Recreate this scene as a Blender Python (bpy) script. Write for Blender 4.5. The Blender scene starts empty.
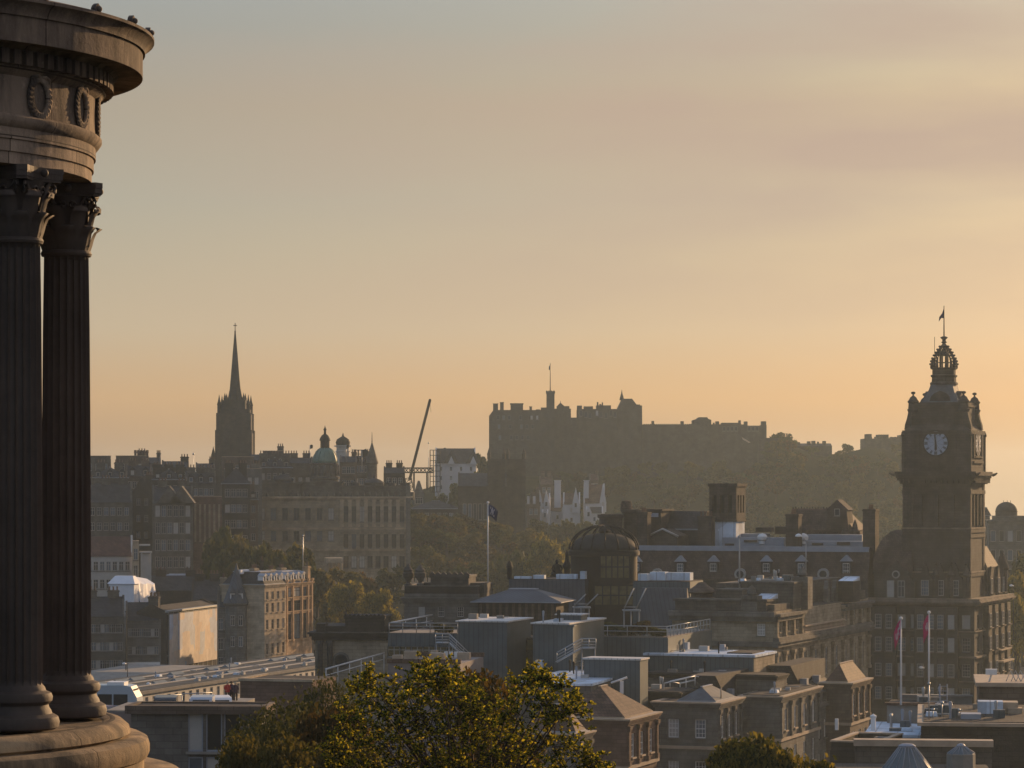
import bpy, bmesh, math, random
from mathutils import Vector, Matrix
S = bpy.context.scene
COL = S.collection
R = math.radians
random.seed(7)

# ------------------------------------------------------------------ camera, sky, sun, exposure
F, CZ, HY = 2940.0, 100.0, 490.0        # focal length in pixels, eye height, horizon row
cd = bpy.data.cameras.new('camera')
cam = bpy.data.objects.new('camera', cd); COL.objects.link(cam)
cam.location = (0, 0, CZ); cam.rotation_euler = (R(90), 0, 0)
cd.sensor_width = 36; cd.lens = F/1024*36; cd.shift_y = (HY-384)/1024
cd.clip_start = 0.5; cd.clip_end = 12000
S.camera = cam

SUN_AZ, SUN_EL = 31.0, 11.0             # degrees right of the view, degrees above the horizon
w = bpy.data.worlds.new('World'); S.world = w; w.use_nodes = True
nt = w.node_tree; N = nt.nodes; LK = nt.links
bg = N['Background']
sky = N.new('ShaderNodeTexSky'); sky.sky_type = 'NISHITA'; sky.sun_disc = False
sky.sun_elevation = R(SUN_EL); sky.sun_rotation = R(SUN_AZ)
sky.altitude = 100; sky.air_density = 1.6; sky.dust_density = 4.0; sky.ozone_density = 1.0
tc = N.new('ShaderNodeTexCoord')
sep = N.new('ShaderNodeSeparateXYZ'); LK.new(tc.outputs['Generated'], sep.inputs[0])
# evening tint on the clear sky, and a thin even veil of high haze over it, by elevation
def sky_ramp(stops):
    r = N.new('ShaderNodeValToRGB'); LK.new(sep.outputs['Z'], r.inputs['Fac']); e = r.color_ramp.elements
    e[0].position = stops[0][0]; e[0].color = (*stops[0][1], 1); e[1].position = stops[-1][0]; e[1].color = (*stops[-1][1], 1)
    for p, c in stops[1:-1]: q = e.new(p); q.color = (*c, 1)
    return r.outputs[0]
VEIL = [(0.0, (.52, .33, .18)), (.013, (.54, .34, .185)), (.031, (.70, .46, .25)), (.054, (.60, .52, .39)), (.098, (.395, .42, .395)), (.13, (.36, .335, .31)), (.155, (.29, .315, .35)), (.22, (.27, .38, .52)), (.5, (.24, .44, .76)), (1.0, (.22, .45, .90))]
TINT = [(0.0, (.80, .66, .50)), (.05, (.80, .72, .60)), (.12, (.78, .78, .74)), (.25, (.8, 1.0, 1.25)), (1.0, (.9, 1.25, 1.7))]
mul = N.new('ShaderNodeMixRGB'); mul.blend_type = 'MULTIPLY'; mul.inputs['Fac'].default_value = 1
LK.new(sky.outputs[0], mul.inputs[1]); LK.new(sky_ramp(TINT), mul.inputs[2])
vs10 = N.new('ShaderNodeMixRGB'); vs10.blend_type = 'MULTIPLY'; vs10.inputs['Fac'].default_value = 1; vs10.inputs[2].default_value = (10, 10, 10, 1)
LK.new(sky_ramp(VEIL), vs10.inputs[1])
veil = N.new('ShaderNodeMixRGB'); veil.inputs['Fac'].default_value = 0.70
# away from the sunset the veil is dim blue grey
bk = N.new('ShaderNodeMapRange'); LK.new(sep.outputs['Y'], bk.inputs['Value'])
bk.inputs['From Min'].default_value = -0.15; bk.inputs['From Max'].default_value = 0.75
side = N.new('ShaderNodeMixRGB'); LK.new(bk.outputs[0], side.inputs['Fac']); side.inputs[1].default_value = (2.0, 3.1, 4.9, 1)
LK.new(vs10.outputs[0], side.inputs[2])
LK.new(mul.outputs[0], veil.inputs[1]); LK.new(side.outputs[0], veil.inputs[2])
# thin high cloud in soft long bands
mp = N.new('ShaderNodeMapping'); mp.inputs['Scale'].default_value = (3.2, 3.2, 17.0); mp.inputs['Rotation'].default_value = (0, R(9), 0)
LK.new(tc.outputs['Generated'], mp.inputs[0])
nz = N.new('ShaderNodeTexNoise'); nz.inputs['Scale'].default_value = 1.25; nz.inputs['Detail'].default_value = 5; nz.inputs['Roughness'].default_value = 0.5
LK.new(mp.outputs[0], nz.inputs['Vector'])
cr = N.new('ShaderNodeValToRGB'); cr.color_ramp.elements[0].position = 0.36; cr.color_ramp.elements[1].position = 0.60
LK.new(nz.outputs['Fac'], cr.inputs['Fac'])
ck = N.new('ShaderNodeMath'); ck.operation = 'MULTIPLY'; ck.inputs[1].default_value = 0.9
LK.new(cr.outputs[0], ck.inputs[0])
hz = N.new('ShaderNodeMapRange'); hz.inputs['From Min'].default_value = 0.02; hz.inputs['From Max'].default_value = 0.13
LK.new(sep.outputs['Z'], hz.inputs['Value'])
ck2 = N.new('ShaderNodeMath'); ck2.operation = 'MULTIPLY'
az = N.new('ShaderNodeMapRange'); LK.new(sep.outputs['X'], az.inputs['Value'])
az.inputs['From Min'].default_value = -0.14; az.inputs['From Max'].default_value = 0.10; az.inputs['To Min'].default_value = 0.15; az.inputs['To Max'].default_value = 1.0
ck3 = N.new('ShaderNodeMath'); ck3.operation = 'MULTIPLY'; LK.new(hz.outputs[0], ck3.inputs[0]); LK.new(az.outputs[0], ck3.inputs[1])
LK.new(ck.outputs[0], ck2.inputs[0]); LK.new(ck3.outputs[0], ck2.inputs[1])
clouds = N.new('ShaderNodeMixRGB'); clouds.blend_type = 'MIX'
LK.new(ck2.outputs[0], clouds.inputs['Fac']); LK.new(veil.outputs[0], clouds.inputs[1])
clouds.inputs[2].default_value = (5.0, 3.65, 2.95, 1)
LK.new(clouds.outputs[0], bg.inputs['Color'])
bg.inputs['Strength'].default_value = 0.10

sd = bpy.data.lights.new('sun', 'SUN'); sd.energy = 5.0; sd.angle = R(0.5); sd.color = (1.0, 0.62, 0.31)
so = bpy.data.objects.new('sun', sd); COL.objects.link(so)
so.location = (300, 300, 300)
sv = Vector((math.sin(R(SUN_AZ))*math.cos(R(SUN_EL)), math.cos(R(SUN_AZ))*math.cos(R(SUN_EL)), math.sin(R(SUN_EL))))
so.rotation_euler = sv.to_track_quat('Z', 'Y').to_euler()
S.view_settings.view_transform = 'Standard'; S.view_settings.look = 'None'
S.view_settings.exposure = 0.0; S.view_settings.gamma = 1
S.view_settings.use_curve_mapping = False
S.render.engine = 'CYCLES'
c = S.cycles
c.use_denoising = True; c.max_bounces = 5; c.diffuse_bounces = 2; c.glossy_bounces = 2; c.transmission_bounces = 3
c.volume_bounces = 1; c.transparent_max_bounces = 6; c.caustics_reflective = False; c.caustics_refractive = False
c.sample_clamp_indirect = 4

HAZE = dict(density=0.000102, color=(0.66, 0.84, 1.0), aniso=0.6)

# ------------------------------------------------------------------ helpers
def PX(px, Y): return (px-512)/F*Y
def PZ(py, Y): return CZ-(py-HY)/F*Y

class MB:
    """collects shapes and links them as ONE mesh object"""
    def __init__(s): s.v = []; s.f = []; s.m = []; s.sm = []; s.T = None
    def add(s, vs, fs, m=0, smooth=False):
        o = len(s.v)
        if s.T is not None: vs = [tuple(s.T @ Vector(v)) for v in vs]
        s.v += [tuple(v) for v in vs]
        for f in fs: s.f.append([i+o for i in f]); s.m.append(m); s.sm.append(smooth)
        return s
    def quad(s, a, b, c, d, m=0): return s.add([a, b, c, d], [(0, 1, 2, 3)], m)
    def box(s, x0, x1, y0, y1, z0, z1, m=0):
        return s.add([(x0,y0,z0),(x1,y0,z0),(x1,y1,z0),(x0,y1,z0),(x0,y0,z1),(x1,y0,z1),(x1,y1,z1),(x0,y1,z1)],
            [(3,2,1,0),(4,5,6,7),(0,1,5,4),(1,2,6,5),(2,3,7,6),(3,0,4,7)], m)
    def frus(s, a, b, m=0):
        """a, b = (x0,x1,y0,y1,z): a box with different bottom and top rectangles"""
        r = lambda q: [(q[0],q[2],q[4]),(q[1],q[2],q[4]),(q[1],q[3],q[4]),(q[0],q[3],q[4])]
        return s.add(r(a)+r(b), [(3,2,1,0),(4,5,6,7),(0,1,5,4),(1,2,6,5),(2,3,7,6),(3,0,4,7)], m)
    def prism(s, poly, axis, a, b, m=0):
        """polygon in the two other axes, pushed along axis ('x','y','z') from a to b"""
        def P(u, v, t): return {'x': (t,u,v), 'y': (u,t,v), 'z': (u,v,t)}[axis]
        n = len(poly)
        vs = [P(u,v,a) for u,v in poly]+[P(u,v,b) for u,v in poly]
        fs = [tuple(range(n))[::-1], tuple(range(n, 2*n))]+[(i,(i+1)%n,n+(i+1)%n,n+i) for i in range(n)]
        return s.add(vs, fs, m)
    def lathe(s, prof, n=16, c=(0,0,0), m=0, smooth=True, a0=0.0, a1=2*math.pi, sx=1, sy=1, rot=0):
        if smooth and len(prof) > 2:          # split the profile at its sharp edges so that they stay crisp
            cut = [0]
            for i in range(1, len(prof)-1):
                d1 = (prof[i][0]-prof[i-1][0], prof[i][1]-prof[i-1][1]); d2 = (prof[i+1][0]-prof[i][0], prof[i+1][1]-prof[i][1])
                l = math.hypot(*d1)*math.hypot(*d2)
                if l > 0 and (d1[0]*d2[0]+d1[1]*d2[1])/l < .80: cut.append(i)
            cut.append(len(prof)-1)
            if len(cut) > 2:
                for i, j in zip(cut, cut[1:]): s._lathe(prof[i:j+1], n, c, m, True, a0, a1, sx, sy, rot, False)
                full = abs(a1-a0-2*math.pi) < 1e-6
                for k in (0, -1):
                    if full and prof[k][0] > 1e-4:
                        vs = [(c[0]+prof[k][0]*math.cos(2*math.pi*i/n+rot)*sx, c[1]+prof[k][0]*math.sin(2*math.pi*i/n+rot)*sy, c[2]+prof[k][1]) for i in range(n)]
                        s.add(vs, [tuple(range(n)) if k else tuple(range(n))[::-1]], m)
                return s
        return s._lathe(prof, n, c, m, smooth, a0, a1, sx, sy, rot)
    def _lathe(s, prof, n, c, m, smooth, a0, a1, sx, sy, rot, caps=True):
        full = abs(a1-a0-2*math.pi) < 1e-6
        k = n if full else n+1
        vs = []
        for r, z in prof:
            for i in range(k):
                a = a0+(a1-a0)*i/n+rot
                vs.append((c[0]+r*math.cos(a)*sx, c[1]+r*math.sin(a)*sy, c[2]+z))
        fs = []
        for j in range(len(prof)-1):
            for i in range(n):
                i2 = (i+1) % k
                fs.append((j*k+i, j*k+i2, (j+1)*k+i2, (j+1)*k+i))
        if caps and full and prof[0][0] > 1e-4: fs.append(tuple(range(k))[::-1])
        if caps and full and prof[-1][0] > 1e-4: fs.append(tuple((len(prof)-1)*k+i for i in range(k)))
        return s.add(vs, fs, m, smooth)
    def tube(s, pts, rs, n=6, m=0, smooth=True):
        pts = [Vector(p) for p in pts]
        if not hasattr(rs, '__len__'): rs = [rs]*len(pts)
        vs = []
        for i, p in enumerate(pts):
            d = (pts[min(i+1, len(pts)-1)]-pts[max(i-1, 0)]).normalized()
            u = d.cross(Vector((0, 0, 1)) if abs(d.z) < 0.9 else Vector((1, 0, 0))).normalized(); v = d.cross(u)
            for k in range(n):
                a = 2*math.pi*k/n
                vs.append(p+(u*math.cos(a)+v*math.sin(a))*rs[i])
        fs = [(j*n+i, j*n+(i+1)%n, (j+1)*n+(i+1)%n, (j+1)*n+i) for j in range(len(pts)-1) for i in range(n)]
        fs += [tuple(range(n))[::-1], tuple((len(pts)-1)*n+i for i in range(n))]
        return s.add(vs, fs, m, smooth)
    def ball(s, c, r, m=0, n=8, sz=1):
        return s.lathe([(max(r*math.sin(math.pi*i/6), 1e-5), -r*sz*math.cos(math.pi*i/6)) for i in range(7)], n, c, m)
    def mesh(s, name, mats):
        me = bpy.data.meshes.new(name)
        me.from_pydata(s.v, [], s.f)
        for q in (mats if isinstance(mats, (list, tuple)) else [mats]): me.materials.append(q)
        me.polygons.foreach_set('material_index', s.m); me.polygons.foreach_set('use_smooth', s.sm)
        me.update()
        return me
    def build(s, name, mats, parent=None, loc=None, rz=0):
        return link(name, s.mesh(name, mats), parent, loc, rz)

def link(name, me, parent=None, loc=None, rz=0):
    o = bpy.data.objects.new(name, me); COL.objects.link(o)
    if parent: o.parent = parent
    if loc: o.location = loc
    if rz: o.rotation_euler = (0, 0, rz)
    return o
def tag(o, label=None, cat=None, group=None, kind=None):
    for k, v in (('label', label), ('category', cat), ('group', group), ('kind', kind)):
        if v: o[k] = v
    return o
def empty(name, loc, rz=0):
    return link(name, None, None, loc, rz)
def dup(o, parent=None, loc=None, rz=None):
    c = o.copy(); COL.objects.link(c); c.parent = parent
    if loc: c.location = loc
    if rz is not None: c.rotation_euler = (0, 0, rz)
    for ch in list(o.children): dup(ch, c)
    return c

# ------------------------------------------------------------------ materials
def newmat(name):
    m = bpy.data.materials.new(name); m.use_nodes = True
    return m, m.node_tree.nodes, m.node_tree.links, m.node_tree.nodes['Principled BSDF']
def noise(N, L, vec, scale, detail=4, rough=0.6):
    n = N.new('ShaderNodeTexNoise'); n.inputs['Scale'].default_value = scale; n.inputs['Detail'].default_value = detail; n.inputs['Roughness'].default_value = rough
    if vec: L.new(vec, n.inputs['Vector'])
    return n.outputs['Fac']
def mixc(N, L, fac, a, b, mode='MIX'):
    x = N.new('ShaderNodeMixRGB'); x.blend_type = mode
    for sock, v in ((x.inputs[0], fac), (x.inputs[1], a), (x.inputs[2], b)):
        if hasattr(v, 'is_output'): L.new(v, sock)
        elif hasattr(v, '__len__'): sock.default_value = (*v[:3], 1)
        else: sock.default_value = v
    return x.outputs[0]
def rng(N, L, v, a, b, c=0.0, d=1.0):
    x = N.new('ShaderNodeMapRange'); L.new(v, x.inputs['Value'])
    x.inputs['From Min'].default_value = a; x.inputs['From Max'].default_value = b; x.inputs['To Min'].default_value = c; x.inputs['To Max'].default_value = d
    return x.outputs[0]
def wallvec(N, L):
    """object coordinates folded so that courses run level on every upright face"""
    t = N.new('ShaderNodeTexCoord'); sp = N.new('ShaderNodeSeparateXYZ'); L.new(t.outputs['Object'], sp.inputs[0])
    ad = N.new('ShaderNodeMath'); L.new(sp.outputs[0], ad.inputs[0]); L.new(sp.outputs[1], ad.inputs[1])
    cb = N.new('ShaderNodeCombineXYZ'); L.new(ad.outputs[0], cb.inputs[0]); L.new(sp.outputs[2], cb.inputs[1])
    return t.outputs['Object'], cb.outputs[0], sp
def stone(name, col, dark=None, bw=1.1, bh=0.42, soot=0.6, joint=0.55):
    m, N, L, P = newmat(name)
    obj, uv, sp = wallvec(N, L)
    dark = dark or tuple(q*0.45 for q in col)
    br = N.new('ShaderNodeTexBrick'); L.new(uv, br.inputs['Vector'])
    br.inputs['Scale'].default_value = 1; br.inputs['Brick Width'].default_value = bw; br.inputs['Row Height'].default_value = bh
    br.inputs['Mortar Size'].default_value = 0.02; br.inputs['Color1'].default_value = (*[q*1.12 for q in col], 1); br.inputs['Color2'].default_value = (*[q*0.84 for q in col], 1)
    br.inputs['Mortar'].default_value = (*[q*joint for q in col], 1)
    st = N.new('ShaderNodeMapping'); st.inputs['Scale'].default_value = (0.5, 0.5, 0.09); L.new(obj, st.inputs[0])
    n1 = rng(N, L, noise(N, L, st.outputs[0], 1.0, 6, 0.65), 0.42, 0.72, 0, soot)
    c1 = mixc(N, L, n1, br.outputs['Color'], dark)
    n2 = rng(N, L, noise(N, L, obj, 0.35, 7, 0.7), 0.35, 0.72, 0.62, 1.45)
    c2 = mixc(N, L, 1.0, c1, n2, 'MULTIPLY')
    L.new(c2, P.inputs['Base Color']); P.inputs['Roughness'].default_value = 0.92; P.inputs['Specular IOR Level'].default_value = 0.25
    bp = N.new('ShaderNodeBump'); bp.inputs['Strength'].default_value = 0.35; bp.inputs['Distance'].default_value = 0.04
    L.new(noise(N, L, obj, 5, 5), bp.inputs['Height']); L.new(bp.outputs[0], P.inputs['Normal'])
    return m
def plain(name, col, rough=0.7, metal=0.0, var=0.25, scale=0.8, spec=0.35):
    m, N, L, P = newmat(name)
    t = N.new('ShaderNodeTexCoord')
    n = noise(N, L, t.outputs['Object'], scale, 6, 0.65)
    c1 = mixc(N, L, rng(N, L, n, 0.3, 0.7), tuple(q*(1-var) for q in col), tuple(min(q*(1+var), 1) for q in col))
    L.new(c1, P.inputs['Base Color']); P.inputs['Roughness'].default_value = rough; P.inputs['Metallic'].default_value = metal; P.inputs['Specular IOR Level'].default_value = spec
    return m
def slate(name, col, row=0.3, rough=0.8):
    m, N, L, P = newmat(name)
    obj, uv, sp = wallvec(N, L)
    br = N.new('ShaderNodeTexBrick'); L.new(uv, br.inputs['Vector']); br.inputs['Scale'].default_value = 1
    br.inputs['Brick Width'].default_value = 0.34; br.inputs['Row Height'].default_value = row; br.inputs['Mortar Size'].default_value = 0.015
    br.inputs['Color1'].default_value = (*[q*1.2 for q in col], 1); br.inputs['Color2'].default_value = (*[q*0.75 for q in col], 1); br.inputs['Mortar'].default_value = (*[q*0.4 for q in col], 1)
    n2 = rng(N, L, noise(N, L, obj, 0.5, 6), 0.3, 0.75, 0.6, 1.45)
    L.new(mixc(N, L, 1.0, br.outputs['Color'], n2, 'MULTIPLY'), P.inputs['Base Color']); P.inputs['Roughness'].default_value = rough; P.inputs['Specular IOR Level'].default_value = 0.2
    return m
def seamed(name, col, pitch=0.55, rough=0.45, metal=0.3):
    m, N, L, P = newmat(name)
    obj, uv, sp = wallvec(N, L)
    s2 = N.new('ShaderNodeSeparateXYZ'); L.new(uv, s2.inputs[0])
    d = N.new('ShaderNodeMath'); d.operation = 'DIVIDE'; d.inputs[1].default_value = pitch; L.new(s2.outputs[0], d.inputs[0])
    fr = N.new('ShaderNodeMath'); fr.operation = 'FRACT'; L.new(d.outputs[0], fr.inputs[0])
    lt = N.new('ShaderNodeMath'); lt.operation = 'LESS_THAN'; lt.inputs[1].default_value = 0.13; L.new(fr.outputs[0], lt.inputs[0])
    n2 = rng(N, L, noise(N, L, obj, 0.4, 6), 0.3, 0.75, 0.75, 1.25)
    c1 = mixc(N, L, lt.outputs[0], col, tuple(q*0.6 for q in col))
    L.new(mixc(N, L, 1.0, c1, n2, 'MULTIPLY'), P.inputs['Base Color']); P.inputs['Roughness'].default_value = rough; P.inputs['Metallic'].default_value = metal
    return m
def roofing(name, col, px_=1.9, py_=3.1, rough=0.6, dirt=0.55):
    """flat sheet roofing: welded seams both ways, ponding stains and patches"""
    m, N, L, P = newmat(name)
    t = N.new('ShaderNodeTexCoord'); sp = N.new('ShaderNodeSeparateXYZ'); L.new(t.outputs['Object'], sp.inputs[0])
    seams = None
    for k, p in ((0, px_), (1, py_)):
        d = N.new('ShaderNodeMath'); d.operation = 'DIVIDE'; d.inputs[1].default_value = p; L.new(sp.outputs[k], d.inputs[0])
        f = N.new('ShaderNodeMath'); f.operation = 'FRACT'; L.new(d.outputs[0], f.inputs[0])
        l = N.new('ShaderNodeMath'); l.operation = 'LESS_THAN'; l.inputs[1].default_value = 0.07; L.new(f.outputs[0], l.inputs[0])
        if seams is None: seams = l.outputs[0]
        else:
            x = N.new('ShaderNodeMath'); x.operation = 'MAXIMUM'; L.new(seams, x.inputs[0]); L.new(l.outputs[0], x.inputs[1]); seams = x.outputs[0]
    c1 = mixc(N, L, seams, col, tuple(q*.6 for q in col))
    st = rng(N, L, noise(N, L, t.outputs['Object'], 0.22, 7, 0.72), 0.44, 0.66, 0, dirt)
    c2 = mixc(N, L, st, c1, tuple(q*.28 for q in col))
    v = N.new('ShaderNodeTexVoronoi'); v.inputs['Scale'].default_value = 0.33; v.distance = 'CHEBYCHEV'; L.new(t.outputs['Object'], v.inputs['Vector'])
    sv_ = N.new('ShaderNodeSeparateXYZ'); L.new(v.outputs['Color'], sv_.inputs[0])
    c3 = mixc(N, L, 1.0, c2, rng(N, L, sv_.outputs[0], 0, 1, 0.78, 1.16), 'MULTIPLY')
    L.new(c3, P.inputs['Base Color']); P.inputs['Roughness'].default_value = rough; P.inputs['Specular IOR Level'].default_value = 0.1
    return m
def drumstone(name, col, dark):
    """jointed blocks running round the monument, with soot, pale streaks and lichen"""
    m, N, L, P = newmat(name)
    t = N.new('ShaderNodeTexCoord'); sp = N.new('ShaderNodeSeparateXYZ'); L.new(t.outputs['Object'], sp.inputs[0])
    at = N.new('ShaderNodeMath'); at.operation = 'ARCTAN2'; L.new(sp.outputs[1], at.inputs[0]); L.new(sp.outputs[0], at.inputs[1])
    mu = N.new('ShaderNodeMath'); mu.operation = 'MULTIPLY'; mu.inputs[1].default_value = 2.6; L.new(at.outputs[0], mu.inputs[0])
    cb = N.new('ShaderNodeCombineXYZ'); L.new(mu.outputs[0], cb.inputs[0]); L.new(sp.outputs[2], cb.inputs[1])
    br = N.new('ShaderNodeTexBrick'); L.new(cb.outputs[0], br.inputs['Vector']); br.inputs['Scale'].default_value = 1; br.inputs['Brick Width'].default_value = 1.15; br.inputs['Row Height'].default_value = 0.62; br.inputs['Mortar Size'].default_value = 0.007
    br.inputs['Color1'].default_value = (*[q*1.18 for q in col], 1); br.inputs['Color2'].default_value = (*[q*.80 for q in col], 1); br.inputs['Mortar'].default_value = (*[q*.25 for q in col], 1)
    st = N.new('ShaderNodeMapping'); st.inputs['Scale'].default_value = (2.2, 2.2, 0.5); L.new(t.outputs['Object'], st.inputs[0])
    c1 = mixc(N, L, rng(N, L, noise(N, L, st.outputs[0], 1.0, 8, 0.72), 0.40, 0.62, 0, 0.95), br.outputs['Color'], dark)
    c2 = mixc(N, L, rng(N, L, noise(N, L, t.outputs['Object'], 7.0, 6, 0.7), 0.60, 0.72, 0, 0.5), c1, tuple(min(1, q*1.5) for q in col))
    c3 = mixc(N, L, rng(N, L, noise(N, L, t.outputs['Object'], 1.1, 4, 0.6), 0.55, 0.75, 0, 0.6), c2, tuple(q*.7 for q in dark))
    L.new(c3, P.inputs['Base Color']); P.inputs['Roughness'].default_value = 0.9; P.inputs['Specular IOR Level'].default_value = 0.25
    bp = N.new('ShaderNodeBump'); bp.inputs['Strength'].default_value = 0.55; bp.inputs['Distance'].default_value = 0.02
    L.new(noise(N, L, t.outputs['Object'], 16, 7, 0.7), bp.inputs['Height']); L.new(bp.outputs[0], P.inputs['Normal'])
    return m
def leafmat(name, c1, c2, trans=0.4, rough=0.5, lo=0.0):
    m, N, L, P = newmat(name)
    g = N.new('ShaderNodeNewGeometry')
    c = mixc(N, L, rng(N, L, g.outputs['Random Per Island'], lo, 1.0), c1, c2)
    L.new(c, P.inputs['Base Color']); P.inputs['Roughness'].default_value = 0.75; P.inputs['Specular IOR Level'].default_value = 0.12
    tr = N.new('ShaderNodeBsdfTranslucent'); L.new(mixc(N, L, 1.0, c, (1.7, 1.5, 0.7), 'MULTIPLY'), tr.inputs['Color'])
    mx = N.new('ShaderNodeMixShader'); mx.inputs[0].default_value = trans
    L.new(P.outputs[0], mx.inputs[1]); L.new(tr.outputs[0], mx.inputs[2]); L.new(mx.outputs[0], N['Material Output'].inputs[0])
    return m

M = {}
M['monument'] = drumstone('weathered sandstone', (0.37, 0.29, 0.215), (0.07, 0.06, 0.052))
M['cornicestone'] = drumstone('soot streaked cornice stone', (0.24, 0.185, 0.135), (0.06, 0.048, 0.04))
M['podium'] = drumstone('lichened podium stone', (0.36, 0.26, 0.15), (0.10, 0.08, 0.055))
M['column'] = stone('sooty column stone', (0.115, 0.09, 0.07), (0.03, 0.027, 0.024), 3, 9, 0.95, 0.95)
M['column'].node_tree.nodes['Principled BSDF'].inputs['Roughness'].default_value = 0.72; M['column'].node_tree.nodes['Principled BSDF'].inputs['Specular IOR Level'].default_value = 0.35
M['sooty'] = stone('sooty sandstone', (0.115, 0.105, 0.091), None, 1.1, 0.42, 0.7)
M['brown'] = stone('brown sandstone', (0.14, 0.106, 0.083), None, 1.1, 0.42, 0.6)
M['red'] = stone('reddish sandstone', (0.15, 0.09, 0.07), None, 1.1, 0.4, 0.6)
M['tan'] = stone('tan ashlar', (0.34, 0.285, 0.205), None, 1.2, 0.45, 0.5)
M['grey'] = stone('grey ashlar', (0.15, 0.143, 0.129), None, 1.2, 0.45, 0.55)
M['cream'] = stone('cream stone', (0.45, 0.36, 0.25), (0.22, 0.17, 0.12), 1.2, 0.45, 0.35, 0.8)
M['peach'] = stone('peach stone', (0.50, 0.34, 0.20), (0.25, 0.17, 0.1), 1.2, 0.45, 0.3, 0.8)
M['dark'] = stone('blackened stone', (0.055, 0.048, 0.041), None, 1.1, 0.42, 0.5)
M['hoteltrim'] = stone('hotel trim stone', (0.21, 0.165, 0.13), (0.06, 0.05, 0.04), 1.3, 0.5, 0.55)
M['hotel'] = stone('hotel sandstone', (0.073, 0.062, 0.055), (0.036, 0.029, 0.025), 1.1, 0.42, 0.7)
M['castle'] = stone('castle rubble stone', (0.06, 0.055, 0.047), None, 1.0, 0.5, 0.6, 0.8)
M['harl'] = plain('white harling', (0.50, 0.51, 0.53), 0.9, 0, 0.06)
M['white'] = plain('white paint', (0.78, 0.78, 0.76), 0.5, 0, 0.06)
M['offwhite'] = plain('off white paint', (0.44, 0.43, 0.40), 0.6, 0, 0.12)
M['canvas'] = plain('white sheeting', (0.74, 0.78, 0.84), 0.6, 0, 0.08, 0.6)
M['slate'] = slate('slate', (0.042, 0.043, 0.048))
M['brownslate'] = slate('brown slate', (0.085, 0.062, 0.052))
M['tile'] = slate('red brown tiles', (0.12, 0.075, 0.056))
M['redroof'] = slate('rust red tiles', (0.10, 0.05, 0.04))
M['darklead'] = plain('dull dark lead', (0.10, 0.115, 0.13), 0.75, 0.0, 0.25, 0.8, 0.2)
M['lead'] = plain('lead sheet', (0.30, 0.33, 0.38), 0.6, 0.0, 0.18, 0.5)
M['palelead'] = roofing('pale roofing membrane', (0.66, 0.77, 0.88))
M['blueroof'] = seamed('blue grey standing seam', (0.075, 0.09, 0.11), 0.6, 0.75, 0.0)
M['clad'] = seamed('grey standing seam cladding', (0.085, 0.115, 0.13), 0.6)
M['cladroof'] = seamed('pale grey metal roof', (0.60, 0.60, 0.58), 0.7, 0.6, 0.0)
M['copper'] = plain('green copper', (0.11, 0.20, 0.165), 0.6, 0, 0.25, 0.6)
M['mauve'] = plain('violet grey render', (0.20, 0.175, 0.17), 0.9, 0, 0.12, 0.4)
M['iron'] = plain('black iron', (0.022, 0.021, 0.02), 0.7, 0, 0.25, 0.8, 0.12)
M['steel'] = plain('grey steel', (0.36, 0.38, 0.39), 0.4, 0.5, 0.1)
M['concrete'] = plain('concrete', (0.24, 0.225, 0.20), 0.9, 0, 0.25, 0.6)
M['felt'] = roofing('roofing felt', (0.075, 0.068, 0.062), 1.1, 6.0, 0.85, 0.7)
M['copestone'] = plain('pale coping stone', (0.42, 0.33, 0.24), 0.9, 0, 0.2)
M['asphalt'] = plain('asphalt', (0.05, 0.05, 0.05), 0.85, 0, 0.2, 0.4)
M['paving'] = plain('stone paving', (0.2, 0.18, 0.155), 0.9, 0, 0.2, 0.4)
M['glass'] = plain('window glass', (0.025, 0.03, 0.035), 0.12, 0, 0.3, 0.2, 0.6)
M['skyglass'] = plain('pale skylight glass', (0.085, 0.125, 0.15), 0.55, 0, 0.2, 0.5, 0.6)
M['glassblue'] = plain('window glass with sky reflection in colour', (0.10, 0.13, 0.16), 0.2, 0, 0.4, 0.6, 0.6)  # blue base colour stands in for sky reflected in the pane
M['blind'] = plain('drawn blind behind glass', (0.42, 0.41, 0.38), 0.3, 0, 0.15)
M['frame'] = plain('sash paint', (0.36, 0.35, 0.33), 0.5, 0, 0.1)
M['dial'] = plain('opal clock glass', (0.38, 0.44, 0.52), 0.35, 0, 0.06)
M['bark'] = plain('bark', (0.06, 0.045, 0.033), 0.95, 0, 0.4, 3)
M['crimson'] = plain('crimson cloth', (0.40, 0.02, 0.10), 0.8)
M['navy'] = plain('navy cloth', (0.015, 0.025, 0.08), 0.8)
M['whitecloth'] = plain('white cloth', (0.42, 0.38, 0.38), 0.8)
M['leafgold'] = leafmat('golden green leaves', (0.026, 0.044, 0.008), (0.42, 0.38, 0.045), 0.55, 0.4, 0.40)
M['leafdark'] = leafmat('dark green leaves', (0.026, 0.036, 0.013), (0.07, 0.07, 0.024), 0.3)
M['leafrust'] = leafmat('rust tinged leaves', (0.038, 0.034, 0.013), (0.095, 0.06, 0.02), 0.38, 0.5, 0.25)
M['leafhazy'] = leafmat('yellow green leaves with hazy glow in colour', (0.06, 0.068, 0.022), (0.20, 0.175, 0.05), 0.5)  # leaf colour brightened to carry the sunlit hazy glow
M['leafbrown'] = leafmat('brown green leaves', (0.028, 0.038, 0.012), (0.19, 0.16, 0.04), 0.42, 0.5, 0.3)
M['leafolive'] = leafmat('olive leaves', (0.05, 0.052, 0.018), (0.10, 0.085, 0.028), 0.38)
M['leafmid'] = leafmat('mid green leaves', (0.035, 0.047, 0.016), (0.065, 0.072, 0.024), 0.35)

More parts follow.
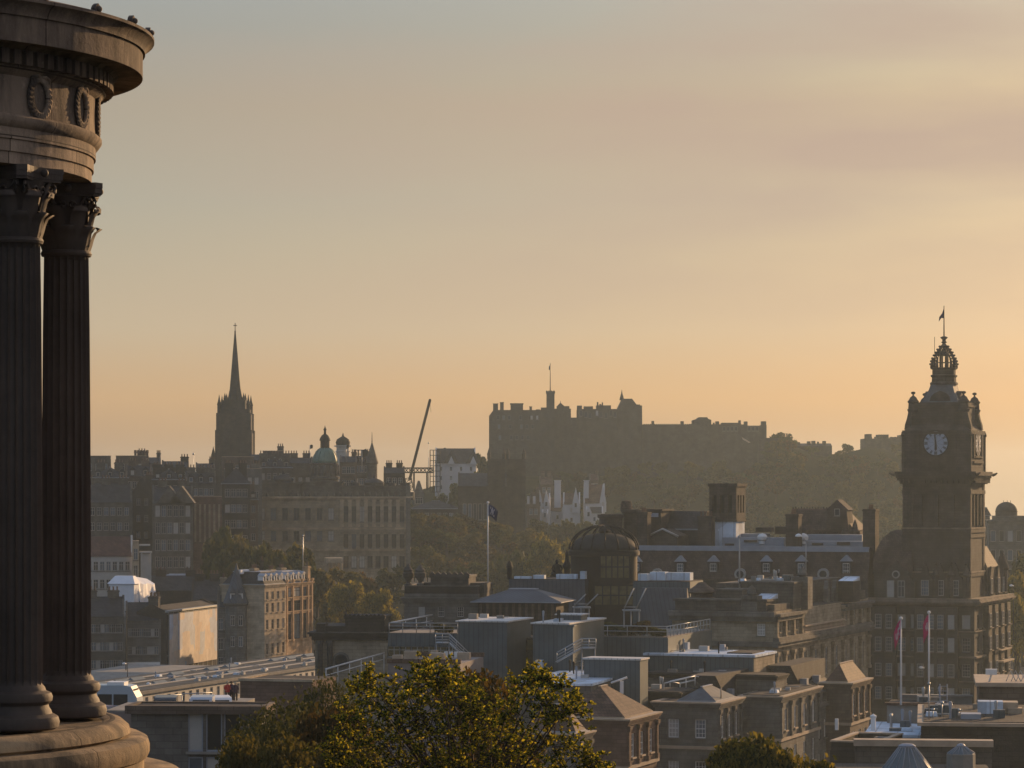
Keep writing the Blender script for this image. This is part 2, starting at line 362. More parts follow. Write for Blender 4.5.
# ------------------------------------------------------------------ ground
def lerp(tab, x):
    if x <= tab[0][0]: return tab[0][1]
    for (a, b), (c, d) in zip(tab, tab[1:]):
        if x <= c:
            t = (x-a)/(c-a); t = t*t*(3-2*t)
            return b+(d-b)*t
    return tab[-1][1]
BASE = [(-60, 96.3), (42, 96.3), (62, 90), (80, 85), (120, 77), (200, 66), (300, 61), (400, 60), (540, 60.5), (600, 64), (700, 69), (850, 75), (1000, 80), (1300, 80), (1700, 72), (4000, 60)]
CREST = [(-120, 84), (-60, 90), (-25, 101), (-5, 104), (94, 104), (101, 116), (111, 115), (124, 112), (130, 111.5), (138, 114), (157, 114), (167, 98), (186, 78), (300, 70)]   # castle rock, by X
OLDTOWN = [(-420, 70), (-330, 92), (-60, 93), (-25, 86), (30, 76)]
def ground(x, y):
    z = lerp(BASE, y)
    z = max(z, z+(lerp(CREST, x*1150/max(y, 900))-z)*lerp([(985, 0), (1125, 1), (1260, 1), (1600, 0)], y))
    z = max(z, z+(lerp(OLDTOWN, x)-z)*lerp([(740, 0), (880, 1), (1010, 1), (1250, 0)], y))
    # sunken railway valley right of the old town
    z -= 10*lerp([(-20, 0), (10, 1), (60, 1), (80, 0)], x)*lerp([(500, 0), (560, 1), (760, 1), (900, 0)], y)
    z += 1.2*math.sin(x*0.05+1.3)*math.cos(y*0.045)*lerp([(60, 0), (120, 1)], y)
    z += (1.6*math.sin(x*0.13)*math.sin(y*0.11+0.6))*lerp([(960, 0), (1050, 1)], y)
    return z
def ground_sheet():
    xs = sorted(set([-1500, -1100, -800, -600]+[-480+8*i for i in range(121)]+[600, 800, 1100, 1500]))
    ys = [-60+12*i for i in range(22)]+[210+15*i for i in range(40)]+[815+9*i for i in range(60)]+[1380, 1450, 1550, 1700, 1900, 2200, 2600, 3200, 4000]
    v = [(x, y, ground(x, y)) for y in ys for x in xs]; n = len(xs)
    f = [(j*n+i, j*n+i+1, (j+1)*n+i+1, (j+1)*n+i) for j in range(len(ys)-1) for i in range(n-1)]
    mb = MB(); mb.add(v, f, 0, True)
    m, N, L, P = newmat('ground cover')
    t = N.new('ShaderNodeTexCoord')
    g = N.new('ShaderNodeNewGeometry'); sp = N.new('ShaderNodeSeparateXYZ'); L.new(g.outputs['Normal'], sp.inputs[0])
    grass = mixc(N, L, rng(N, L, noise(N, L, t.outputs['Object'], 0.06, 8, 0.7), 0.35, 0.65), (0.022, 0.023, 0.010), (0.050, 0.044, 0.022))
    rock = mixc(N, L, rng(N, L, noise(N, L, t.outputs['Object'], 0.15, 8, 0.7), 0.35, 0.65), (0.025, 0.022, 0.017), (0.065, 0.056, 0.042))
    steep = rng(N, L, sp.outputs[2], 0.9, 0.75)
    c1 = mixc(N, L, steep, grass, rock)
    town = mixc(N, L, rng(N, L, noise(N, L, t.outputs['Object'], 0.03, 6), 0.4, 0.6), (0.05, 0.048, 0.045), (0.11, 0.10, 0.085))
    s2 = N.new('ShaderNodeSeparateXYZ'); L.new(t.outputs['Object'], s2.inputs[0])
    low = rng(N, L, s2.outputs[2], 64, 72)
    L.new(mixc(N, L, low, town, c1), P.inputs['Base Color']); P.inputs['Roughness'].default_value = 1.0; P.inputs['Specular IOR Level'].default_value = 0.0
    o = mb.build('ground', m); tag(o, kind='structure')
ground_sheet()
hb = MB().box(-1520, 1520, -75, 4020, 42, 153)
m, Nh, Lh, Ph = newmat('evening haze')
Nh.remove(Ph)
pv = Nh.new('ShaderNodeVolumePrincipled'); pv.inputs['Color'].default_value = (*HAZE['color'], 1); pv.inputs['Density'].default_value = HAZE['density']; pv.inputs['Anisotropy'].default_value = HAZE['aniso']
Lh.new(pv.outputs[0], Nh['Material Output'].inputs['Volume'])
tag(hb.build('haze', m), 'thin golden evening haze over the whole city', 'haze', kind='stuff')
# ------------------------------------------------------------------ windows and buildings
WIN = {}
def window_mesh(w, h, style):
    """frame and sill in one mesh, glass in another; bottom centre at the origin, facing -y"""
    k = (round(w, 1), round(h, 1), style)
    if k in WIN: return WIN[k]
    w, h = k[:2]
    fr, gl = MB(), MB()
    t = 0.09
    if style != 'slot':
        fr.box(-w/2, -w/2+t, -.05, .05, 0, h).box(w/2-t, w/2, -.05, .05, 0, h).box(-w/2+t, w/2-t, -.05, .05, h-t, h).box(-w/2+t, w/2-t, -.05, .05, 0, t*1.3)
        if style in ('sash', 'blind'):
            fr.box(-w/2+t, w/2-t, -.045, .045, h*.5-.045, h*.5+.045)
            for i in (1, 2): fr.box(-w/2+w*i/3-.022, -w/2+w*i/3+.022, -.035, .035, t*1.3, h-t)
            for q in (.25, .75): fr.box(-w/2+t, w/2-t, -.032, .032, h*q-.02, h*q+.02)
        if style == 'cross':
            fr.box(-.05, .05, -.045, .045, t, h-t).box(-w/2+t, w/2-t, -.04, .04, h*.66-.04, h*.66+.04)
    fr.box(-w/2-.12, w/2+.12, -.38, -.02, -.16, -.004, 1)
    gl.box(-w/2+.02, w/2-.02, .0, .03, .05, h-.03)
    WIN[k] = (fr, gl); return WIN[k]
WPROTO = {}; WR = random.Random(2)
def window(parent, loc, rz, w, h, style='sash', fine=False, frame=None, pane='glass', sill=None):
    if pane == 'glass': pane = WR.choice(('glass', 'glass', 'glass', 'glass', 'glassblue', 'glassblue', 'blind'))
    k = (round(w, 1), round(h, 1), style, fine, frame, pane, sill)
    fm, sm, pm = M[frame or 'frame'], M[sill or 'grey'], M[pane]
    if k not in WPROTO:
        fr, gl = window_mesh(w, h, style)
        if fine:
            WPROTO[k] = (fr.mesh('window', [fm, sm]), gl.mesh('pane', pm))
        else:
            mb = MB(); mb.v = list(fr.v); mb.f = [list(q) for q in fr.f]; mb.m = list(fr.m); mb.sm = list(fr.sm)
            mb.add(gl.v, gl.f, 2)
            WPROTO[k] = (mb.mesh('window', [fm, sm, pm]), None)
    a, b = WPROTO[k]
    o = link('window', a, parent, loc, rz)
    if b: link('pane', b, o)
    return o
def panel(mb, o, u, n, W, H, openings, depth=0.3, m=0):
    """upright wall face: origin o, along u (unit), outward normal n, with real recessed openings"""
    o, u, n = Vector(o), Vector(u), Vector(n); zv = Vector((0, 0, 1))
    us = sorted(set([0.0, W]+[round(q, 4) for op in openings for q in op[:2]])); zs = sorted(set([0.0, H]+[round(q, 4) for op in openings for q in op[2:4]]))
    us = [q for q in us if -1e-6 <= q <= W+1e-6]; zs = [q for q in zs if -1e-6 <= q <= H+1e-6]
    P = lambda a, z, d=0: tuple(o+u*a+zv*z-n*d)
    for i in range(len(us)-1):
        for j in range(len(zs)-1):
            cu, cz = (us[i]+us[i+1])/2, (zs[j]+zs[j+1])/2
            if any(a < cu < b and c < cz < d for a, b, c, d in openings): continue
            mb.quad(P(us[i], zs[j]), P(us[i+1], zs[j]), P(us[i+1], zs[j+1]), P(us[i], zs[j+1]), m)
    for a, b, c, d in openings:
        mb.quad(P(a, c), P(b, c), P(b, c, depth), P(a, c, depth), m); mb.quad(P(a, d, depth), P(b, d, depth), P(b, d), P(a, d), m)
        mb.quad(P(a, c, depth), P(a, d, depth), P(a, d), P(a, c), m); mb.quad(P(b, c), P(b, d), P(b, d, depth), P(b, c, depth), m)
        mb.quad(P(a, c, depth+.02), P(b, c, depth+.02), P(b, d, depth+.02), P(a, d, depth+.02), m)

class Bld:
    """a block with its near corner at pixel column px and distance Y; local x runs along the front (to the right),
    local y along the right-hand face (away), z = 0 at its foot"""
    def __init__(s, name, label, cat, px, Y, rot=0, pl=None, pr=None, W=None, L=None, top=None, base=60, H=None, group=None):
        a = R(rot); s.ca, s.sa = math.cos(a), math.sin(a); s.C = (PX(px, Y), Y); s.base = base
        s.root = empty(name, (s.C[0], s.C[1], base), -a); tag(s.root, label, cat, group)
        s.W = W if W else -s.x(pl, 0)
        s.L = L if L else s.y(pr, 0)
        s.H = H if H else PZ(top, Y)-base
        s.fr = []; s.ro = []
    def x(s, px, y=0):
        k = (px-512)/F; return (k*(s.C[1]+y*s.ca)-s.C[0]-y*s.sa)/(s.ca+k*s.sa)
    def y(s, px, x=0):
        k = (px-512)/F; return (k*(s.C[1]-x*s.sa)-s.C[0]-x*s.ca)/(s.sa-k*s.ca)
    def z(s, py, x=0, y=0): return PZ(py, s.C[1]-x*s.sa+y*s.ca)-s.base
    def part(s, name, mb, mat, parent=None, label=None):
        o = mb.build(name, [M[q] for q in mat] if isinstance(mat, (list, tuple)) else M[mat], parent or s.root)
        if label: o['label'] = label
        return o
    def grid(s, face, n, rows, w, style='sash', fine=False, a0=None, a1=None, frame=None, pane='glass', blinds=0.0, sill=None, inset=.17):
        """n columns of windows between a0 and a1 (local x or y); rows = [(z_bottom, height)]"""
        lo = (-s.W if face == 'f' else 0) if a0 is None else a0
        hi = (0 if face == 'f' else s.L) if a1 is None else a1
        for i in range(n):
            u = lo+(i+.5)*(hi-lo)/n
            for z0, h in rows:
                (s.fr if face == 'f' else s.ro).append((u-w/2, u+w/2, z0, z0+h))
                pn = 'blind' if random.random() < blinds else pane
                if face == 'f': window(s.root, (u, inset, z0), 0, w, h, style, fine, frame, pn, sill)
                else: window(s.root, (-inset, u, z0), R(90), w, h, style, fine, frame, pn, sill)
        return s
    def walls(s, mat, H=None, x0=None, y1=None, top=True):
        H = H or s.H; W = s.W; L = s.L; mb = MB()
        panel(mb, (-W, 0, 0), (1, 0, 0), (0, -1, 0), W, H, [(a+W, b+W, c, d) for a, b, c, d in s.fr])
        panel(mb, (0, 0, 0), (0, 1, 0), (1, 0, 0), L, H, s.ro)
        mb.quad((-W, L, 0), (-W, 0, 0), (-W, 0, H), (-W, L, H)); mb.quad((0, L, 0), (-W, L, 0), (-W, L, H), (0, L, H))
        if top: mb.quad((-W, 0, H), (0, 0, H), (0, L, H), (-W, L, H))
        return s.part('wall', mb, mat)
    def band(s, name, z0, z1, p, mat):
        W, L = s.W, s.L; mb = MB()
        mb.box(-W-p, p, -p, .05, z0, z1).box(-W-p, -W+.05, .05, L-.05, z0, z1).box(-.05, p, .05, L-.05, z0, z1).box(-W-p, p, L-.05, L+p, z0, z1)
        return s.part(name, mb, mat)
    def cornice(s, z, mat='grey', p=.45, h=.5):
        W, L = s.W, s.L; mb = MB()
        for a, b, q in ((0, .45, .45), (.45, .75, .75), (.75, 1, 1)):
            mb.box(-W-p*q, p*q, -p*q, .04, z+h*a, z+h*b).box(-W-p*q, -W+.04, .04, L-.04, z+h*a, z+h*b).box(-.04, p*q, .04, L-.04, z+h*a, z+h*b).box(-W-p*q, p*q, L-.04, L+p*q, z+h*a, z+h*b)
        return s.part('cornice', mb, mat)
    def parapet(s, h=.9, mat='grey', t=.35, cope='copestone', z=None):
        W, L = s.W-.06, s.L-.06; z = s.H if z is None else z; mb = MB(); e = .06
        for m, g, za, zb in ((0, 0, z+.003, z+h), (1, .07, z+h, z+h+.13)):
            mb.box(-W-g, -e+g, e-g, e+t+g, za, zb, m).box(-W-g, -e+g, L-t-g, L+g, za, zb, m).box(-W-g, -W+t+g, e+t+g, L-t-g, za, zb, m).box(-e-t-g, -e+g, e+t+g, L-t-g, za, zb, m)
        return s.part('parapet', mb, [mat, cope])
    def deck(s, mat='felt', z=None, x0=None, x1=None, y0=None, y1=None):
        z = s.H if z is None else z
        return s.part('roof', MB().box(-s.W+.08, -.08, .08, s.L-.08, z+.002, z+.1), mat)
    def hip(s, h, mat='slate', ov=.3, z=None, x0=None, x1=None, y0=None, y1=None, slope=None, ridge='lead', parent=None, name='roof'):
        z = s.H if z is None else z
        x0 = -s.W-ov if x0 is None else x0; x1 = ov if x1 is None else x1; y0 = -ov if y0 is None else y0; y1 = s.L+ov if y1 is None else y1
        w, l = x1-x0, y1-y0; q = slope or min(w, l)/2*.98
        q = min(q, min(w, l)/2*.99)
        mb = MB().box(x0, x1, y0, y1, z+.004, z+.14, 1).frus((x0+.02, x1-.02, y0+.02, y1-.02, z+.14), (x0+q, x1-q, y0+q, y1-q, z+h))
        mb.box(x0+q-.12, x1-q+.12, y0+q-.12, y1-q+.12, z+h-.01, z+h+.1, 1)
        return s.part(name, mb, [mat, ridge], parent)
    def gable(s, h, along='x', mat='slate', wall='grey', ov=.25, z=None, x0=None, x1=None, y0=None, y1=None, steps=0):
        z = s.H if z is None else z
        x0 = -s.W if x0 is None else x0; x1 = 0 if x1 is None else x1; y0 = 0 if y0 is None else y0; y1 = s.L if y1 is None else y1
        mb = MB()
        if along == 'y':   # ridge runs away from the street front: gable faces -y
            xm = (x0+x1)/2
            mb.add([(x0-ov,y0+.3,z-.1),(xm,y0+.3,z+h),(x1+ov,y0+.3,z-.1),(x0-ov,y1-.3,z-.1),(xm,y1-.3,z+h),(x1+ov,y1-.3,z-.1)], [(0,3,4,1),(1,4,5,2),(0,1,2),(3,5,4),(0,2,5,3)])
            for ya, yb in ((y0+.01, y0+.42), (y1-.42, y1-.01)):
                g = MB()
                if steps:
                    for k in range(steps):
                        q = (x1-x0)/2*k/steps
                        g.box(x0+q+.01, x1-q-.01, ya, yb, z+h*k/steps+(.004 if not k else 0), z+h*(k+1)/steps+.45)
                else: g.prism([(x0+.01, z+.004), (x1-.01, z+.004), (xm+.25, z+h+.3), (xm-.25, z+h+.3)], 'y', ya, yb)
                s.part('gable', g, wall)
        else:
            ym = (y0+y1)/2
            mb.add([(x0+.3,y0-ov,z-.1),(x0+.3,ym,z+h),(x0+.3,y1+ov,z-.1),(x1-.3,y0-ov,z-.1),(x1-.3,ym,z+h),(x1-.3,y1+ov,z-.1)], [(0,3,4,1),(1,4,5,2),(0,1,2),(3,5,4),(0,2,5,3)])
            for xa, xb in ((x0+.01, x0+.42), (x1-.42, x1-.01)):
                g = MB()
                if steps:
                    for k in range(steps):
                        q = (y1-y0)/2*k/steps
                        g.box(xa, xb, y0+q+.01, y1-q-.01, z+h*k/steps+(.004 if not k else 0), z+h*(k+1)/steps+.45)
                else: g.prism([(y0+.01, z+.004), (y1-.01, z+.004), (ym+.25, z+h+.3), (ym-.25, z+h+.3)], 'x', xa, xb)
                s.part('gable', g, wall)
        return s.part('roof', mb, mat)
    def chimney(s, x, y, w, d, z0, z1, pots=3, mat='grey', pot='tile'):
        mb = MB().box(x-w/2, x+w/2, y-d/2, y+d/2, z0, z1-.35).box(x-w/2-.12, x+w/2+.12, y-d/2-.12, y+d/2+.12, z1-.35, z1-.1).box(x-w/2-.02, x+w/2+.02, y-d/2-.02, y+d/2+.02, z1-.1, z1)
        o = s.part('chimney', mb, mat)
        for i in range(pots):
            t = (i+.5)/pots-.5
            px, py = (x+t*w, y) if w >= d else (x, y+t*d)
            mb2 = MB().lathe([(.17, 0), (.2, .06), (.15, .12), (.14, .6), (.18, .64), (.17, .72)], 8, (px, py, z1), 0)
            s.part('chimney_pot', mb2, pot, o)
        return o
    def clutter(s, n, z, x0, x1, y0, y1, seed=0):
        """small vents, hatches, pipes and cable trays standing on a flat roof"""
        rd = random.Random(seed)
        for i in range(n):
            x, y, k = rd.uniform(x0, x1), rd.uniform(y0, y1), rd.random()
            if k < .35:
                q = rd.uniform(.25, .6); s.part('roof_vent', MB().box(x-q, x+q, y-q*.7, y+q*.7, z, z+rd.uniform(.3, .8)), rd.choice(('lead', 'concrete', 'clad', 'offwhite')))
            elif k < .65: s.part('vent_pipe', MB().lathe([(.09, z), (.09, z+rd.uniform(.5, 1.2)), (.16, z+1.25), (.1, z+1.4), (0.001, z+1.42)], 8, (x, y, 0)), rd.choice(('lead', 'steel', 'iron')))
            elif k < .85:
                l = rd.uniform(1.2, 3); s.part('cable_tray', MB().box(x, min(x+l, x1+.3), y-.1, y+.1, z+.12, z+.22), 'steel')
            else: s.part('roof_hatch', MB().frus((x-.5, x+.5, y-.5, y+.5, z), (x-.42, x+.42, y-.42, y+.42, z+.35)), 'palelead')
    def dormer(s, x, y, z, w, h, rh=.9, d=3, wall='hotel', roof='slate', style='sash', fine=False, face='f', frame='white'):
        mb = MB()
        t = Matrix.Translation((x, y, z)) @ Matrix.Rotation(0 if face == 'f' else R(90), 4, 'Z')
        mb.T = t
        ow, oh = w*.62, h*.8
        panel(mb, (-w/2, 0, 0), (1, 0, 0), (0, -1, 0), w, h, [(w/2-ow/2, w/2+ow/2, h*.1, h*.1+oh)], .15)
        mb.quad((w/2, 0, 0), (w/2, d, 0), (w/2, d, h), (w/2, 0, h)); mb.quad((-w/2, d, 0), (-w/2, 0, 0), (-w/2, 0, h), (-w/2, d, h))
        mb.add([(-w/2-.15, -.2, h), (w/2+.15, -.2, h), (0, -.2, h+rh), (-w/2-.15, d, h), (w/2+.15, d, h), (0, d, h+rh)], [(0, 1, 2), (1, 4, 5, 2), (0, 2, 5, 3), (0, 3, 4, 1)], 1)
        o = s.part('dormer', mb, [wall, roof])
        p = t @ Vector((0, .1, h*.1))
        window(o, tuple(p), 0 if face == 'f' else R(90), ow, oh, style, fine, frame)
        return o

# ------------------------------------------------------------------ trees
def crown_mesh(seed, rx, rz, zc, lobes, n, leaf, mat, ragged=.35, flat=.0):
    """leaf-sized faces scattered through the volume of uneven lobes"""
    rd = random.Random(seed); vs, fs = [], []; LB = []
    for i in range(lobes):
        a = rd.uniform(0, 6.283); q = rd.random()**.5*.72; h = rd.uniform(-.75, .8)
        sc = math.sqrt(max(.08, 1-h*h))
        r = rd.uniform(.28, .5)
        LB.append((math.cos(a)*q*rx*sc, math.sin(a)*q*rx*sc, zc+h*rz*.72, r*rx*rd.uniform(.8, 1.2), r*rz*rd.uniform(.7, 1.1)))
    tot = sum(l[3]**2 for l in LB)
    for cx, cy, cz, lr, lz in LB:
        for k in range(int(n*lr*lr/tot)):
            v = Vector((rd.gauss(0, 1), rd.gauss(0, 1), rd.gauss(0, 1))); v.normalize()
            if v.z < -.3 and rd.random() < .5: v.z = -v.z
            q = 1-abs(rd.gauss(0, ragged)); q = max(.15, q)
            if rd.random() < .12: q *= rd.uniform(1.0, 1.25)
            c = Vector((cx+v.x*lr*q, cy+v.y*lr*q, cz+v.z*lz*q))
            d = Vector((rd.gauss(0, 1), rd.gauss(0, 1), rd.gauss(0, .7))).normalized(); e = d.cross(Vector((rd.gauss(0, 1), rd.gauss(0, 1), rd.gauss(0, 1)))).normalized()
            s1 = leaf*rd.uniform(.6, 1.35); s2 = s1*rd.uniform(.45, .7); g = d.cross(e)*s1*.18
            o = len(vs)
            vs += [c-d*s1, c-d*s1*.1+e*s2+g, c+d*s1, c-d*s1*.1-e*s2+g]
            fs += [(o, o+1, o+2), (o, o+2, o+3)]
    me = bpy.data.meshes.new('crown'); me.from_pydata([tuple(v) for v in vs], [], fs); me.materials.append(M[mat]); me.update()
    return me, LB
def trunk_mesh(LB, h0, r, seed=0):
    rd = random.Random(seed); mb = MB()
    top = Vector((0, 0, max(l[2] for l in LB)*.8)); mid = Vector((rd.uniform(-.1, .1)*h0, rd.uniform(-.1, .1)*h0, h0))
    mb.tube([(0, 0, -1.2), (0, 0, h0*.3), mid, mid.lerp(top, .6), top], [r*1.35, r, r*.8, r*.5, r*.15], 7)
    for l in LB:
        e = Vector(l[:3]); st = Vector((0, 0, 0)).lerp(mid, rd.uniform(.75, 1)) if e.z < mid.z*1.6 else mid.lerp(top, rd.uniform(.1, .6))
        q = st.lerp(e, .5); q.z -= abs(e.z-st.z)*.12
        mb.tube([st, q, e], [r*.42, r*.27, r*.07], 5)
    return mb.mesh('trunk', M['bark'])
TP = {}
def tree_kind(key, seed, rx, rz, zc, lobes, n, leaf, mat, r=.22, **kw):
    cm, LB = crown_mesh(seed, rx, rz, zc, lobes, n, leaf, mat, **kw)
    TP[key] = (cm, trunk_mesh(LB, zc*.62, r, seed))
def tree(key, x, y, z, label, group=None, sc=1.0, rz=0.0, sz=None, name='broadleaf_tree'):
    o = empty(name, (x, y, z), rz); o.scale = (sc, sc, sz or sc); tag(o, label, 'tree', group)
    link('trunk', TP[key][1], o); link('crown', TP[key][0], o)
    return o
# ------------------------------------------------------------------ the round columned monument, left foreground
def monument():
    Y0 = 29.0; cx = -6.67; ZB = CZ-2.27            # foot of the columns
    root = empty('monument', (cx, Y0, ZB)); tag(root, 'round fluted stone monument with Corinthian columns close at the left edge of the view', 'monument')
    mono, colm = M['monument'], M['column']
    # stepped round podium
    mb = MB().lathe([(2.62, -.03), (2.70, 0), (2.80, -.02), (2.87, -.08), (2.885, -.14), (2.84, -.165), (2.84, -.17)][::-1] + [(0.001, -.0)], 96)
    mb.build('step', M['podium'], root)
    MB().lathe([(3.0, -.40), (3.05, -.385), (3.075, -.33), (3.075, -.26), (3.055, -.20), (3.0, -.172), (2.5, -.172)], 96).build('step', M['podium'], root)
    MB().lathe([(3.02, -1.15), (3.02, -.402), (2.6, -.402)], 96).build('drum', M['podium'], root)
    MB().lathe([(3.44, -1.5), (3.44, -.62), (3.41, -.56), (3.37, -.53), (3.03, -.52)], 96).build('plinth', M['podium'], root)
    # columns
    CH = 5.32
    n, per = 20, 7
    def flute_ring(r, z, depth):
        out = []
        for i in range(n):
            for k in range(per):
                t = (k/per)*2-1
                rr = r if k == 0 else r-depth*math.sqrt(max(0, 1-t*t))
                a = 2*math.pi*(i+k/per)/n
                out.append((rr*math.cos(a), rr*math.sin(a), z))
        return out
    sh = MB(); rings = [(.246, .42, .0), (.246, .47, .036), (.245, 1.6, .038), (.24, 2.8, .038), (.232, 3.9, .036), (.222, 4.56, .034), (.222, 4.6, .0)]
    vs = []; K = n*per
    for r, z, d in rings: vs += flute_ring(r, z, d)
    sh.add(vs, [(j*K+i, j*K+(i+1) % K, (j+1)*K+(i+1) % K, (j+1)*K+i) for j in range(len(rings)-1) for i in range(K)], 0, False)
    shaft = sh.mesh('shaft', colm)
    base = MB().lathe([(.36, 0), (.395, .02), (.405, .07), (.39, .12), (.35, .145), (.335, .15), (.325, .18), (.305, .21), (.30, .235), (.315, .25), (.335, .27), (.34, .31), (.325, .345), (.29, .36), (.275, .37), (.265, .40), (.248, .42)], 40).mesh('base', colm)
    cap = MB()
    cap.lathe([(.222, 4.60), (.245, 4.605), (.255, 4.63), (.245, 4.655), (.222, 4.66), (.218, 4.7), (.222, 4.95), (.245, 5.12), (.275, 5.2)], 32)
    def leaf(a, r0, z0, h, wd, curl):
        pts = [(0, 0), (.25, .02), (.5, .035), (.75, .06), (.93, .12), (1.0, curl*.8), (.93, curl), (.84, curl*.96)]
        vs = []
        for i, (t, o) in enumerate(pts):
            wv = wd*(1-.25*t) if t < .9 else wd*.55
            rr = r0+o
            for q in (-1, -.5, 0, .5, 1):
                b = a+q*wv/2/r0; d = .018*(1-abs(q)) - (.012 if abs(q) == .5 else 0)
                vs.append(((rr+d)*math.cos(b), (rr+d)*math.sin(b), z0+h*t))
        fs = [(j*5+i, j*5+i+1, (j+1)*5+i+1, (j+1)*5+i) for j in range(len(pts)-1) for i in range(4)]
        cap.add(vs, fs, 0, True)
    for i in range(8): leaf(2*math.pi*i/8, .222, 4.66, .24, .16, .09)
    for i in range(8): leaf(2*math.pi*(i+.5)/8, .225, 4.70, .40, .16, .125)
    for i in range(4):     # corner volutes and the stalks under them
        a = math.pi/4+i*math.pi/2; u = Vector((math.cos(a), math.sin(a), 0)); t = Vector((-math.sin(a), math.cos(a), 0))
        for sgn in (-1, 1):
            pts = []
            for k in range(15):
                th = k/14*3.6*math.pi; rr = .075*(1-k/17)
                pts.append(u*(.315+rr*math.cos(th+1.6))+t*sgn*.035+Vector((0, 0, 5.135+rr*math.sin(th+1.6))))
            cap.tube(pts, [.022-.0009*k for k in range(15)], 5)
            cap.tube([Vector((0, 0, 4.86))+(u*.8+t*sgn*.6).normalized()*.23, Vector((0, 0, 5.05))+(u*.9+t*sgn*.42).normalized()*.265, u*.31+t*sgn*.04+Vector((0, 0, 5.2))], [.018, .022, .024], 5)
        b = i*math.pi/2     # inner helices and the flower on each face
        u2 = Vector((math.cos(b), math.sin(b), 0)); t2 = Vector((-math.sin(b), math.cos(b), 0))
        for sgn in (-1, 1):
            cap.tube([u2*.265+t2*sgn*(.045+.04*math.cos(k*.75)*(1-k/12))+Vector((0, 0, 5.10+.045*math.sin(k*.75)*(1-k/12))) for k in range(9)], .013, 5)
        cap.ball(tuple(u2*.33+Vector((0, 0, 5.262))), .04)
    ab = []
    for i in range(4):
        a = math.pi/4+i*math.pi/2
        c0 = Vector((math.cos(a), math.sin(a)))*.43; t = Vector((-math.sin(a), math.cos(a)))
        c1 = Vector((math.cos(a+math.pi/2), math.sin(a+math.pi/2)))*.43; t1 = Vector((-math.sin(a+math.pi/2), math.cos(a+math.pi/2)))
        p0, p1 = c0+t*.05, c1-t1*.05; mid = (p0+p1)/2; nrm = -mid.normalized()
        ab.append(tuple(c0-t*.05))
        for k in range(7):
            s = k/6; ab.append(tuple(p0.lerp(p1, s)+nrm*.075*(1-(2*s-1)**2)))
    cap.prism(ab, 'z', 5.215, 5.265); cap.prism([(x*.965, y*.965) for x, y in ab], 'z', 5.19, 5.214); cap.prism([(x*1.02, y*1.02) for x, y in ab], 'z', 5.266, 5.32)
    capm = cap.mesh('capital', colm)
    rc = 2.25
    for i in range(9):
        phi = R(29-40*i)                 # from +x, positive towards the camera
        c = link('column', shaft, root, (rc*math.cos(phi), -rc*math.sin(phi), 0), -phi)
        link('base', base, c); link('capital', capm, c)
    # entablature: architrave, frieze, dentils, cornice
    z = CH+.004
    MB().lathe([(2.05, z), (2.50, z), (2.50, z+.11), (2.52, z+.114), (2.52, z+.225), (2.54, z+.23), (2.54, z+.335), (2.565, z+.35), (2.60, z+.40), (2.60, z+.43), (2.57, z+.455), (2.545, z+.455), (2.05, z+.455)], 120).build('architrave', mono, root)
    fz = z+.456
    MB().lathe([(2.1, fz), (2.545, fz), (2.545, fz+.36), (2.57, fz+.375), (2.61, fz+.41), (2.64, fz+.43), (2.1, fz+.43)], 120).build('frieze', mono, root)
    dz = fz+.431
    dn = MB().lathe([(2.1, dz), (2.63, dz), (2.63, dz+.15), (2.1, dz+.15)], 120)
    for i in range(118):
        a = 2*math.pi*i/118; dn.T = Matrix.Rotation(a, 4, 'Z'); dn.box(2.60, 2.715, -.042, .042, dz+.012, dz+.148)
    dn.T = None; dn.build('dentil_band', M['cornicestone'], root)
    cz = dz+.151
    MB().lathe([(2.1, cz), (2.72, cz), (2.76, cz+.03), (2.97, cz+.03), (3.0, cz+.01), (3.005, cz+.012), (3.005, cz+.25), (3.03, cz+.252), (3.03, cz+.275), (3.04, cz+.30), (3.065, cz+.335), (3.095, cz+.36), (3.12, cz+.37), (3.12, cz+.40), (3.09, cz+.41), (2.9, cz+.46), (1.5, cz+.72), (.3, cz+.9), (0.001, cz+.92)], 120).build('cornice', M['cornicestone'], root)
    for i in range(26):                  # antefixes standing round the cornice edge
        a = 2*math.pi*(i+.12)/26
        an = MB(); an.prism([(-.045, 0), (.045, 0), (.05, .035), (.036, .06), (0, .085), (-.036, .06), (-.05, .035)], 'x', -.025, .025)
        an.ball((.035, 0, .03), .03)
        an.build('antefix', M['cornicestone'], root, (3.07*math.cos(a), 3.07*math.sin(a), cz+.40), a)
    # laurel wreaths on the frieze
    wr = MB()
    for k in range(26):
        t = 2*math.pi*k/26; c = Vector((0, .135*math.sin(t), .178*math.cos(t)))
        tg = Vector((0, .135*math.cos(t), -.178*math.sin(t))).normalized()
        for q in (-1, 0, 1):
            d = (tg+c.normalized()*.5*q).normalized(); b = c+c.normalized()*.018*q+Vector((.012, 0, 0))
            wr.tube([b-d*.045, b, b+d*.05], [.006, .026, .004], 5)
    wr.tube([(.0, .14*math.sin(2*math.pi*k/24), .183*math.cos(2*math.pi*k/24)) for k in range(25)], .03, 6)
    for sg in (-1, 1): wr.tube([(.01, 0, .19), (.03, sg*.06, .2), (.02, sg*.13, .178), (.015, sg*.15, .13)], [.025, .022, .016, .006], 5)
    wm = wr.mesh('wreath', mono)
    for i in range(20):
        a = R(12+18*i); link('wreath', wm, root, (2.55*math.cos(a), -2.55*math.sin(a), fz+.19), -a)
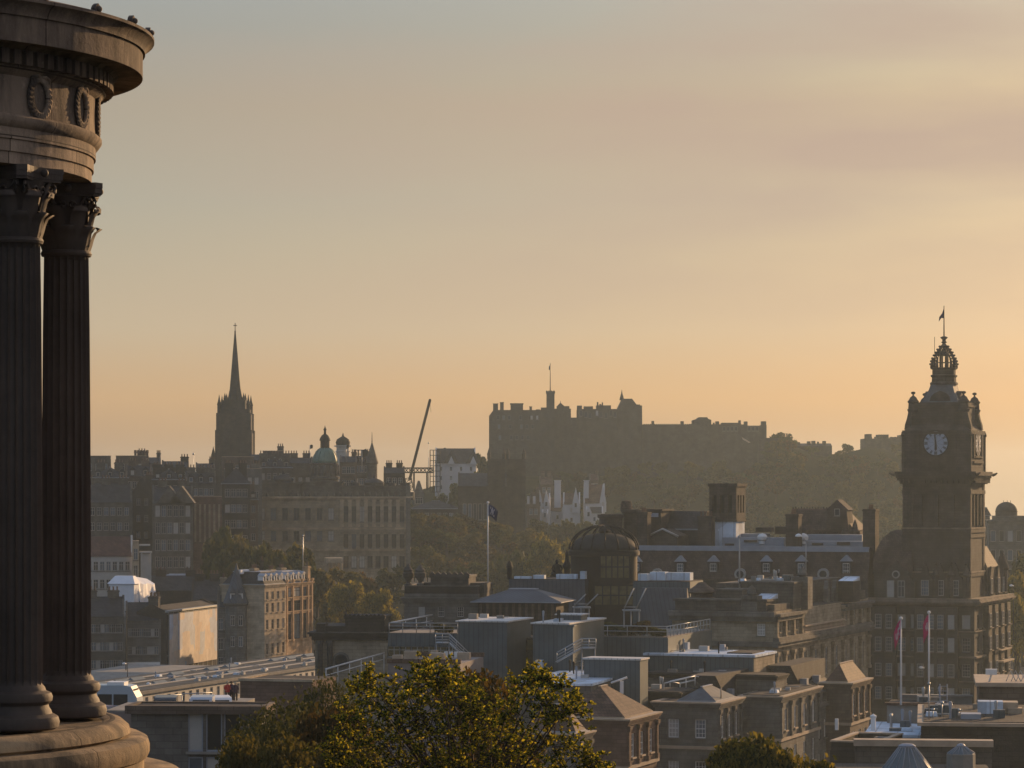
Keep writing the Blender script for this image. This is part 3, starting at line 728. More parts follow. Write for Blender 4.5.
    # urn on a pedestal in the middle
    ur = MB().lathe([(.85, 0), (.85, .2), (.7, .25), (.62, .4), (.62, 1.7), (.72, 1.8), (.72, 1.9), (.3, 1.95), (.25, 2.1), (.5, 2.4), (.68, 2.9), (.66, 3.2), (.5, 3.35), (.3, 3.5), (.1, 3.8), (0.001, 3.85)], 40)
    ur.build('urn', mono, root)
monument()

# ------------------------------------------------------------------ big hotel with the clock tower
def hotel():
    b = Bld('clock_tower_hotel', 'large soot dark hotel with tall square clock tower topped by an open stone crown', 'hotel', 970, 455, 21, pl=903.5, pr=984, top=478, base=64)
    W, L = b.W, b.L; z = b.z
    fx = lambda px, y=0: b.x(px, y)
    # tower shaft: three recessed panels on each face
    sh = MB(); H = z(478); zb = z(640)
    for (o, u, n, ln) in (((-W, 0, 0), (1, 0, 0), (0, -1, 0), W), ((0, 0, 0), (0, 1, 0), (1, 0, 0), L), ((0, L, 0), (-1, 0, 0), (0, 1, 0), W), ((-W, L, 0), (0, -1, 0), (-1, 0, 0), L)):
        sh_op = [(ln*.14, ln*.86, z(528), z(494))]
        panel(sh, o, u, n, ln, H, sh_op, .3)
    sh.quad((-W, 0, H), (0, 0, H), (0, L, H), (-W, L, H))
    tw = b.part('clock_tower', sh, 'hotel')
    det = MB()                                    # corner piers and string courses
    for x0, y0 in ((-W, 0), (0, 0), (0, L), (-W, L)):
        det.box(x0-(.12 if x0 else .9), x0+(.9 if x0 else .12), y0-(.9 if y0 else .12), y0+(.12 if y0 else .9), 0, H-.02)
    for py in (492, 531, 536, 575): det.box(-W-.2, .2, -.2, L+.2, z(py)-.3, z(py)+.25)
    for i in range(3):
        xx = -W+W*(.26+.24*i); det.box(xx-.25, xx+.25, -.12, .2, z(526), z(495)); yy = L*(.26+.24*i); det.box(-.2, .12, yy-.25, yy+.25, z(526), z(495))
    b.part('pier', det, 'hotel', tw)
    bd = MB()
    for py in (531, 575): bd.box(-W-.26, .26, -.26, L+.26, z(py)+.26, z(py)+.5)
    b.part('string_course', bd, 'hoteltrim', tw)
    for i in range(3):
        window(tw, (-W*(.25+.25*i), .22, z(569)), 0, .9, 2.6, 'plain', False, 'frame'); 
    # big balcony cornice under the clock
    cn = MB()
    for k, (p, pa, pb) in enumerate(((.5, 484, 480.5), (.85, 480.5, 478), (1.0, 478, 475.5), (1.35, 475.5, 473.6), (1.15, 473.6, 471.5))):
        cn.box(-W-p, p, -p, L+p, z(pa), z(pb))
    for i in range(13):
        x = -W+W*i/12; cn.box(x-.16, x+.16, -.95, -.1, z(483), z(478.2)); y = L*i/12; cn.box(.1, .95, y-.16, y+.16, z(483), z(478.2))
    for sx, sy in ((-W-1.15, -1.15), (1.15, -1.15), (1.15, L+1.15)):   # beasts at the corners
        cn.tube([(sx*1.0, sy, z(475)), (sx+math.copysign(.45, sx+W/2), sy-.25, z(474)), (sx+math.copysign(.8, sx+W/2), sy-.4, z(472.7))], [.24, .2, .09], 6)
    b.part('balcony_cornice', cn, 'hotel', tw)
    # clock stage
    q = .08
    z0, z1 = z(471.5), z(430)
    st = MB().box(-W-q, q, -q, L+q, z0, z1-.6)
    st.box(-W-q-.18, q+.18, -q-.18, L+q+.18, z1-.6, z1-.2).box(-W-q-.1, q+.1, -q-.1, L+q+.1, z1-.2, z1)
    for x0, y0 in ((-W-q, -q), (q, -q), (q, L+q), (-W-q, L+q)):
        st.box(x0-.16, x0+.16, y0-.16, y0+.16, z0, z(436)); st.lathe([(.3, 0), (.33, .3), (.2, .6), (.1, .8), (0.001, .9)], 8, (x0, y0, z(436)))
    for s in (0, 1):                              # frame round the dial, apron below it
        st.T = Matrix() if s == 0 else Matrix.Translation((0, 0, 0)) @ Matrix.Rotation(R(90), 4, 'Z')
        c0 = fx(936)
        if s: c0 = b.L*.5
        zz = z(443); f = -q if s == 0 else -q
        st.box(c0-3.3, c0-2.6, f-.2, f+.1, z(458), z(431)); st.box(c0+2.6, c0+3.3, f-.2, f+.1, z(458), z(431))
        st.box(c0-2.6, c0+2.6, f-.25, f+.1, z(457.5), z(456)); st.box(c0-3.6, c0+3.6, f-.28, f+.1, z(463), z(461))
    st.T = None
    b.part('clock_stage', st, 'hotel', tw)
    def dial(loc, rz):
        r = 1.88; mb = MB()
        prof = lambda rr, y0, y1, m, n=40: mb.prism([(rr*math.cos(2*math.pi*i/n), rr*math.sin(2*math.pi*i/n)) for i in range(n)], 'y', y0, y1, m)
        prof(r+.18, -.10, .2, 1); prof(r, -.14, -.101, 0)
        for i in range(12):
            a = math.pi*2*i/12; mb.T = Matrix.Rotation(a, 4, 'Y')
            for k in (-1, 0, 1)[: (3 if i % 3 == 0 else 2)] : mb.box(k*.16-.055, k*.16+.055, -.165, -.141, r*.70, r*.96, 1)
        mb.T = None
        n = 40
        for ra, rb in ((.985, 1.0), (.66, .675)):
            vs = [(r*q2*math.cos(2*math.pi*i/n), -.16, r*q2*math.sin(2*math.pi*i/n)) for q2 in (ra, rb) for i in range(n)]
            mb.add(vs, [(i, (i+1) % n, n+(i+1) % n, n+i) for i in range(n)], 1)
        for k in range(8):
            mb.T = Matrix.Rotation(math.pi*2*k/8+.2, 4, 'Y'); mb.box(-.012, .012, -.162, -.143, .1, r*.64, 1)
        mb.T = Matrix.Rotation(R(-6), 4, 'Y'); mb.prism([(-.09, -.35), (.09, -.35), (.12, r*.6), (0, r*.93), (-.12, r*.6)], 'y', -.21, -.19, 1)
        mb.T = Matrix.Rotation(R(179), 4, 'Y'); mb.prism([(-.12, -.3), (.12, -.3), (.2, r*.5), (0, r*.66), (-.2, r*.5)], 'y', -.19, -.17, 1)
        mb.T = None
        d = b.part('clock_face', mb, ['dial', 'iron'], tw); d.location = loc; d.rotation_euler = (0, 0, rz)
    c0 = fx(936)
    dial((c0, -q, z(443)), 0); dial((q, L*.5, z(443)), R(90)); dial((c0, L+q, z(443)), R(180)); dial((-W-q, L*.5, z(443)), R(270))
    # attic stage with corner turrets and an arched dormer on each face
    z2 = z(403); ins = 1.0
    at = MB().frus((-W+.1, -.1, .1, L-.1, z1-.003), (-W+ins, -ins, ins, L-ins, z(424))).box(-W+ins, -ins, ins, L-ins, z(424), z2-.5).box(-W+ins-.2, -ins+.2, ins-.2, L-ins+.2, z2-.5, z2-.15).box(-W+ins, -ins, ins, L-ins, z2-.15, z2+.2)
    b.part('attic_stage', at, 'hotel', tw)
    for x0, y0 in ((-W+1.25, 1.25), (-1.25, 1.25), (-1.25, L-1.25), (-W+1.25, L-1.25)):
        ux, uy = (1 if x0 > -W/2 else -1), (1 if y0 > L/2 else -1)
        mb = MB()
        mb.prism([(.0, z(429)), (1.15, z(429)), (1.05, z(424)), (.75, z(418)), (.55, z(412)), (.65, z(409)), (.0, z(409))], 'y', -.5, .5)
        mb.v = [((x0+ux*.15)+(vx*ux), y0+vy*1.0, vz) for vx, vy, vz in mb.v]
        mb.lathe([(.75, z(412)), (.95, z(409.5)), (.95, z(408.5)), (.8, z(408)), (.75, z(402.5)), (.9, z(401.5)), (.9, z(400.5)), (.7, z(399)), (.5, z(396.5)), (.18, z(395)), (.12, z(394)), (.1, z(393.6)), (.3, z(393)), (.36, z(392)), (.3, z(391)), (0.001, z(390.5))], 10, (x0, y0, 0))
        b.part('corner_turret', mb, 'hotel', tw)
    arch = [(-1.9, 0), (1.9, 0), (1.9, 1.7), (1.7, 1.9), (1.4, 2.7), (.9, 3.2), (.4, 3.4), (0, 3.6), (-.4, 3.4), (-.9, 3.2), (-1.4, 2.7), (-1.7, 1.9), (-1.9, 1.7)]
    for k in range(4):
        mb = MB(); mb.T = Matrix.Translation((-W/2, L/2, 0)) @ Matrix.Rotation(R(90)*k, 4, 'Z') @ Matrix.Translation((0, -L/2+2.3, z(413)))
        mb.prism(arch, 'y', 0, 1.4)
        b.part('pediment', mb, 'hotel', tw)
    # swept lead roof
    cxm, cym = -W/2, L/2
    rf = MB()
    lv = [(403, 3.15), (397, 2.6), (391, 2.1), (386, 1.85), (383.5, 1.75)]
    for (pa, ha), (pb, hb) in zip(lv, lv[1:]): rf.frus((cxm-ha, cxm+ha, cym-ha, cym+ha, z(pa)), (cxm-hb, cxm+hb, cym-hb, cym+hb, z(pb)))
    b.part('tower_roof', rf, 'darklead', tw)
    # lantern and crown
    zl = z(383.5)
    ln = MB().lathe([(2.2, zl), (2.2, zl+.35), (1.95, zl+.5), (1.9, z(376)), (2.1, z(375)), (2.1, z(373.5)), (1.85, z(373)), (1.85, z(368)), (2.15, z(367)), (2.15, z(366))], 8, (cxm, cym, 0), 0, False, rot=R(22.5))
    for k in range(8):
        a = R(45)*k+R(22.5); ln.lathe([(.24, z(366)), (.18, z(362)), (.22, z(360)), (.08, z(356)), (0.001, z(355))], 6, (cxm+1.85*math.cos(a), cym+1.85*math.sin(a), 0))
    for k in range(4):
        a = R(90)*k+R(45); ln.box(cxm+.62*math.cos(a)-.17, cxm+.62*math.cos(a)+.17, cym+.62*math.sin(a)-.17, cym+.62*math.sin(a)+.17, z(366), z(353))
    ln.lathe([(.95, z(361.2)), (.95, z(360.4))], 8, (cxm, cym, 0)); ln.lathe([(1.0, z(354)), (1.0, z(353)), (.6, z(350)), (.25, z(347)), (0.1, z(342))], 8, (cxm, cym, 0))
    b.part('lantern', ln, 'hotel', tw)
    cr = MB()
    for k in range(8):
        a = R(45)*k+R(22.5); u = Vector((math.cos(a), math.sin(a), 0)); c = Vector((cxm, cym, 0)); pts = []
        for t in [i/8 for i in range(9)]:
            r = 1.9*(1-t**1.7)+.16; zz = z(366)+(z(342)-z(366))*t
            pts.append(c+u*r+Vector((0, 0, zz)))
        cr.tube(pts, [.15, .14, .14, .14, .13, .13, .12, .12, .12], 6)
        for p in pts[1:8]: cr.ball(tuple(p+u*.17+Vector((0, 0, .1))), .17, 0, 6)
    cr.lathe([(.32, z(346)), (.25, z(343.5)), (.28, z(341)), (.5, z(340)), (.3, z(339.3)), (.28, z(337.5)), (.55, z(335.8)), (.6, z(335)), (.3, z(334.2)), (0.05, z(333.6))], 10, (cxm, cym, 0))
    b.part('crown', cr, 'hotel', tw)
    b.part('flagpole', MB().tube([(cxm, cym, z(335)), (cxm, cym, z(303))], [.11, .06], 6), 'iron', tw)
    fl = MB(); zt, zq = z(306), z(319)
    fl.add([(cxm-.05, cym, zt), (cxm-.35, cym+.1, zt-.75), (cxm-.75, cym-.05, zt-1.3), (cxm-.85, cym+.05, zq), (cxm-.4, cym-.1, zq+.55), (cxm-.05, cym, zt-1.5)]+[(cxm-.05, cym+.03, zt), (cxm-.35, cym+.13, zt-.75), (cxm-.75, cym-.02, zt-1.3), (cxm-.85, cym+.08, zq), (cxm-.4, cym-.07, zq+.55), (cxm-.05, cym+.03, zt-1.5)],
        [(0, 1, 2, 3, 4, 5), (11, 10, 9, 8, 7, 6)]+[(i, 6+i, 6+(i+1) % 6, (i+1) % 6) for i in range(6)])
    b.part('flag', fl, 'navy', tw)
    b.part('aerial', MB().tube([(fx(936, L), L-1, z(384)), (fx(936, L), L-1, z(333))], .04, 4), 'iron', tw)

    # corner block that wraps the foot of the tower
    xl = fx(869, -1); ye = b.y(1007, .9)
    Hb = z(600)
    cb = MB()
    xs0 = xl
    op = []; wins = []
    nfx = 8
    for i in range(nfx):
        u = xl+(i+.55)*(.5-xl)/nfx
        for r_, (pa, pb) in enumerate(((629, 615), (652, 638), (677, 664), (700, 688))):
            op.append((u-.65-xl, u+.65-xl, z(pa), z(pb))); wins.append((u, z(pa), z(pb)-z(pa), 0))
    panel(cb, (xl, -1, 0), (1, 0, 0), (0, -1, 0), .9-xl, Hb, op, .4)
    op2 = []
    for i in range(6):
        v = -1+(i+.6)*(ye+1)/6
        for pa, pb in ((629, 615), (652, 638), (677, 664), (700, 688)):
            op2.append((v+1-.65, v+1+.65, z(pa), z(pb))); wins.append((v, z(pa), z(pb)-z(pa), 1))
    panel(cb, (.9, -1, 0), (0, 1, 0), (1, 0, 0), ye+1, Hb, op2, .4)
    cb.quad((xl, ye, 0), (xl, -1, 0), (xl, -1, Hb), (xl, ye, Hb)); cb.quad((.9, ye, 0), (xl, ye, 0), (xl, ye, Hb), (.9, ye, Hb)); cb.quad((xl, -1, Hb), (.9, -1, Hb), (.9, ye, Hb), (xl, ye, Hb))
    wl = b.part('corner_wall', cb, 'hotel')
    for u, z0, h, s in wins:
        if s == 0: window(wl, (u, -1+.25, z0), 0, 1.3, h, 'sash', False, 'frame', 'blind' if random.random() < .25 else 'glass', 'hotel')
        else: window(wl, (.9-.25, u, z0), R(90), 1.3, h, 'sash', False, 'frame', 'glass', 'hotel')
    bal = MB()
    for p, pa, pb in ((.5, 606, 604.5), (.9, 604.5, 602.6), (1.25, 602.6, 601), (1.0, 601, 598.6)):
        bal.box(xl, .9+p, -1-p, ye+p, z(pa), z(pb))
    for p, pa, pb in ((.3, 632, 631), (.45, 658, 656.3), (.3, 682, 681)): bal.box(xl, .9+p, -1-p, ye+p, z(pa), z(pb))
    b.part('balcony', bal, 'hoteltrim')
    for px, yy in ((885, -1), (927, -1), (947, -1)):   # bay strips
        x = fx(px, yy); mb = MB().box(x-1.9, x+1.9, -1.9, -1.05, 0, z(607)); 
        for q2 in (-1.7, 0, 1.7): mb.box(x+q2-.14, x+q2+.14, -2.02, -1.9, z(705), z(608))
        o = b.part('bay', mb, ['hotel'])
        for pa, pb in ((629, 615), (652, 638), (677, 664), (700, 688)):
            for q2 in (-.85, .85): window(o, (x+q2, -1.96, z(pa)), 0, 1.0, z(pb)-z(pa), 'sash', False, 'frame', 'glass', 'hoteltrim')
    for i in range(4):
        v = ye*(.3+.2*i); o = b.part('bay', MB().box(.95, 1.7, v-1.3, v+1.3, 0, z(607)), 'hotel')
        for pa, pb in ((629, 615), (652, 638), (677, 664), (700, 688)): window(o, (1.76, v, z(pa)), R(90), 1.3, z(pb)-z(pa), 'sash', False, 'frame', 'glass', 'hoteltrim')
    # upper storeys: domed front with curly gable, then gabled dormers, then the stepped far end
    up = MB(); xa, xb = fx(874, -.5), fx(912, -.5)
    up.box(xa, xb, -.5, 8, Hb-.003, z(572)); b.part('upper_wall', up, 'hotel')
    dm = MB(); rx_, cx2 = (xb-xa)/2+.2, (xa+xb)/2
    prev = None
    for k in range(8):
        t = k/7*math.pi/2*.93; cur = (cx2-rx_*math.cos(t), cx2+rx_*math.cos(t), 3.9-4.6*math.cos(t), 3.9+4.6*math.cos(t), z(572)+(z(530)-z(572))*math.sin(t))
        if prev: dm.frus(prev, cur)
        prev = cur
    b.part('dome_roof', dm, 'brownslate')
    g = MB(); gx = fx(896, -.9)
    g.prism([(gx-3.0, z(600)), (gx+3.0, z(600)), (gx+3.0, z(582)), (gx+2.3, z(579)), (gx+2.0, z(572)), (gx+1.1, z(567)), (gx+.5, z(565)), (gx, z(561)), (gx-.5, z(565)), (gx-1.1, z(567)), (gx-2.0, z(572)), (gx-2.3, z(579)), (gx-3.0, z(582))], 'y', -.95, -.45)
    go = b.part('curved_gable', g, 'hotel')
    mb = MB(); n = 16
    mb.prism([(gx+.62*math.cos(2*math.pi*i/n), z(575)+.62*math.sin(2*math.pi*i/n)) for i in range(n)], 'y', -1.05, -.951, 0); mb.prism([(gx+.42*math.cos(2*math.pi*i/n), z(575)+.42*math.sin(2*math.pi*i/n)) for i in range(n)], 'y', -1.08, -1.051, 1)
    b.part('round_window', mb, ['frame', 'glass'], go)
    for q2 in (-.85, .85): window(go, (gx+q2, -1.0, z(598)), 0, 1.1, 2.6, 'cross', False, 'offwhite', 'glass', 'hotel')
    for px in (925, 940, 955):
        x = fx(px, -.5); m2 = MB().prism([(x-1.3, Hb-.002), (x+1.3, Hb-.002), (x+1.3, z(580)), (x+.7, z(576)), (x+.4, z(569)), (x, z(563)), (x-.4, z(569)), (x-.7, z(576)), (x-1.3, z(580))], 'y', -.55, .3)
        o = b.part('gabled_dormer', m2, 'hotel'); window(o, (x, -.62, z(596)), 0, 1.2, 2.4, 'sash', False, 'frame', 'glass', 'hotel')
        m3 = MB().lathe([(.5, 0), (.5, 3.6), (.7, 3.8), (.55, 4.2), (.2, 5.0), (.12, 5.4), (.25, 5.6), (0.001, 5.9)], 8, (x+1.75, -.4, Hb)); b.part('pinnacle', m3, 'hotel')
    y1 = L+.3; y2 = b.y(998, .4); y3 = ye
    fu = MB().box(-8, .4, y1, y2, Hb-.003, z(566, 0, 20)); fu.box(-7.5, .35, y2, y3-.2, Hb-.003, z(577, 0, 30))
    b.part('upper_wall', fu, 'hotel')
    zt = z(566, 0, 20); za = z(577, 0, 30)
    rf = MB().frus((-8.2, .5, y1-.1, y2+.1, zt-.002), (-6.0, -1.2, y1+1.2, y2-1.0, z(546, 0, 20))); rf.frus((-7.6, .5, y2+.11, y3-.1, za), (-5, -2.2, y2+.6, y3-2, z(560, 0, 30)))
    b.part('mansard_roof', rf, 'brownslate')
    for v in (y1+2, y2-1.0, y2+2.5):
        m2 = MB().prism([(v-1.2, Hb), (v+1.2, Hb), (v+1.2, z(579, 0, 15)), (v+.4, z(571, 0, 15)), (v, z(566, 0, 15)), (v-.4, z(571, 0, 15)), (v-1.2, z(579, 0, 15))], 'x', .2, .75)
        o = b.part('gabled_dormer', m2, 'hotel'); window(o, (.8, v, Hb+.6), R(90), 1.2, 2.4, 'sash', False, 'frame', 'glass', 'hotel')
    m3 = MB().lathe([(.9, 0), (.9, 4), (1.15, 4.3), (1.0, 4.8), (.4, 6.4), (.15, 7), (0.001, 7.4)], 10, (.3, y3-1.0, Hb)); b.part('corner_turret', m3, 'hotel')
    # street-level canopies catching the sun
    b.part('canopy', MB().box(.95, 2.6, ye*.55, ye*.9, z(667), z(665.5)).box(.95, 2.2, ye*.55, ye*.9, z(655), z(653.7)), 'copestone')

    # long range with the mansard and white dormers
    yf = -1.5; xr, xe = fx(868, yf), fx(600, yf)
    ze = z(582); zm = z(550)
    wl2 = MB().box(xe, xr, yf, 14, 0, ze); b.part('range_wall', wl2, 'hotel')
    ms = MB().frus((xe-.3, xr, yf-.3, 14, ze+.003), (xe+1.2, xr, yf+1.6, 13.4, zm)); b.part('mansard_roof', ms, 'brownslate')
    fl = MB().box(xe+1.0, xr-.2, yf+1.25, yf+1.75, zm-.45, zm+.35); b.part('roof_flashing', fl, 'lead')
    for px in (636, 680, 713, 766, 801, 846):
        x = fx(px, yf+.1); b.dormer(x, yf+.1, z(580.5, x, yf), 1.7, 3.0, 1.0, 2.2, 'hotel', 'lead', 'sash', False, 'f', 'white')
    for px in (657, 740, 823):
        x = fx(px, yf-.2); mb = MB().lathe([(.75, -.1), (.75, .1)], 14, (0, 0, 0)); mb = MB()
        mb.prism([(x+.95*math.cos(2*math.pi*i/14), z(574, x)+.95*math.sin(2*math.pi*i/14)) for i in range(14)], 'y', yf-.2, yf+1.4, 0); mb.prism([(x+.6*math.cos(2*math.pi*i/14), z(574, x)+.6*math.sin(2*math.pi*i/14)) for i in range(14)], 'y', yf-.25, yf-.201, 1)
        b.part('round_window', mb, ['frame', 'glass'])
    # lead flats with plant boxes behind the mansard
    fz2 = MB(); 
    for pa, pb, y0, top in ((722, 784, 5, 537.5), (800, 864, 5, 541), (722, 764, 9, 533.5), (806, 862, 11, 534.5), (640, 700, 5, 547)):
        fz2.box(fx(pa, y0), fx(pb, y0), y0, y0+3.5, zm-.5, z(top, fx(pa, y0), y0))
    b.part('roof_plant_box', fz2, 'lead')
    dk = MB()
    for pa, pb, y0, t0, t1 in ((744, 757, 4.9, 542, 540), (812, 823, 4.9, 545, 543), (837, 850, 4.9, 545, 542), (725, 734, 4.9, 545.5, 543.5), (756, 771, 8.9, 532, 527.5), (775, 788, 12, 534, 526.5)):
        x = fx(pa, y0); dk.box(x, fx(pb, y0), y0-.1, y0+2, z(t0, x, y0), z(t1, x, y0))
    b.part('roof_vent', dk, 'hotel')
    for px in (762, 803):                        # bright ventilation cowls
        x = fx(px, 5); mb = MB().lathe([(.55, 0), (.55, .5), (.8, .7), (.85, 1.2), (.5, 1.6), (0.001, 1.75)], 10, (x, 5.2, z(544, x, 5))); b.part('roof_cowl', mb, 'white')
    # tall stair block with white foot and stone loggia on top
    y0 = 6; xA, xB = fx(710, y0), fx(736, y0); LL = 5.0
    tb = MB().box(xA+.02, xB-.02, y0+.02, y0+LL-.02, zm-.5, z(520, xA, y0)); lo = b.part('roof_tower', tb, 'palelead', None, 'pale lower half of the roof tower')
    tp = MB(); zA, zB = z(520, xA, y0), z(486.5, xA, y0); w = xB-xA
    ops = [(w*(.12+.3*i), w*(.28+.3*i), (zB-zA)*.22, (zB-zA)*.74) for i in range(3)]
    panel(tp, (xA-.1, y0-.1, zA), (1, 0, 0), (0, -1, 0), w+.2, zB-zA, ops, .5); panel(tp, (xB+.1, y0-.1, zA), (0, 1, 0), (1, 0, 0), LL+.2, zB-zA, [(LL*(.12+.3*i), LL*(.28+.3*i), (zB-zA)*.22, (zB-zA)*.74) for i in range(3)], .5)
    tp.quad((xA-.1, y0+LL+.1, zA), (xA-.1, y0-.1, zA), (xA-.1, y0-.1, zB), (xA-.1, y0+LL+.1, zB)); tp.quad((xB+.1, y0+LL+.1, zA), (xA-.1, y0+LL+.1, zA), (xA-.1, y0+LL+.1, zB), (xB+.1, y0+LL+.1, zB))
    tp.box(xA-.3, xB+.3, y0-.3, y0+LL+.3, zB, zB+.5).box(xA-.25, xB+.25, y0-.25, y0+LL+.25, zA-.25, zA-.005)
    for i in range(4):
        x = xA+w*(.05+.3*i); tp.box(x-.16, x+.16, y0-.2, y0-.1, zA, zB)
    for i in range(3):
        x = xA+w*(.12+.3*i); tp.box(x, x+w*.16, y0+.25, y0+.3, zA+(zB-zA)*.22, zA+(zB-zA)*.74, 1); v = y0+LL*(.12+.3*i); tp.box(xB-.3, xB-.25, v, v+LL*.16, zA+(zB-zA)*.22, zA+(zB-zA)*.74, 1)  # black boxes paint the dark inside of the openings
    b.part('loggia', tp, ['hotel', 'iron'], lo)
    # chimney stacks
    for pa, pb, y0, top, d in ((785, 799, 2, 514, 2.2), (862, 876, 1.5, 509, 2.4), (697, 712, 3, 516, 2.0), (636, 648, 3, 512, 2.0)):
        xA, xB = fx(pa, y0), fx(pb, y0); b.chimney((xA+xB)/2, y0+d/2, xB-xA-.25, d, zm-4, z(top, xA, y0), 4, 'hotel')
    # rear ranges
    y0 = 12
    xA, xB = fx(660, y0), fx(704, y0); rr = MB().box(xA-4.5, xB, y0, y0+9, zm-3, z(529, xA, y0)).frus((xA-.2, xB+.2, y0-.2, y0+9.2, z(529, xA, y0)+.002), (xA+.3, xB-.3, y0+2.6, y0+6.5, z(511, xA, y0)))
    b.part('rear_range', rr, 'slate')
    b.part('ridge_flashing', MB().box(xA+.4, xB, y0-.35, y0-.21, z(530, xA, y0), z(528.6, xA, y0)), 'lead')
    xA, xB = fx(645, 9), fx(661, 9); b.part('rear_block', MB().box(xA, xB, 9, 15, zm-3, z(511, xA, 9)).box(xA-.3, xB+.3, 8.7, 15.3, z(511, xA, 9), z(509, xA, 9)), 'hotel')
    b.part('roof_light', MB().box(fx(648, 9), fx(659, 9), 8.6, 8.69, z(517, xA, 9), z(513, xA, 9)), 'lead')
    x = fx(663, 5); g = MB().prism([(x-2.4, zm), (x+2.4, zm), (x+2.4, z(536, x, 5)), (x, z(529, x, 5)), (x-2.4, z(536, x, 5))], 'y', 5, 11)
    g.tube([(x-2.6, 4.9, z(536.5, x, 5)), (x, 4.9, z(529, x, 5)), (x+2.6, 4.9, z(536.5, x, 5))], .2, 4, 1); b.part('gable', g, ['hotel', 'offwhite'])
    y0 = 20; xA, xB = fx(787, y0), fx(829, y0); xC = fx(842, y0)
    rr = MB().box(xA, xC+2, y0, y0+9, zm-3, z(530, xA, y0)).frus((xA-.1, xC+2.1, y0-.1, y0+9.1, z(530, xA, y0)+.002), (xA+.3, xC-1, y0+2.2, y0+7, z(508.5, xA, y0)))
    b.part('rear_range', rr, 'brownslate')
    cre = MB()
    for i in range(16):
        x = xA+.4+(xB-xA)*i/15; cre.box(x-.1, x+.1, y0+2.3, y0+2.5, z(508.6, xA, y0), z(506.6 if i % 2 else 507.4, xA, y0))
    b.part('ridge_cresting', cre, 'iron')
    x = fx(838, y0); g = MB().prism([(x-1.9, z(530, x, y0)), (x+1.9, z(530, x, y0)), (x+1.6, z(511, x, y0)), (x+1.9, z(510, x, y0)), (x, z(499.5, x, y0)), (x-1.9, z(510, x, y0)), (x-1.6, z(511, x, y0))], 'y', y0-.5, y0+3); go = b.part('gabled_dormer', g, 'hotel')
    window(go, (x, y0-.58, z(516, x, y0)), 0, .9, 1.2, 'plain', False, 'frame')
    for px, top in ((855, 520), (847, 526)):
        x = fx(px, y0); b.part('pinnacle', MB().lathe([(.9, z(546, x, y0)), (.9, z(531, x, y0)), (.5, z(529, x, y0)), (.4, z(525, x, y0)), (.1, z(top, x, y0)), (0.001, z(top-1, x, y0))], 8, (x, y0, 0)), 'hotel')
    # round turret ends at the left
    for px, rpx, y0, top in ((607, 12, 3, 514.5), (630, 10, 6, 510)):
        x = fx(px, y0); r = rpx/6.3
        b.part('corner_turret', MB().lathe([(r, 10), (r, z(top+4, x, y0)), (r+.3, z(top+3, x, y0)), (r+.3, z(top, x, y0)), (r-.2, z(top, x, y0)), (r-.3, z(top-.6, x, y0))], 18, (x, y0+r, 0)), 'hotel')
    x = fx(622.5, 6); b.part('cupola', MB().lathe([(1.0, z(512, x, 6)), (.95, z(504, x, 6)), (.8, z(501, x, 6)), (0.001, z(500, x, 6))], 8, (x, 8, 0)), 'brownslate')
hotel()
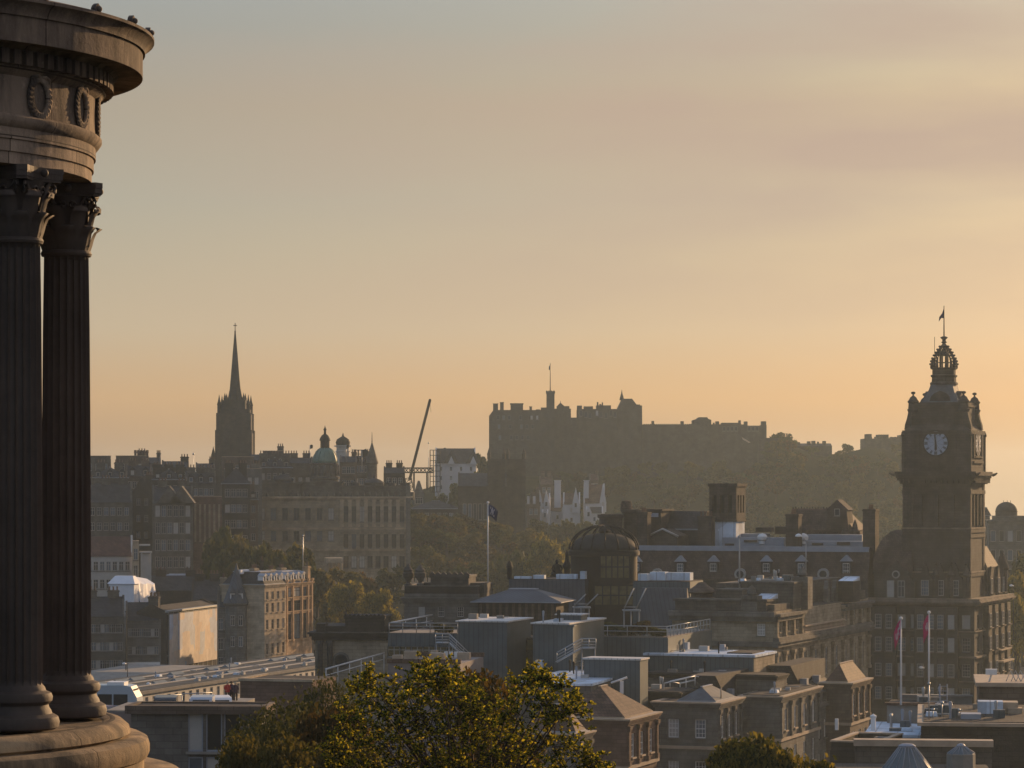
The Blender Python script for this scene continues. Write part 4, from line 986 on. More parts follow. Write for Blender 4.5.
# ------------------------------------------------------------------ pilastered stone building in front of the hotel
def pilaster_mesh(w, d, h):
    mb = MB().box(-w/2, w/2, -d, 0, .5, h-.55).box(-w/2-.1, w/2+.1, -d-.1, 0, 0, .5).box(-w/2-.08, w/2+.08, -d-.08, 0, h-.55, h-.4).box(-w/2-.16, w/2+.16, -d-.16, 0, h-.4, h)
    return mb
def stone_block():
    b = Bld('pilastered_building', 'long tan stone building with pilastered right side, in front of the hotel', 'building', 774, 390, 20.5, pl=672, pr=868, top=612, base=62)
    z = b.z; W, L = b.W, b.L; f = b.x
    b.fr += [(f(690)-.6, f(698)+.1, z(640), z(628)), (f(757), f(765), z(636), z(624))]
    window(b.root, ((b.fr[0][0]+b.fr[0][1])/2, .17, z(640)), 0, b.fr[0][1]-b.fr[0][0], z(628)-z(640), 'sash', True, 'white', 'blind')
    window(b.root, ((b.fr[1][0]+b.fr[1][1])/2, .17, z(636)), 0, b.fr[1][1]-b.fr[1][0], z(624)-z(636), 'sash', True, 'white')
    # right face: two pavilions with pilasters and a recessed middle
    yA, yB = b.y(800), b.y(842)
    H = b.H
    zs = z(644)                                   # sill course between the two storeys
    lo0, lo1, up0, up1 = z(690), z(655), z(640.5), z(618)
    n1 = 3
    for (a, c, n) in ((0.8, yA, 3), (yB, L-.6, 3)):
        for i in range(n):
            v = a+(i+.5)*(c-a)/n
            for za, zb in ((up0+1.0, up1-.4), (lo0+.5, lo1-.5)):
                b.ro.append((v-.6, v+.6, za, zb)); window(b.root, (-.17, v, za), R(90), 1.2, zb-za, 'sash', False, 'frame', 'glass', 'tan')
    for i in range(4):
        v = yA+(i+.5)*(yB-yA)/4
        b.ro.append((v-.65, v+.65, lo0+.5, lo1-.3)); window(b.root, (-.17, v, lo0+.5), R(90), 1.3, lo1-lo0-.8, 'sash', False, 'frame', 'glass', 'tan')
    b.walls('tan', H)
    pm = {}
    def pil(v, z0, z1, wd=.8):
        k = round(z1-z0, 2)
        if k not in pm: pm[k] = pilaster_mesh(wd, .45, z1-z0).mesh('pilaster', M['tan'])
        link('pilaster', pm[k], b.root, (0.003, v, z0), R(90))
    for a, c in ((.5, yA), (yB, L-.5)):
        for i in range(4):
            v = a+(c-a)*i/3; pil(v, up0, up1+.4); pil(v, lo0, lo1+.3)
    for i in range(1, 4): pil(yA+(yB-yA)*i/4, lo0, lo1+.3)
    cn = MB()
    def run(y0, y1, z0, z1, p): cn.box(-.02, p, y0, y1, z0, z1)
    for z0, z1, p in ((zs-.5, zs, .7), (zs, zs+.35, 1.0), (zs+.35, zs+.8, .8)): run(-p if 0 else -.4, L+.3, z0, z1, p)
    for a, c in ((-.3, yA+.4), (yB-.4, L+.3)): run(a, c, H-1.3, H-.7, .6); run(a, c, H-.7, H-.3, 1.0)
    for z0, z1, p in ((H-1.3, H-.7, .5), (H-.7, H+.02, .9)): cn.box(-W-.3, .3, -p, .02, z0, z1)
    cn.box(-W, -.02, -.35, .02, zs-.4, zs+.3)
    b.part('cornice', cn, 'grey')
    bal = MB()                                    # balustrade over the recessed middle
    bal.box(.2, .6, yA+.5, yB-.5, zs+.82, zs+1.0).box(.15, .65, yA+.5, yB-.5, zs+1.7, zs+1.9)
    nb = int((yB-yA)/.55)
    for i in range(nb):
        v = yA+.7+(yB-yA-1.4)*i/(nb-1); bal.lathe([(.09, zs+1.0), (.15, zs+1.2), (.08, zs+1.45), (.1, zs+1.7)], 6, (.4, v, 0))
    b.part('balustrade', bal, 'copestone')
    # attics and roofs
    at = MB()
    at.box(-W+.3, -f(0) if 0 else -1.2, .4, 3.2, H+.03, H+1.3).box(-W+.1, -1.0, .2, 3.4, H+1.3, H+1.6)
    at.box(f(716, 3.5), f(742, 3.5), 3.5, 9, H+.02, z(591, -8, 4)).box(f(715, 3.5), f(743, 3.5), 3.3, 9.2, z(591, -8, 4), z(589, -8, 4))
    at.box(f(742, 10), f(798, 12), 9.5, 16, H+.02, z(583.5, -5, 10)).box(f(742, 10)-.2, f(798, 12)+.2, 9.3, 16.2, z(583.5, -5, 10), z(581.5, -5, 10))
    at.box(-13, -3.4, 17, L-3, H+.02, z(583, -3, 20)).box(-1.3, -.3, yA*.1, yA, H+.03, H+.9).box(-1.3, -.3, yB+.3, L-.4, H+.03, H+1.3)
    b.part('attic', at, 'sooty'); b.clutter(8, z(583.5, -5, 10)+.3, f(745, 10), -2.2, 10, 15.5, 13); b.clutter(12, z(583, -3, 20), -12, -4.2, 18, L-6, 14)
    b.deck('felt')
    d = MB().lathe([(2.0, 0), (1.9, .3), (1.5, .5), (1.5, .9), (1.9, 1.1), (1.7, 1.5), (.9, 2.0), (.5, 2.4), (0.001, 2.5)], 14, (f(697, 3.6), 5.8, H+1.2)).box(f(697, 3.6)-2.2, f(697, 3.6)+2.2, 3.6, 8, H+.02, H+1.2)
    b.part('roof_lantern', d, 'brown')
    for i in range(5):                            # shaped upstands on the far end of the roof
        v = yB-3.5+(L-yB+3)*i/4; mb = MB().prism([(v-.7, H+.02), (v+.7, H+.02), (v+.7, H+2.0), (v+.4, H+2.2), (v+.2, H+2.9), (v, H+3.2), (v-.2, H+2.9), (v-.4, H+2.2), (v-.7, H+2.0)], 'x', -1.7, -1.1)
        b.part('finial', mb, 'grey')
    for px, y0, top in ((749, .2, 596), (800, 14, 577)):
        x = f(px, y0); mb = MB().box(x-1.1, x+1.1, y0, y0+2.6, H-.2, z(top, x, y0)).lathe([(.5, 0), (.7, .3), (.5, 1.0), (.15, 1.3), (0.001, 1.5)], 8, (x, y0+1.3, z(top, x, y0))); b.part('scrolled_pier', mb, 'grey')
    for px0, px1, y0, t0, t1 in ((753, 770, 3, 599, 594.5), (838, 853, 37, 581, 577)):   # angled skylights
        x0, x1 = f(px0, y0), f(px1, y0); za, zb = z(t0, x0, y0), z(t1, x0, y0)
        mb = MB().box(x0, x1, y0, y0+4, H+.0, za-.02).add([(x0, y0, za), (x1, y0, za), (x1, y0+4, zb), (x0, y0+4, zb)], [(0, 1, 2, 3)], 1)
        mb.quad((x1, y0, za-.02), (x1, y0+4, za-.02), (x1, y0+4, zb), (x1, y0, za), 1)
        b.part('skylight', mb, ['dark', 'palelead'])
    return b
stone_block()

# ------------------------------------------------------------------ glazed domed pavilion and the grey roofs left of it
M['domelead'] = plain('dark dome lead', (0.032, 0.034, 0.036), .8, 0, .3, .6, .15)
def pavilion():
    Y = 425; x0 = PX(604, Y); zb = 66
    o = empty('domed_pavilion', (x0, Y, zb)); tag(o, 'dark ribbed dome over a glazed pavilion at the left end of the hotel', 'pavilion')
    z = lambda py: PZ(py, Y)-zb; s = Y/F
    r = 34*s
    mb = MB().lathe([(r*.98, 0), (r*.98, z(556)), (r*1.05, z(555)), (r*1.05, z(551)), (r, z(550))], 32); mb.build('drum', M['iron'], o)
    dm = MB().lathe([(r*math.cos(t*math.pi/2*.97), z(550)+(z(533)-z(550))*math.sin(t*math.pi/2)) for t in [i/10 for i in range(11)]], 32)
    dm.build('dome', M['domelead'], o)
    for k in range(16):
        a = 2*math.pi*k/16; MB().tube([((r+.1)*math.cos(t*1.5)*math.cos(a), (r+.1)*math.cos(t*1.5)*math.sin(a), z(550)+.1+(z(526)-z(550))*math.sin(t*1.52)) for t in [i/7 for i in range(8)]], .12, 4).build('rib', M['iron'], o)
    MB().lathe([(.7, z(534)), (.7, z(531.5)), (.9, z(531)), (.4, z(529)), (0.001, z(528))], 12).build('cupola', M['iron'], o)
    # glazed bay facing the camera
    for (pa, pb, ta, tb, yy) in ((598, 627, 554, 578, -r-.5), (592, 632, 583, 604, -r-2.5)):
        fx = lambda px: (px-603)*s
        bay = MB(); W0, W1 = fx(pa), fx(pb); za, zc = z(tb), z(ta)
        bay.box(W0, W1, yy+.12, -r*.5, 0, zc); g = MB()
        nn = 5
        for i in range(nn):
            g.box(W0+(W1-W0)*i/nn+.09, W0+(W1-W0)*(i+1)/nn-.09, yy+.06, yy+.11, za+.2, (za+zc)/2-.06); g.box(W0+(W1-W0)*i/nn+.09, W0+(W1-W0)*(i+1)/nn-.09, yy+.06, yy+.11, (za+zc)/2+.06, zc-.2)
        q = bay.build('glazed_bay', M['iron'], o); g.build('glazing', M['yglass'], q)
        fr = MB()
        for i in range(nn+1): fr.box(W0+(W1-W0)*i/nn-.08, W0+(W1-W0)*i/nn+.08, yy-.04, yy+.11, za, zc)
        for zz in (za, (za+zc)/2, zc): fr.box(W0-.08, W1+.08, yy-.07, yy-.041, zz-.09, zz+.09)
        fr.build('frame', M['iron'], q)
M['yglass'] = plain('glass with yellow light in its colour', (0.12, 0.105, 0.05), 0.2, 0, 0.5, 0.9, 0.6)  # amber base colour stands in for yellow light on the glazing
pavilion()

def rail(mb, pts, h=1.0, every=1.2, r=.035, mids=2, m=0):
    """handrail with posts along a polyline"""
    pts = [Vector(p) for p in pts]
    for a, b in zip(pts, pts[1:]):
        n = max(1, int((b-a).length/every))
        for i in range(n+1):
            p = a.lerp(b, i/n); mb.tube([p, p+Vector((0, 0, h))], r, 4, m)
        for k in range(mids+1):
            q = Vector((0, 0, h*(k+1)/(mids+1))); mb.tube([a+q, b+q], r*(1.2 if k == mids else .8), 4, m)
def P3(px, py, Y): return Vector((PX(px, Y), Y, PZ(py, Y)))

# hall with the blue grey hipped roof
b = Bld('roof_hall', 'low hall with blue grey hipped metal roof and dark recessed wall', 'building', 556, 398, 12, pl=478, L=9, top=603, base=64)
b.walls('dark'); b.hip(1.7, 'blueroof', .9, slope=4.5)
pl = MB()
for i in range(12): x = -b.W+b.W*(i+.5)/12; pl.box(x-.18, x+.18, -.25, -.01, b.z(624), b.z(604))
b.part('mullion', pl, 'brown')
b = Bld('plant_screen_block', 'blue grey seam clad roof block behind the hipped hall with white plant along its top', 'building', 585, 418, 12, pl=509, L=10, top=580, base=64)
b.walls('blueroof'); b.deck('felt')
ws = MB()
for pa, pb, t in ((514, 530, 578), (533, 544, 576.5), (556, 576, 575.5), (580, 585, 572.5)): ws.box(b.x(pa, .5), b.x(pb, .5), .5, 2.0, b.H+.1, b.z(t-1))
b.part('plant_box', ws, 'palelead')
vt = MB(); x = b.x(509.5, 1); vt.lathe([(.35, 0), (.35, 1.6), (.5, 1.7), (.3, 2.4), (0.001, 2.7)], 8, (x, 1, b.H)); b.part('vent', vt, 'iron')
b = Bld('plant_screen_block', 'grey seam clad roof block between the domed pavilion and the pilastered building', 'building', 690, 415, 17, pl=633, L=8, top=582, base=64)
b.walls('clad'); b.deck('felt')
sl = MB().frus((b.x(640, -6), b.x(690, -6), -6, -.02, 0), (b.x(642, -.4), b.x(688, -.4), -1, -.02, b.z(588))); b.part('sloped_roof', sl, 'blueroof')
ws = MB()
for pa, pb, t, y0 in ((638, 647, 577.5, 1), (650, 665, 575.5, 3), (667, 690, 576, 4)): ws.box(b.x(pa, y0), b.x(pb, y0), y0, y0+2, b.H+.1, b.z(t-3.2, 0, y0))
b.part('plant_box', ws, 'palelead')
for lab, (pa, ya), (pb, yb) in (('white framed access gantry in front of the grey block left of the pilastered building', (626, 610), (636, 588)), ('white framed access gantry beside the glazed pavilion, nearest the hipped hall', (576, 607), (588, 594))):
    Y = 400; mb = MB()
    for dx in (0, 12):
        mb.tube([P3(pa+dx-2, ya-1, Y), P3(pb+dx-2, yb, Y)], .09, 5); 
    mb.tube([P3(pa-2, ya, Y), P3(pa+14, ya, Y)], .12, 5); mb.tube([P3(pa-2, ya-3, Y), P3(pa+12, ya-3, Y)], .06, 5); mb.box(PX(pa-3, Y), PX(pa+15, Y), Y-.1, Y+3.5, PZ(ya+1.2, Y), PZ(ya+.3, Y))
    for dx in (-2, 5, 13): mb.tube([P3(pa+dx, ya, Y), (PX(pa+dx, Y), Y, 75.5)], .07, 5)
    tag(mb.build('access_gantry', M['steel']), lab, 'gantry')

# two grey clad lift blocks, the glazed link and outside stairs
b1 = Bld('clad_block', 'grey seam clad block with pale flat roof, left of the amber glazed link', 'building', 507, 352, 16, pl=458, pr=531, top=622.5, base=62)
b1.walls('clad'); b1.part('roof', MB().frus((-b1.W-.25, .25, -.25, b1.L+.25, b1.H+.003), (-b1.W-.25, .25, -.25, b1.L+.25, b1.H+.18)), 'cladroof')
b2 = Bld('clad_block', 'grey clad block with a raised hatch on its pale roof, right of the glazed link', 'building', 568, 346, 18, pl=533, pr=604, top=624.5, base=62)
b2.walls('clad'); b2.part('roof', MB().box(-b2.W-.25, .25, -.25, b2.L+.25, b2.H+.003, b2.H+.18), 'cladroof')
b2.part('roof_hatch', MB().box(-b2.W*.8, -b2.W*.1, b2.L*.45, b2.L*.62, b2.H+.18, b2.H+.8, 0).box(-b2.W*.85, -.2, b2.L*.43, b2.L*.64, b2.H+.8, b2.H+.95, 1), ['clad', 'cladroof'])
b2.clutter(5, b2.H+.18, -b2.W+.6, -.6, .5, b2.L*.4, 11); b1.clutter(4, b1.H+.18, -b1.W+.6, -.6, 1, b1.L-1, 12)
b2.part('vent_hood', MB().box(-1.2, .8, -.6, -.02, 0, b2.H-.2).box(-1.4, 1.0, -.8, .3, b2.H-.2, b2.H-.02), 'clad')
b = Bld('glazed_link', 'low link with amber panes between the two grey clad blocks', 'building', 535, 360, 16, pl=504, L=6, top=638, base=62)
b.walls('dark'); g = MB(); fr = MB()
for i in range(3):
    x0 = -b.W+b.W*i/3; g.box(x0+.25, x0+b.W/3-.25, -.1, -.02, b.z(650), b.z(640)); fr.box(x0+.05, x0+.25, -.16, -.02, b.z(652), b.z(638.5))
b.part('glazing', g, 'yglass'); b.part('frame', fr, 'iron')
for lab, p0, p1, Y in (('white steel outside stair climbing to a landing at the left of the left clad block', (471, 664), (449, 643), 346), ('white steel outside stair running up to the landing on the right clad block', (557, 662), (582, 648), 338)):
    mb = MB(); a, c = P3(*p0, Y), P3(*p1, Y); sg = 1 if c.x > a.x else -1
    for dy in (0, 1.2):
        o = Vector((0, dy, 0)); mb.tube([a+o, c+o], .1, 5); rail(mb, [a+o, c+o], 1.05, .9)
        mb.tube([c+o, c+o+Vector((sg*1.6, 0, 0))], .1, 5); rail(mb, [c+o, c+o+Vector((sg*1.6, 0, 0))], 1.05, .8)
    n = 12
    for i in range(n): p = a.lerp(c, i/n); mb.box(p.x-.16, p.x+.16, Y, Y+1.2, p.z-.03, p.z+.02)
    mb.box(min(c.x, c.x+sg*1.6), max(c.x, c.x+sg*1.6), Y, Y+1.2, c.z-.05, c.z+.03)
    for q in (c, c+Vector((sg*1.5, 0, 0))):
        for dy in (0.05, 1.15): mb.tube([q+Vector((0, dy, 0)), Vector((q.x, Y+dy, 62))], .06, 5)
    tag(mb.build('outside_stair', M['steel']), lab, 'stair')
# planted roof terrace
b = Bld('terrace_block', 'grey clad block with hedges and a railing on its roof terrace', 'building', 668, 362, 18, pl=586, pr=712, top=638, base=62)
b.walls('clad'); b.deck('paving')
rm = MB(); rail(rm, [(-b.W+.2, .2, b.H+.1), (-.2, .2, b.H+.1)], 1.3, 2.2, .05, 1); rail(rm, [(-.2, .25, b.H+.1), (-.2, b.L-.3, b.H+.1)], 1.3, 1.6, .05, 1); b.part('railing', rm, 'steel')
TERR = b
# long flat roofed grey box whose tan end slab paints in the sunlight on the right
b = Bld('long_clad_block', 'long grey box with pale flat roof and right end coloured tan as if sunlit', 'building', 753, 357, 20, pl=645, pr=774, top=657.5, base=62)
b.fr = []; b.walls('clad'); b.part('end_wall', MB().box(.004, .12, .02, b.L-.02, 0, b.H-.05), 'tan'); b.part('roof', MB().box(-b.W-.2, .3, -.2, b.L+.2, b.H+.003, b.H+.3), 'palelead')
b.part('roof_vent', MB().box(b.x(683, b.L), b.x(690, b.L), b.L-1, b.L, b.H+.3, b.H+1.2).tube([(b.x(668, 2), 2, b.H+.3), (b.x(668, 2), 2, b.H+1.4)], .06, 5), 'palelead')
b.clutter(9, b.H+.3, -b.W+1, -4, 1, b.L-1, 5)
b.part('roof_box', MB().box(b.x(727, 2), b.x(752, 2), 2, b.L-2, b.H+.3, b.H+.45), 'felt')
b = Bld('clad_annexe', 'lower grey box joined to the left end of the long grey box', 'building', 640, 331, 20, pl=584, pr=648, top=660.5, base=62)
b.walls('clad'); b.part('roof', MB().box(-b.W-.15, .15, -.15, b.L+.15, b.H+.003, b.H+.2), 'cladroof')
# pale blue flat roof
b = Bld('flat_roof_block', 'low block with wide pale blue flat roof, left of the grey boxes', 'building', 591, 322, 14, pl=516, L=24, top=686, base=60)
b.walls('grey'); b.part('roof', MB().box(-b.W-.2, .2, -.2, b.L, b.H+.003, b.H+.25), 'palelead')
rm = MB(); rail(rm, [(-b.W, b.L-.5, b.H+.2), (-.2, b.L-.5, b.H+.2)], 1.1, 2.5, .05, 1); b.part('railing', rm, 'steel')
b.clutter(12, b.H+.25, -b.W+1, -1, 3, b.L-2, 6)
b.part('roof_unit', MB().box(b.x(537, b.L-2), b.x(544, b.L-2), b.L-3, b.L-2, b.H+.25, b.H+1.5), 'palelead')
# parapet wall and pipe racks between the grey box and the stone terrace
b = Bld('low_stone_block', 'low mossy stone block behind the terrace, in front of the long grey box', 'building', 776, 350, 20, pl=645, L=5, top=676, base=60)
b.walls('grey'); b.cornice(b.H-.5, 'dark', .3, .5); b.deck('felt'); b.clutter(7, b.H+.1, -b.W+1, -1, 1, b.L-1, 7)
mb = MB(); ends = []
for k, (pa, pb, t) in enumerate(((664, 686, 681), (670, 695, 679), (680, 704, 681))):
    Y = 341; a, c = P3(pa, t+2.5, Y+k*2), P3(pb, t-3, Y+k*2); mb.tube([a, c], .1, 5); mb.tube([a, a-Vector((0, 0, .7))], .05, 5); mb.tube([c, c-Vector((0, 0, 1.1))], .05, 5); ends.append((a, c))
for (a, c), (a2, c2) in zip(ends, ends[1:]): mb.tube([a, a2], .05, 5); mb.tube([c, c2], .05, 5)
tag(mb.build('pipe_rack', M['white']), 'rack of white pipes on short legs behind the small lead hipped roof', 'pipes')
mb = MB(); a = P3(611, 683, 326); mb.tube([a, a+Vector((1.8, .4, .6))], .13, 5); mb.box(a.x+1.0, a.x+1.4, 326, 326.4, a.z-1.2, a.z+.2)
tag(mb.build('roof_pipe', M['white']), 'single white pipe on a post left of the pipe rack, above the red brown roof', 'pipe')

# ------------------------------------------------------------------ stone terrace running away along the street (pavilions and links)
ST = dict(style='sash', fine=True, frame='white')
def terrace(name, label, px, Y, pl, pr, top, nf, nr, frows, rrows, mat, roof, roofh, slope=3.2, lip='copestone', w=1.25, pil=True, L=None, W=None, rot=19.5, ridge='lead'):
    b = Bld(name, label, 'building', px, Y, rot, pl=pl, pr=pr, W=W, L=L, top=top, base=58)
    H = b.H
    if nf: b.grid('f', nf, [(H-a, h) for a, h in frows], w, a0=-b.W+.6, a1=-.5, **ST)
    if nr: b.grid('r', nr, [(H-a, h) for a, h in rrows], w*.95, a0=.5, a1=b.L-.5, sill='copestone', **ST)
    b.walls(mat); b.cornice(H-.55, mat, .4, .5)
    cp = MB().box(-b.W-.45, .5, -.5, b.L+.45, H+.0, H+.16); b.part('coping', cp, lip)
    for a in (5.15, 9.6): b.band('string_course', H-a, H-a+.35, .22, lip if a < 6 else mat)
    if pil and nr:
        pm = pilaster_mesh(.5, .22, 4.1).mesh('pilaster', M[mat])
        for i in range(nr+1): link('pilaster', pm, b.root, (.003, .35+(b.L-.7)*i/nr, H-4.75), R(90))
    if roof: b.hip(roofh, roof, -.35, z=H+.16, slope=slope, ridge=ridge)
    return b
RW = [(4.0, 2.5), (8.6, 2.6), (12.6, 2.4)]
b = terrace('terrace_pavilion', 'red brown stone pavilion with hipped tile roof and three tall windows on its sunny side', 627, 306, 548, 657, 720.5, 0, 3, [], RW, 'red', 'tile', 3.0, 4.5, 'copestone', ridge='copestone')
b.chimney(b.x(540.5, 3), 3.5, .5, .5, b.H-1, b.z(708, 0, 3), 1, 'grey')
terrace('terrace_pavilion', 'small gabled stone house end half behind the golden tree, nearest of the terrace', 578, 284, 520, 590.5, 735, 0, 2, [], [(3.8, 2.4), (8, 2.4)], 'grey', 'tile', 2.6, 4, 'copestone')
b = terrace('terrace_pavilion', 'grey stone pavilion with white sash windows facing forward and small lead hipped roof', 718, 329.7, 655, 741, 704, 2, 3, [(3.9, 2.1), (9.0, 2.5), (13.5, 2.5)], RW, 'grey', None, 0)
b.hip(1.5, 'darklead', 0, z=b.H+.16, x0=b.x(677, .5), x1=-.4, y0=.5, y1=b.L-1, slope=2.4)
b.part('roof_deck', MB().box(-b.W+.5, b.x(677, .5)-.15, .5, b.L-.5, b.H+.16, b.H+.2), 'felt')
b.part('vent_pipe', MB().tube([(-.6, b.L*.35, b.H), (-.6, b.L*.35, b.H+1.6)], .09, 6), 'copestone')
b = terrace('terrace_pavilion', 'brown stone pavilion with four closely set tall windows in the middle of the terrace', 780, 341, 742, 819, 697.5, 1, 4, [], RW, 'grey', None, 0); b.deck('felt', b.H+.17); b.clutter(6, b.H+.27, -b.W+1, -1, 1, b.L-1, 9)
b = terrace('terrace_pavilion', 'far end pavilion of the terrace with sunlit tan hipped roof and dentil of coping', 850, 364, 822, 869, 684, 0, 3, [], RW, 'brown', 'tile', 2.2, 2.2, 'copestone', ridge='copestone')
def linkwing(label, px, Y, pl, pr, top, nr):
    b = Bld('terrace_wing', label, 'building', px, Y, 19.5, pl=pl, pr=pr, top=top, base=58)
    H = b.H
    b.grid('r', nr, [(H-4.4, 2.2), (H-8.8, 2.5)], 1.0, a0=.3, a1=b.L-.3, **ST); b.walls('grey'); b.band('cornice', H-.5, H, .45, 'grey')
    bl = MB().box(-.5, .1, .1, b.L-.1, H+.004, H+.2).box(-.5, .15, .1, b.L-.1, H+1.25, H+1.45)
    for i in range(nr+2): v = .4+(b.L-.8)*i/(nr+1); bl.box(-.4, .05, v-.25, v+.25, H+.2, H+1.25)
    for i in range(nr*5): v = .4+(b.L-.8)*i/(nr*5-1); bl.box(-.28, -.12, v-.07, v+.07, H+.2, H+1.25)
    b.part('balustrade', bl, 'grey')
    rf = MB(); W, L = b.W, b.L
    rf.add([(-.8, .1, H+.01), (-.8, L-.1, H+.01), (-6.2, L-.1, H+4.6), (-6.2, .1, H+4.6), (-.8, .1, H), (-W, .1, H+.01), (-W, L-.1, H+.01), (-W, L-.1, H+4.6), (-W, .1, H+4.6)], [(0, 1, 2, 3), (3, 2, 7, 8), (5, 0, 3, 8), (1, 6, 7, 2), (6, 5, 8, 7), (0, 5, 6, 1)])
    b.part('roof', rf, 'slate')
    for i in range(2): b.part('roof_light', MB().box(-3.4, -2.4, L*(.3+.35*i)-.5, L*(.3+.35*i)+.5, H+1.7, H+2.75), 'lead')
linkwing('slate roofed recessed wing with balustrade between the second and third terrace pavilions', 741, 342, 715, 780, 716, 5)
linkwing('slate roofed recessed wing with balustrade just before the far end pavilion of the terrace', 816, 360, 790, 850, 704, 6)
b = Bld('back_range', 'dark mossy flat topped stone range behind the red brown pavilion', 'building', 680, 336, 19.5, pl=563, L=8, top=693, base=60)
b.walls('dark'); b.cornice(b.H-.6, 'dark', .25, .6); b.deck('felt'); b.clutter(8, b.H+.1, -b.W+1, -1, 1, b.L-1, 8)

# ------------------------------------------------------------------ left of the grey blocks: soot dark stone buildings with urns
b = Bld('urn_parapet_building', 'stone building with a high panelled parapet and two urns at its left corner', 'building', 478, 402, 8, pl=404, L=14, top=594, base=62)
b.grid('f', 3, [(b.z(617), b.z(607)-b.z(617))], .9, 'sash', False, a0=b.x(412), a1=b.x(470)); b.walls('grey'); b.cornice(b.H-1.3, 'grey', .5, .8); b.parapet(1.0, 'dark', cope='grey')
at = MB().box(b.x(430), b.x(468), .5, 7, b.H+.01, b.z(578)).box(b.x(429), b.x(469), .2, 7.3, b.z(578), b.z(575.5))
for i in range(7): x = b.x(432)+(b.x(466)-b.x(432))*i/6; at.prism([(x-.5, b.z(575.5)), (x+.5, b.z(575.5)), (x+.3, b.z(574)), (x, b.z(571.8)), (x-.3, b.z(574))], 'y', .3, .7)
b.part('attic', at, 'sooty')
for px in (408, 420):
    b.part('urn', MB().lathe([(.5, 0), (.5, .3), (.25, .5), (.3, .7), (.75, 1.3), (.8, 1.8), (.6, 2.0), (.7, 2.2), (.35, 2.6), (.2, 2.9), (0.001, 3.1)], 10, (b.x(px, .6), .8, b.H+1.0)), 'sooty')
b.part('roof_house', MB().box(b.x(469, 2), b.x(484, 2), 2, 8, b.H-1.0, b.z(583, 0, 2)), 'sooty')
b.deck('felt')
b = Bld('dark_cornice_building', 'low soot dark stone building with heavy cornice and a round window', 'building', 412, 384, 4, pl=315, L=16, top=637, base=58)
b.walls('tan'); b.cornice(b.H-.4, 'dark', .9, 1.0); 
at = MB().box(-b.W+.4, -.3, .4, 10, b.H+.61, b.z(626.5)).box(b.x(345), b.x(384), .2, 8, b.H+.61, b.z(619)).box(b.x(344), b.x(385), -.1, 8.3, b.z(619), b.z(616.5)); at.box(b.x(316), b.x(325), .1, 3, b.H+.61, b.z(624))
for i in range(10): x = b.x(346)+(b.x(383)-b.x(346))*i/9; at.prism([(x-.35, b.z(616.5)), (x+.35, b.z(616.5)), (x, b.z(614))], 'y', 0, .5)
b.part('attic', at, 'dark')
x = b.x(341); rw = MB(); 
for rr, y0, y1, m in ((1.15, -.12, .1, 0), (.85, -.16, -.121, 1)): rw.prism([(x+rr*math.cos(2*math.pi*i/18), b.z(661)+rr*math.sin(2*math.pi*i/18)) for i in range(18)], 'y', y0, y1, m)
b.part('round_window', rw, ['grey', 'glass'])
cl = MB()
for q in (-b.W+.7, -b.W+2.0): cl.lathe([(.5, 0), (.42, .3), (.36, b.H-1), (.5, b.H-.5)], 10, (q, -.3, 0))
b.part('column', cl, 'sooty')
# ramp with white rails crossing in front of it, and planting behind the rails
for lab, (a, c) in (('lower white sloping handrail in front of the low soot dark building', ((326, 669, 372), (384, 653, 384))), ('upper white sloping handrail beside the urn parapet building', ((384, 624, 392), (437, 614, 404)))):
    mb = MB(); p, q = P3(*a), P3(*c); mb.tube([p, q], .12, 5); mb.tube([p+Vector((0, 0, -.8)), q+Vector((0, 0, -.8))], .07, 5)
    for i in range(6): r_ = p.lerp(q, i/5); mb.tube([r_, r_-Vector((0, 0, 3.0))], .05, 4)
    tag(mb.build('ramp_handrail', M['white']), lab, 'handrail')
b = Bld('clad_block', 'low violet grey wall block with roof clutter behind the golden tree', 'building', 460, 322, 10, pl=388, L=14, top=664, base=60)
b.walls('mauve' if 'mauve' in M else 'concrete'); b.part('parapet', MB().box(-b.W-.1, .1, -.1, .25, b.H+.003, b.H+.5).box(-b.W-.1, .1, 13.6, 14.1, b.H+.003, b.H+.5), 'tile')
cl = MB()
for i in range(7): x = random.uniform(-b.W, -1); cl.box(x, x+random.uniform(.6, 1.6), 2+i*1.5, 3+i*1.5, b.H+.01, b.H+random.uniform(.6, 1.1))
b.part('roof_unit', cl, 'copestone')
wc = MB()
for i in range(4): x = b.x(444+i*5, 12); wc.box(x, x+.4, 12, 12.4, b.H, b.z(652, 0, 12)); 
b.part('white_cowl', wc, 'white')
b = Bld('balcony_block', 'grey block with a balcony rail and dim warm windows, left of the left clad block', 'building', 458, 362, 10, pl=388, L=10, top=634, base=60)
b.grid('f', 6, [(b.z(658), b.z(647)-b.z(658))], 1.6, 'cross', False, pane='yglass'); b.walls('clad'); b.deck('paving')
rm = MB(); rail(rm, [(-b.W+.1, .2, b.H+.1), (-.1, .2, b.H+.1)], 1.2, 1.5, .05, 2); b.part('railing', rm, 'steel')
HEDGE = b

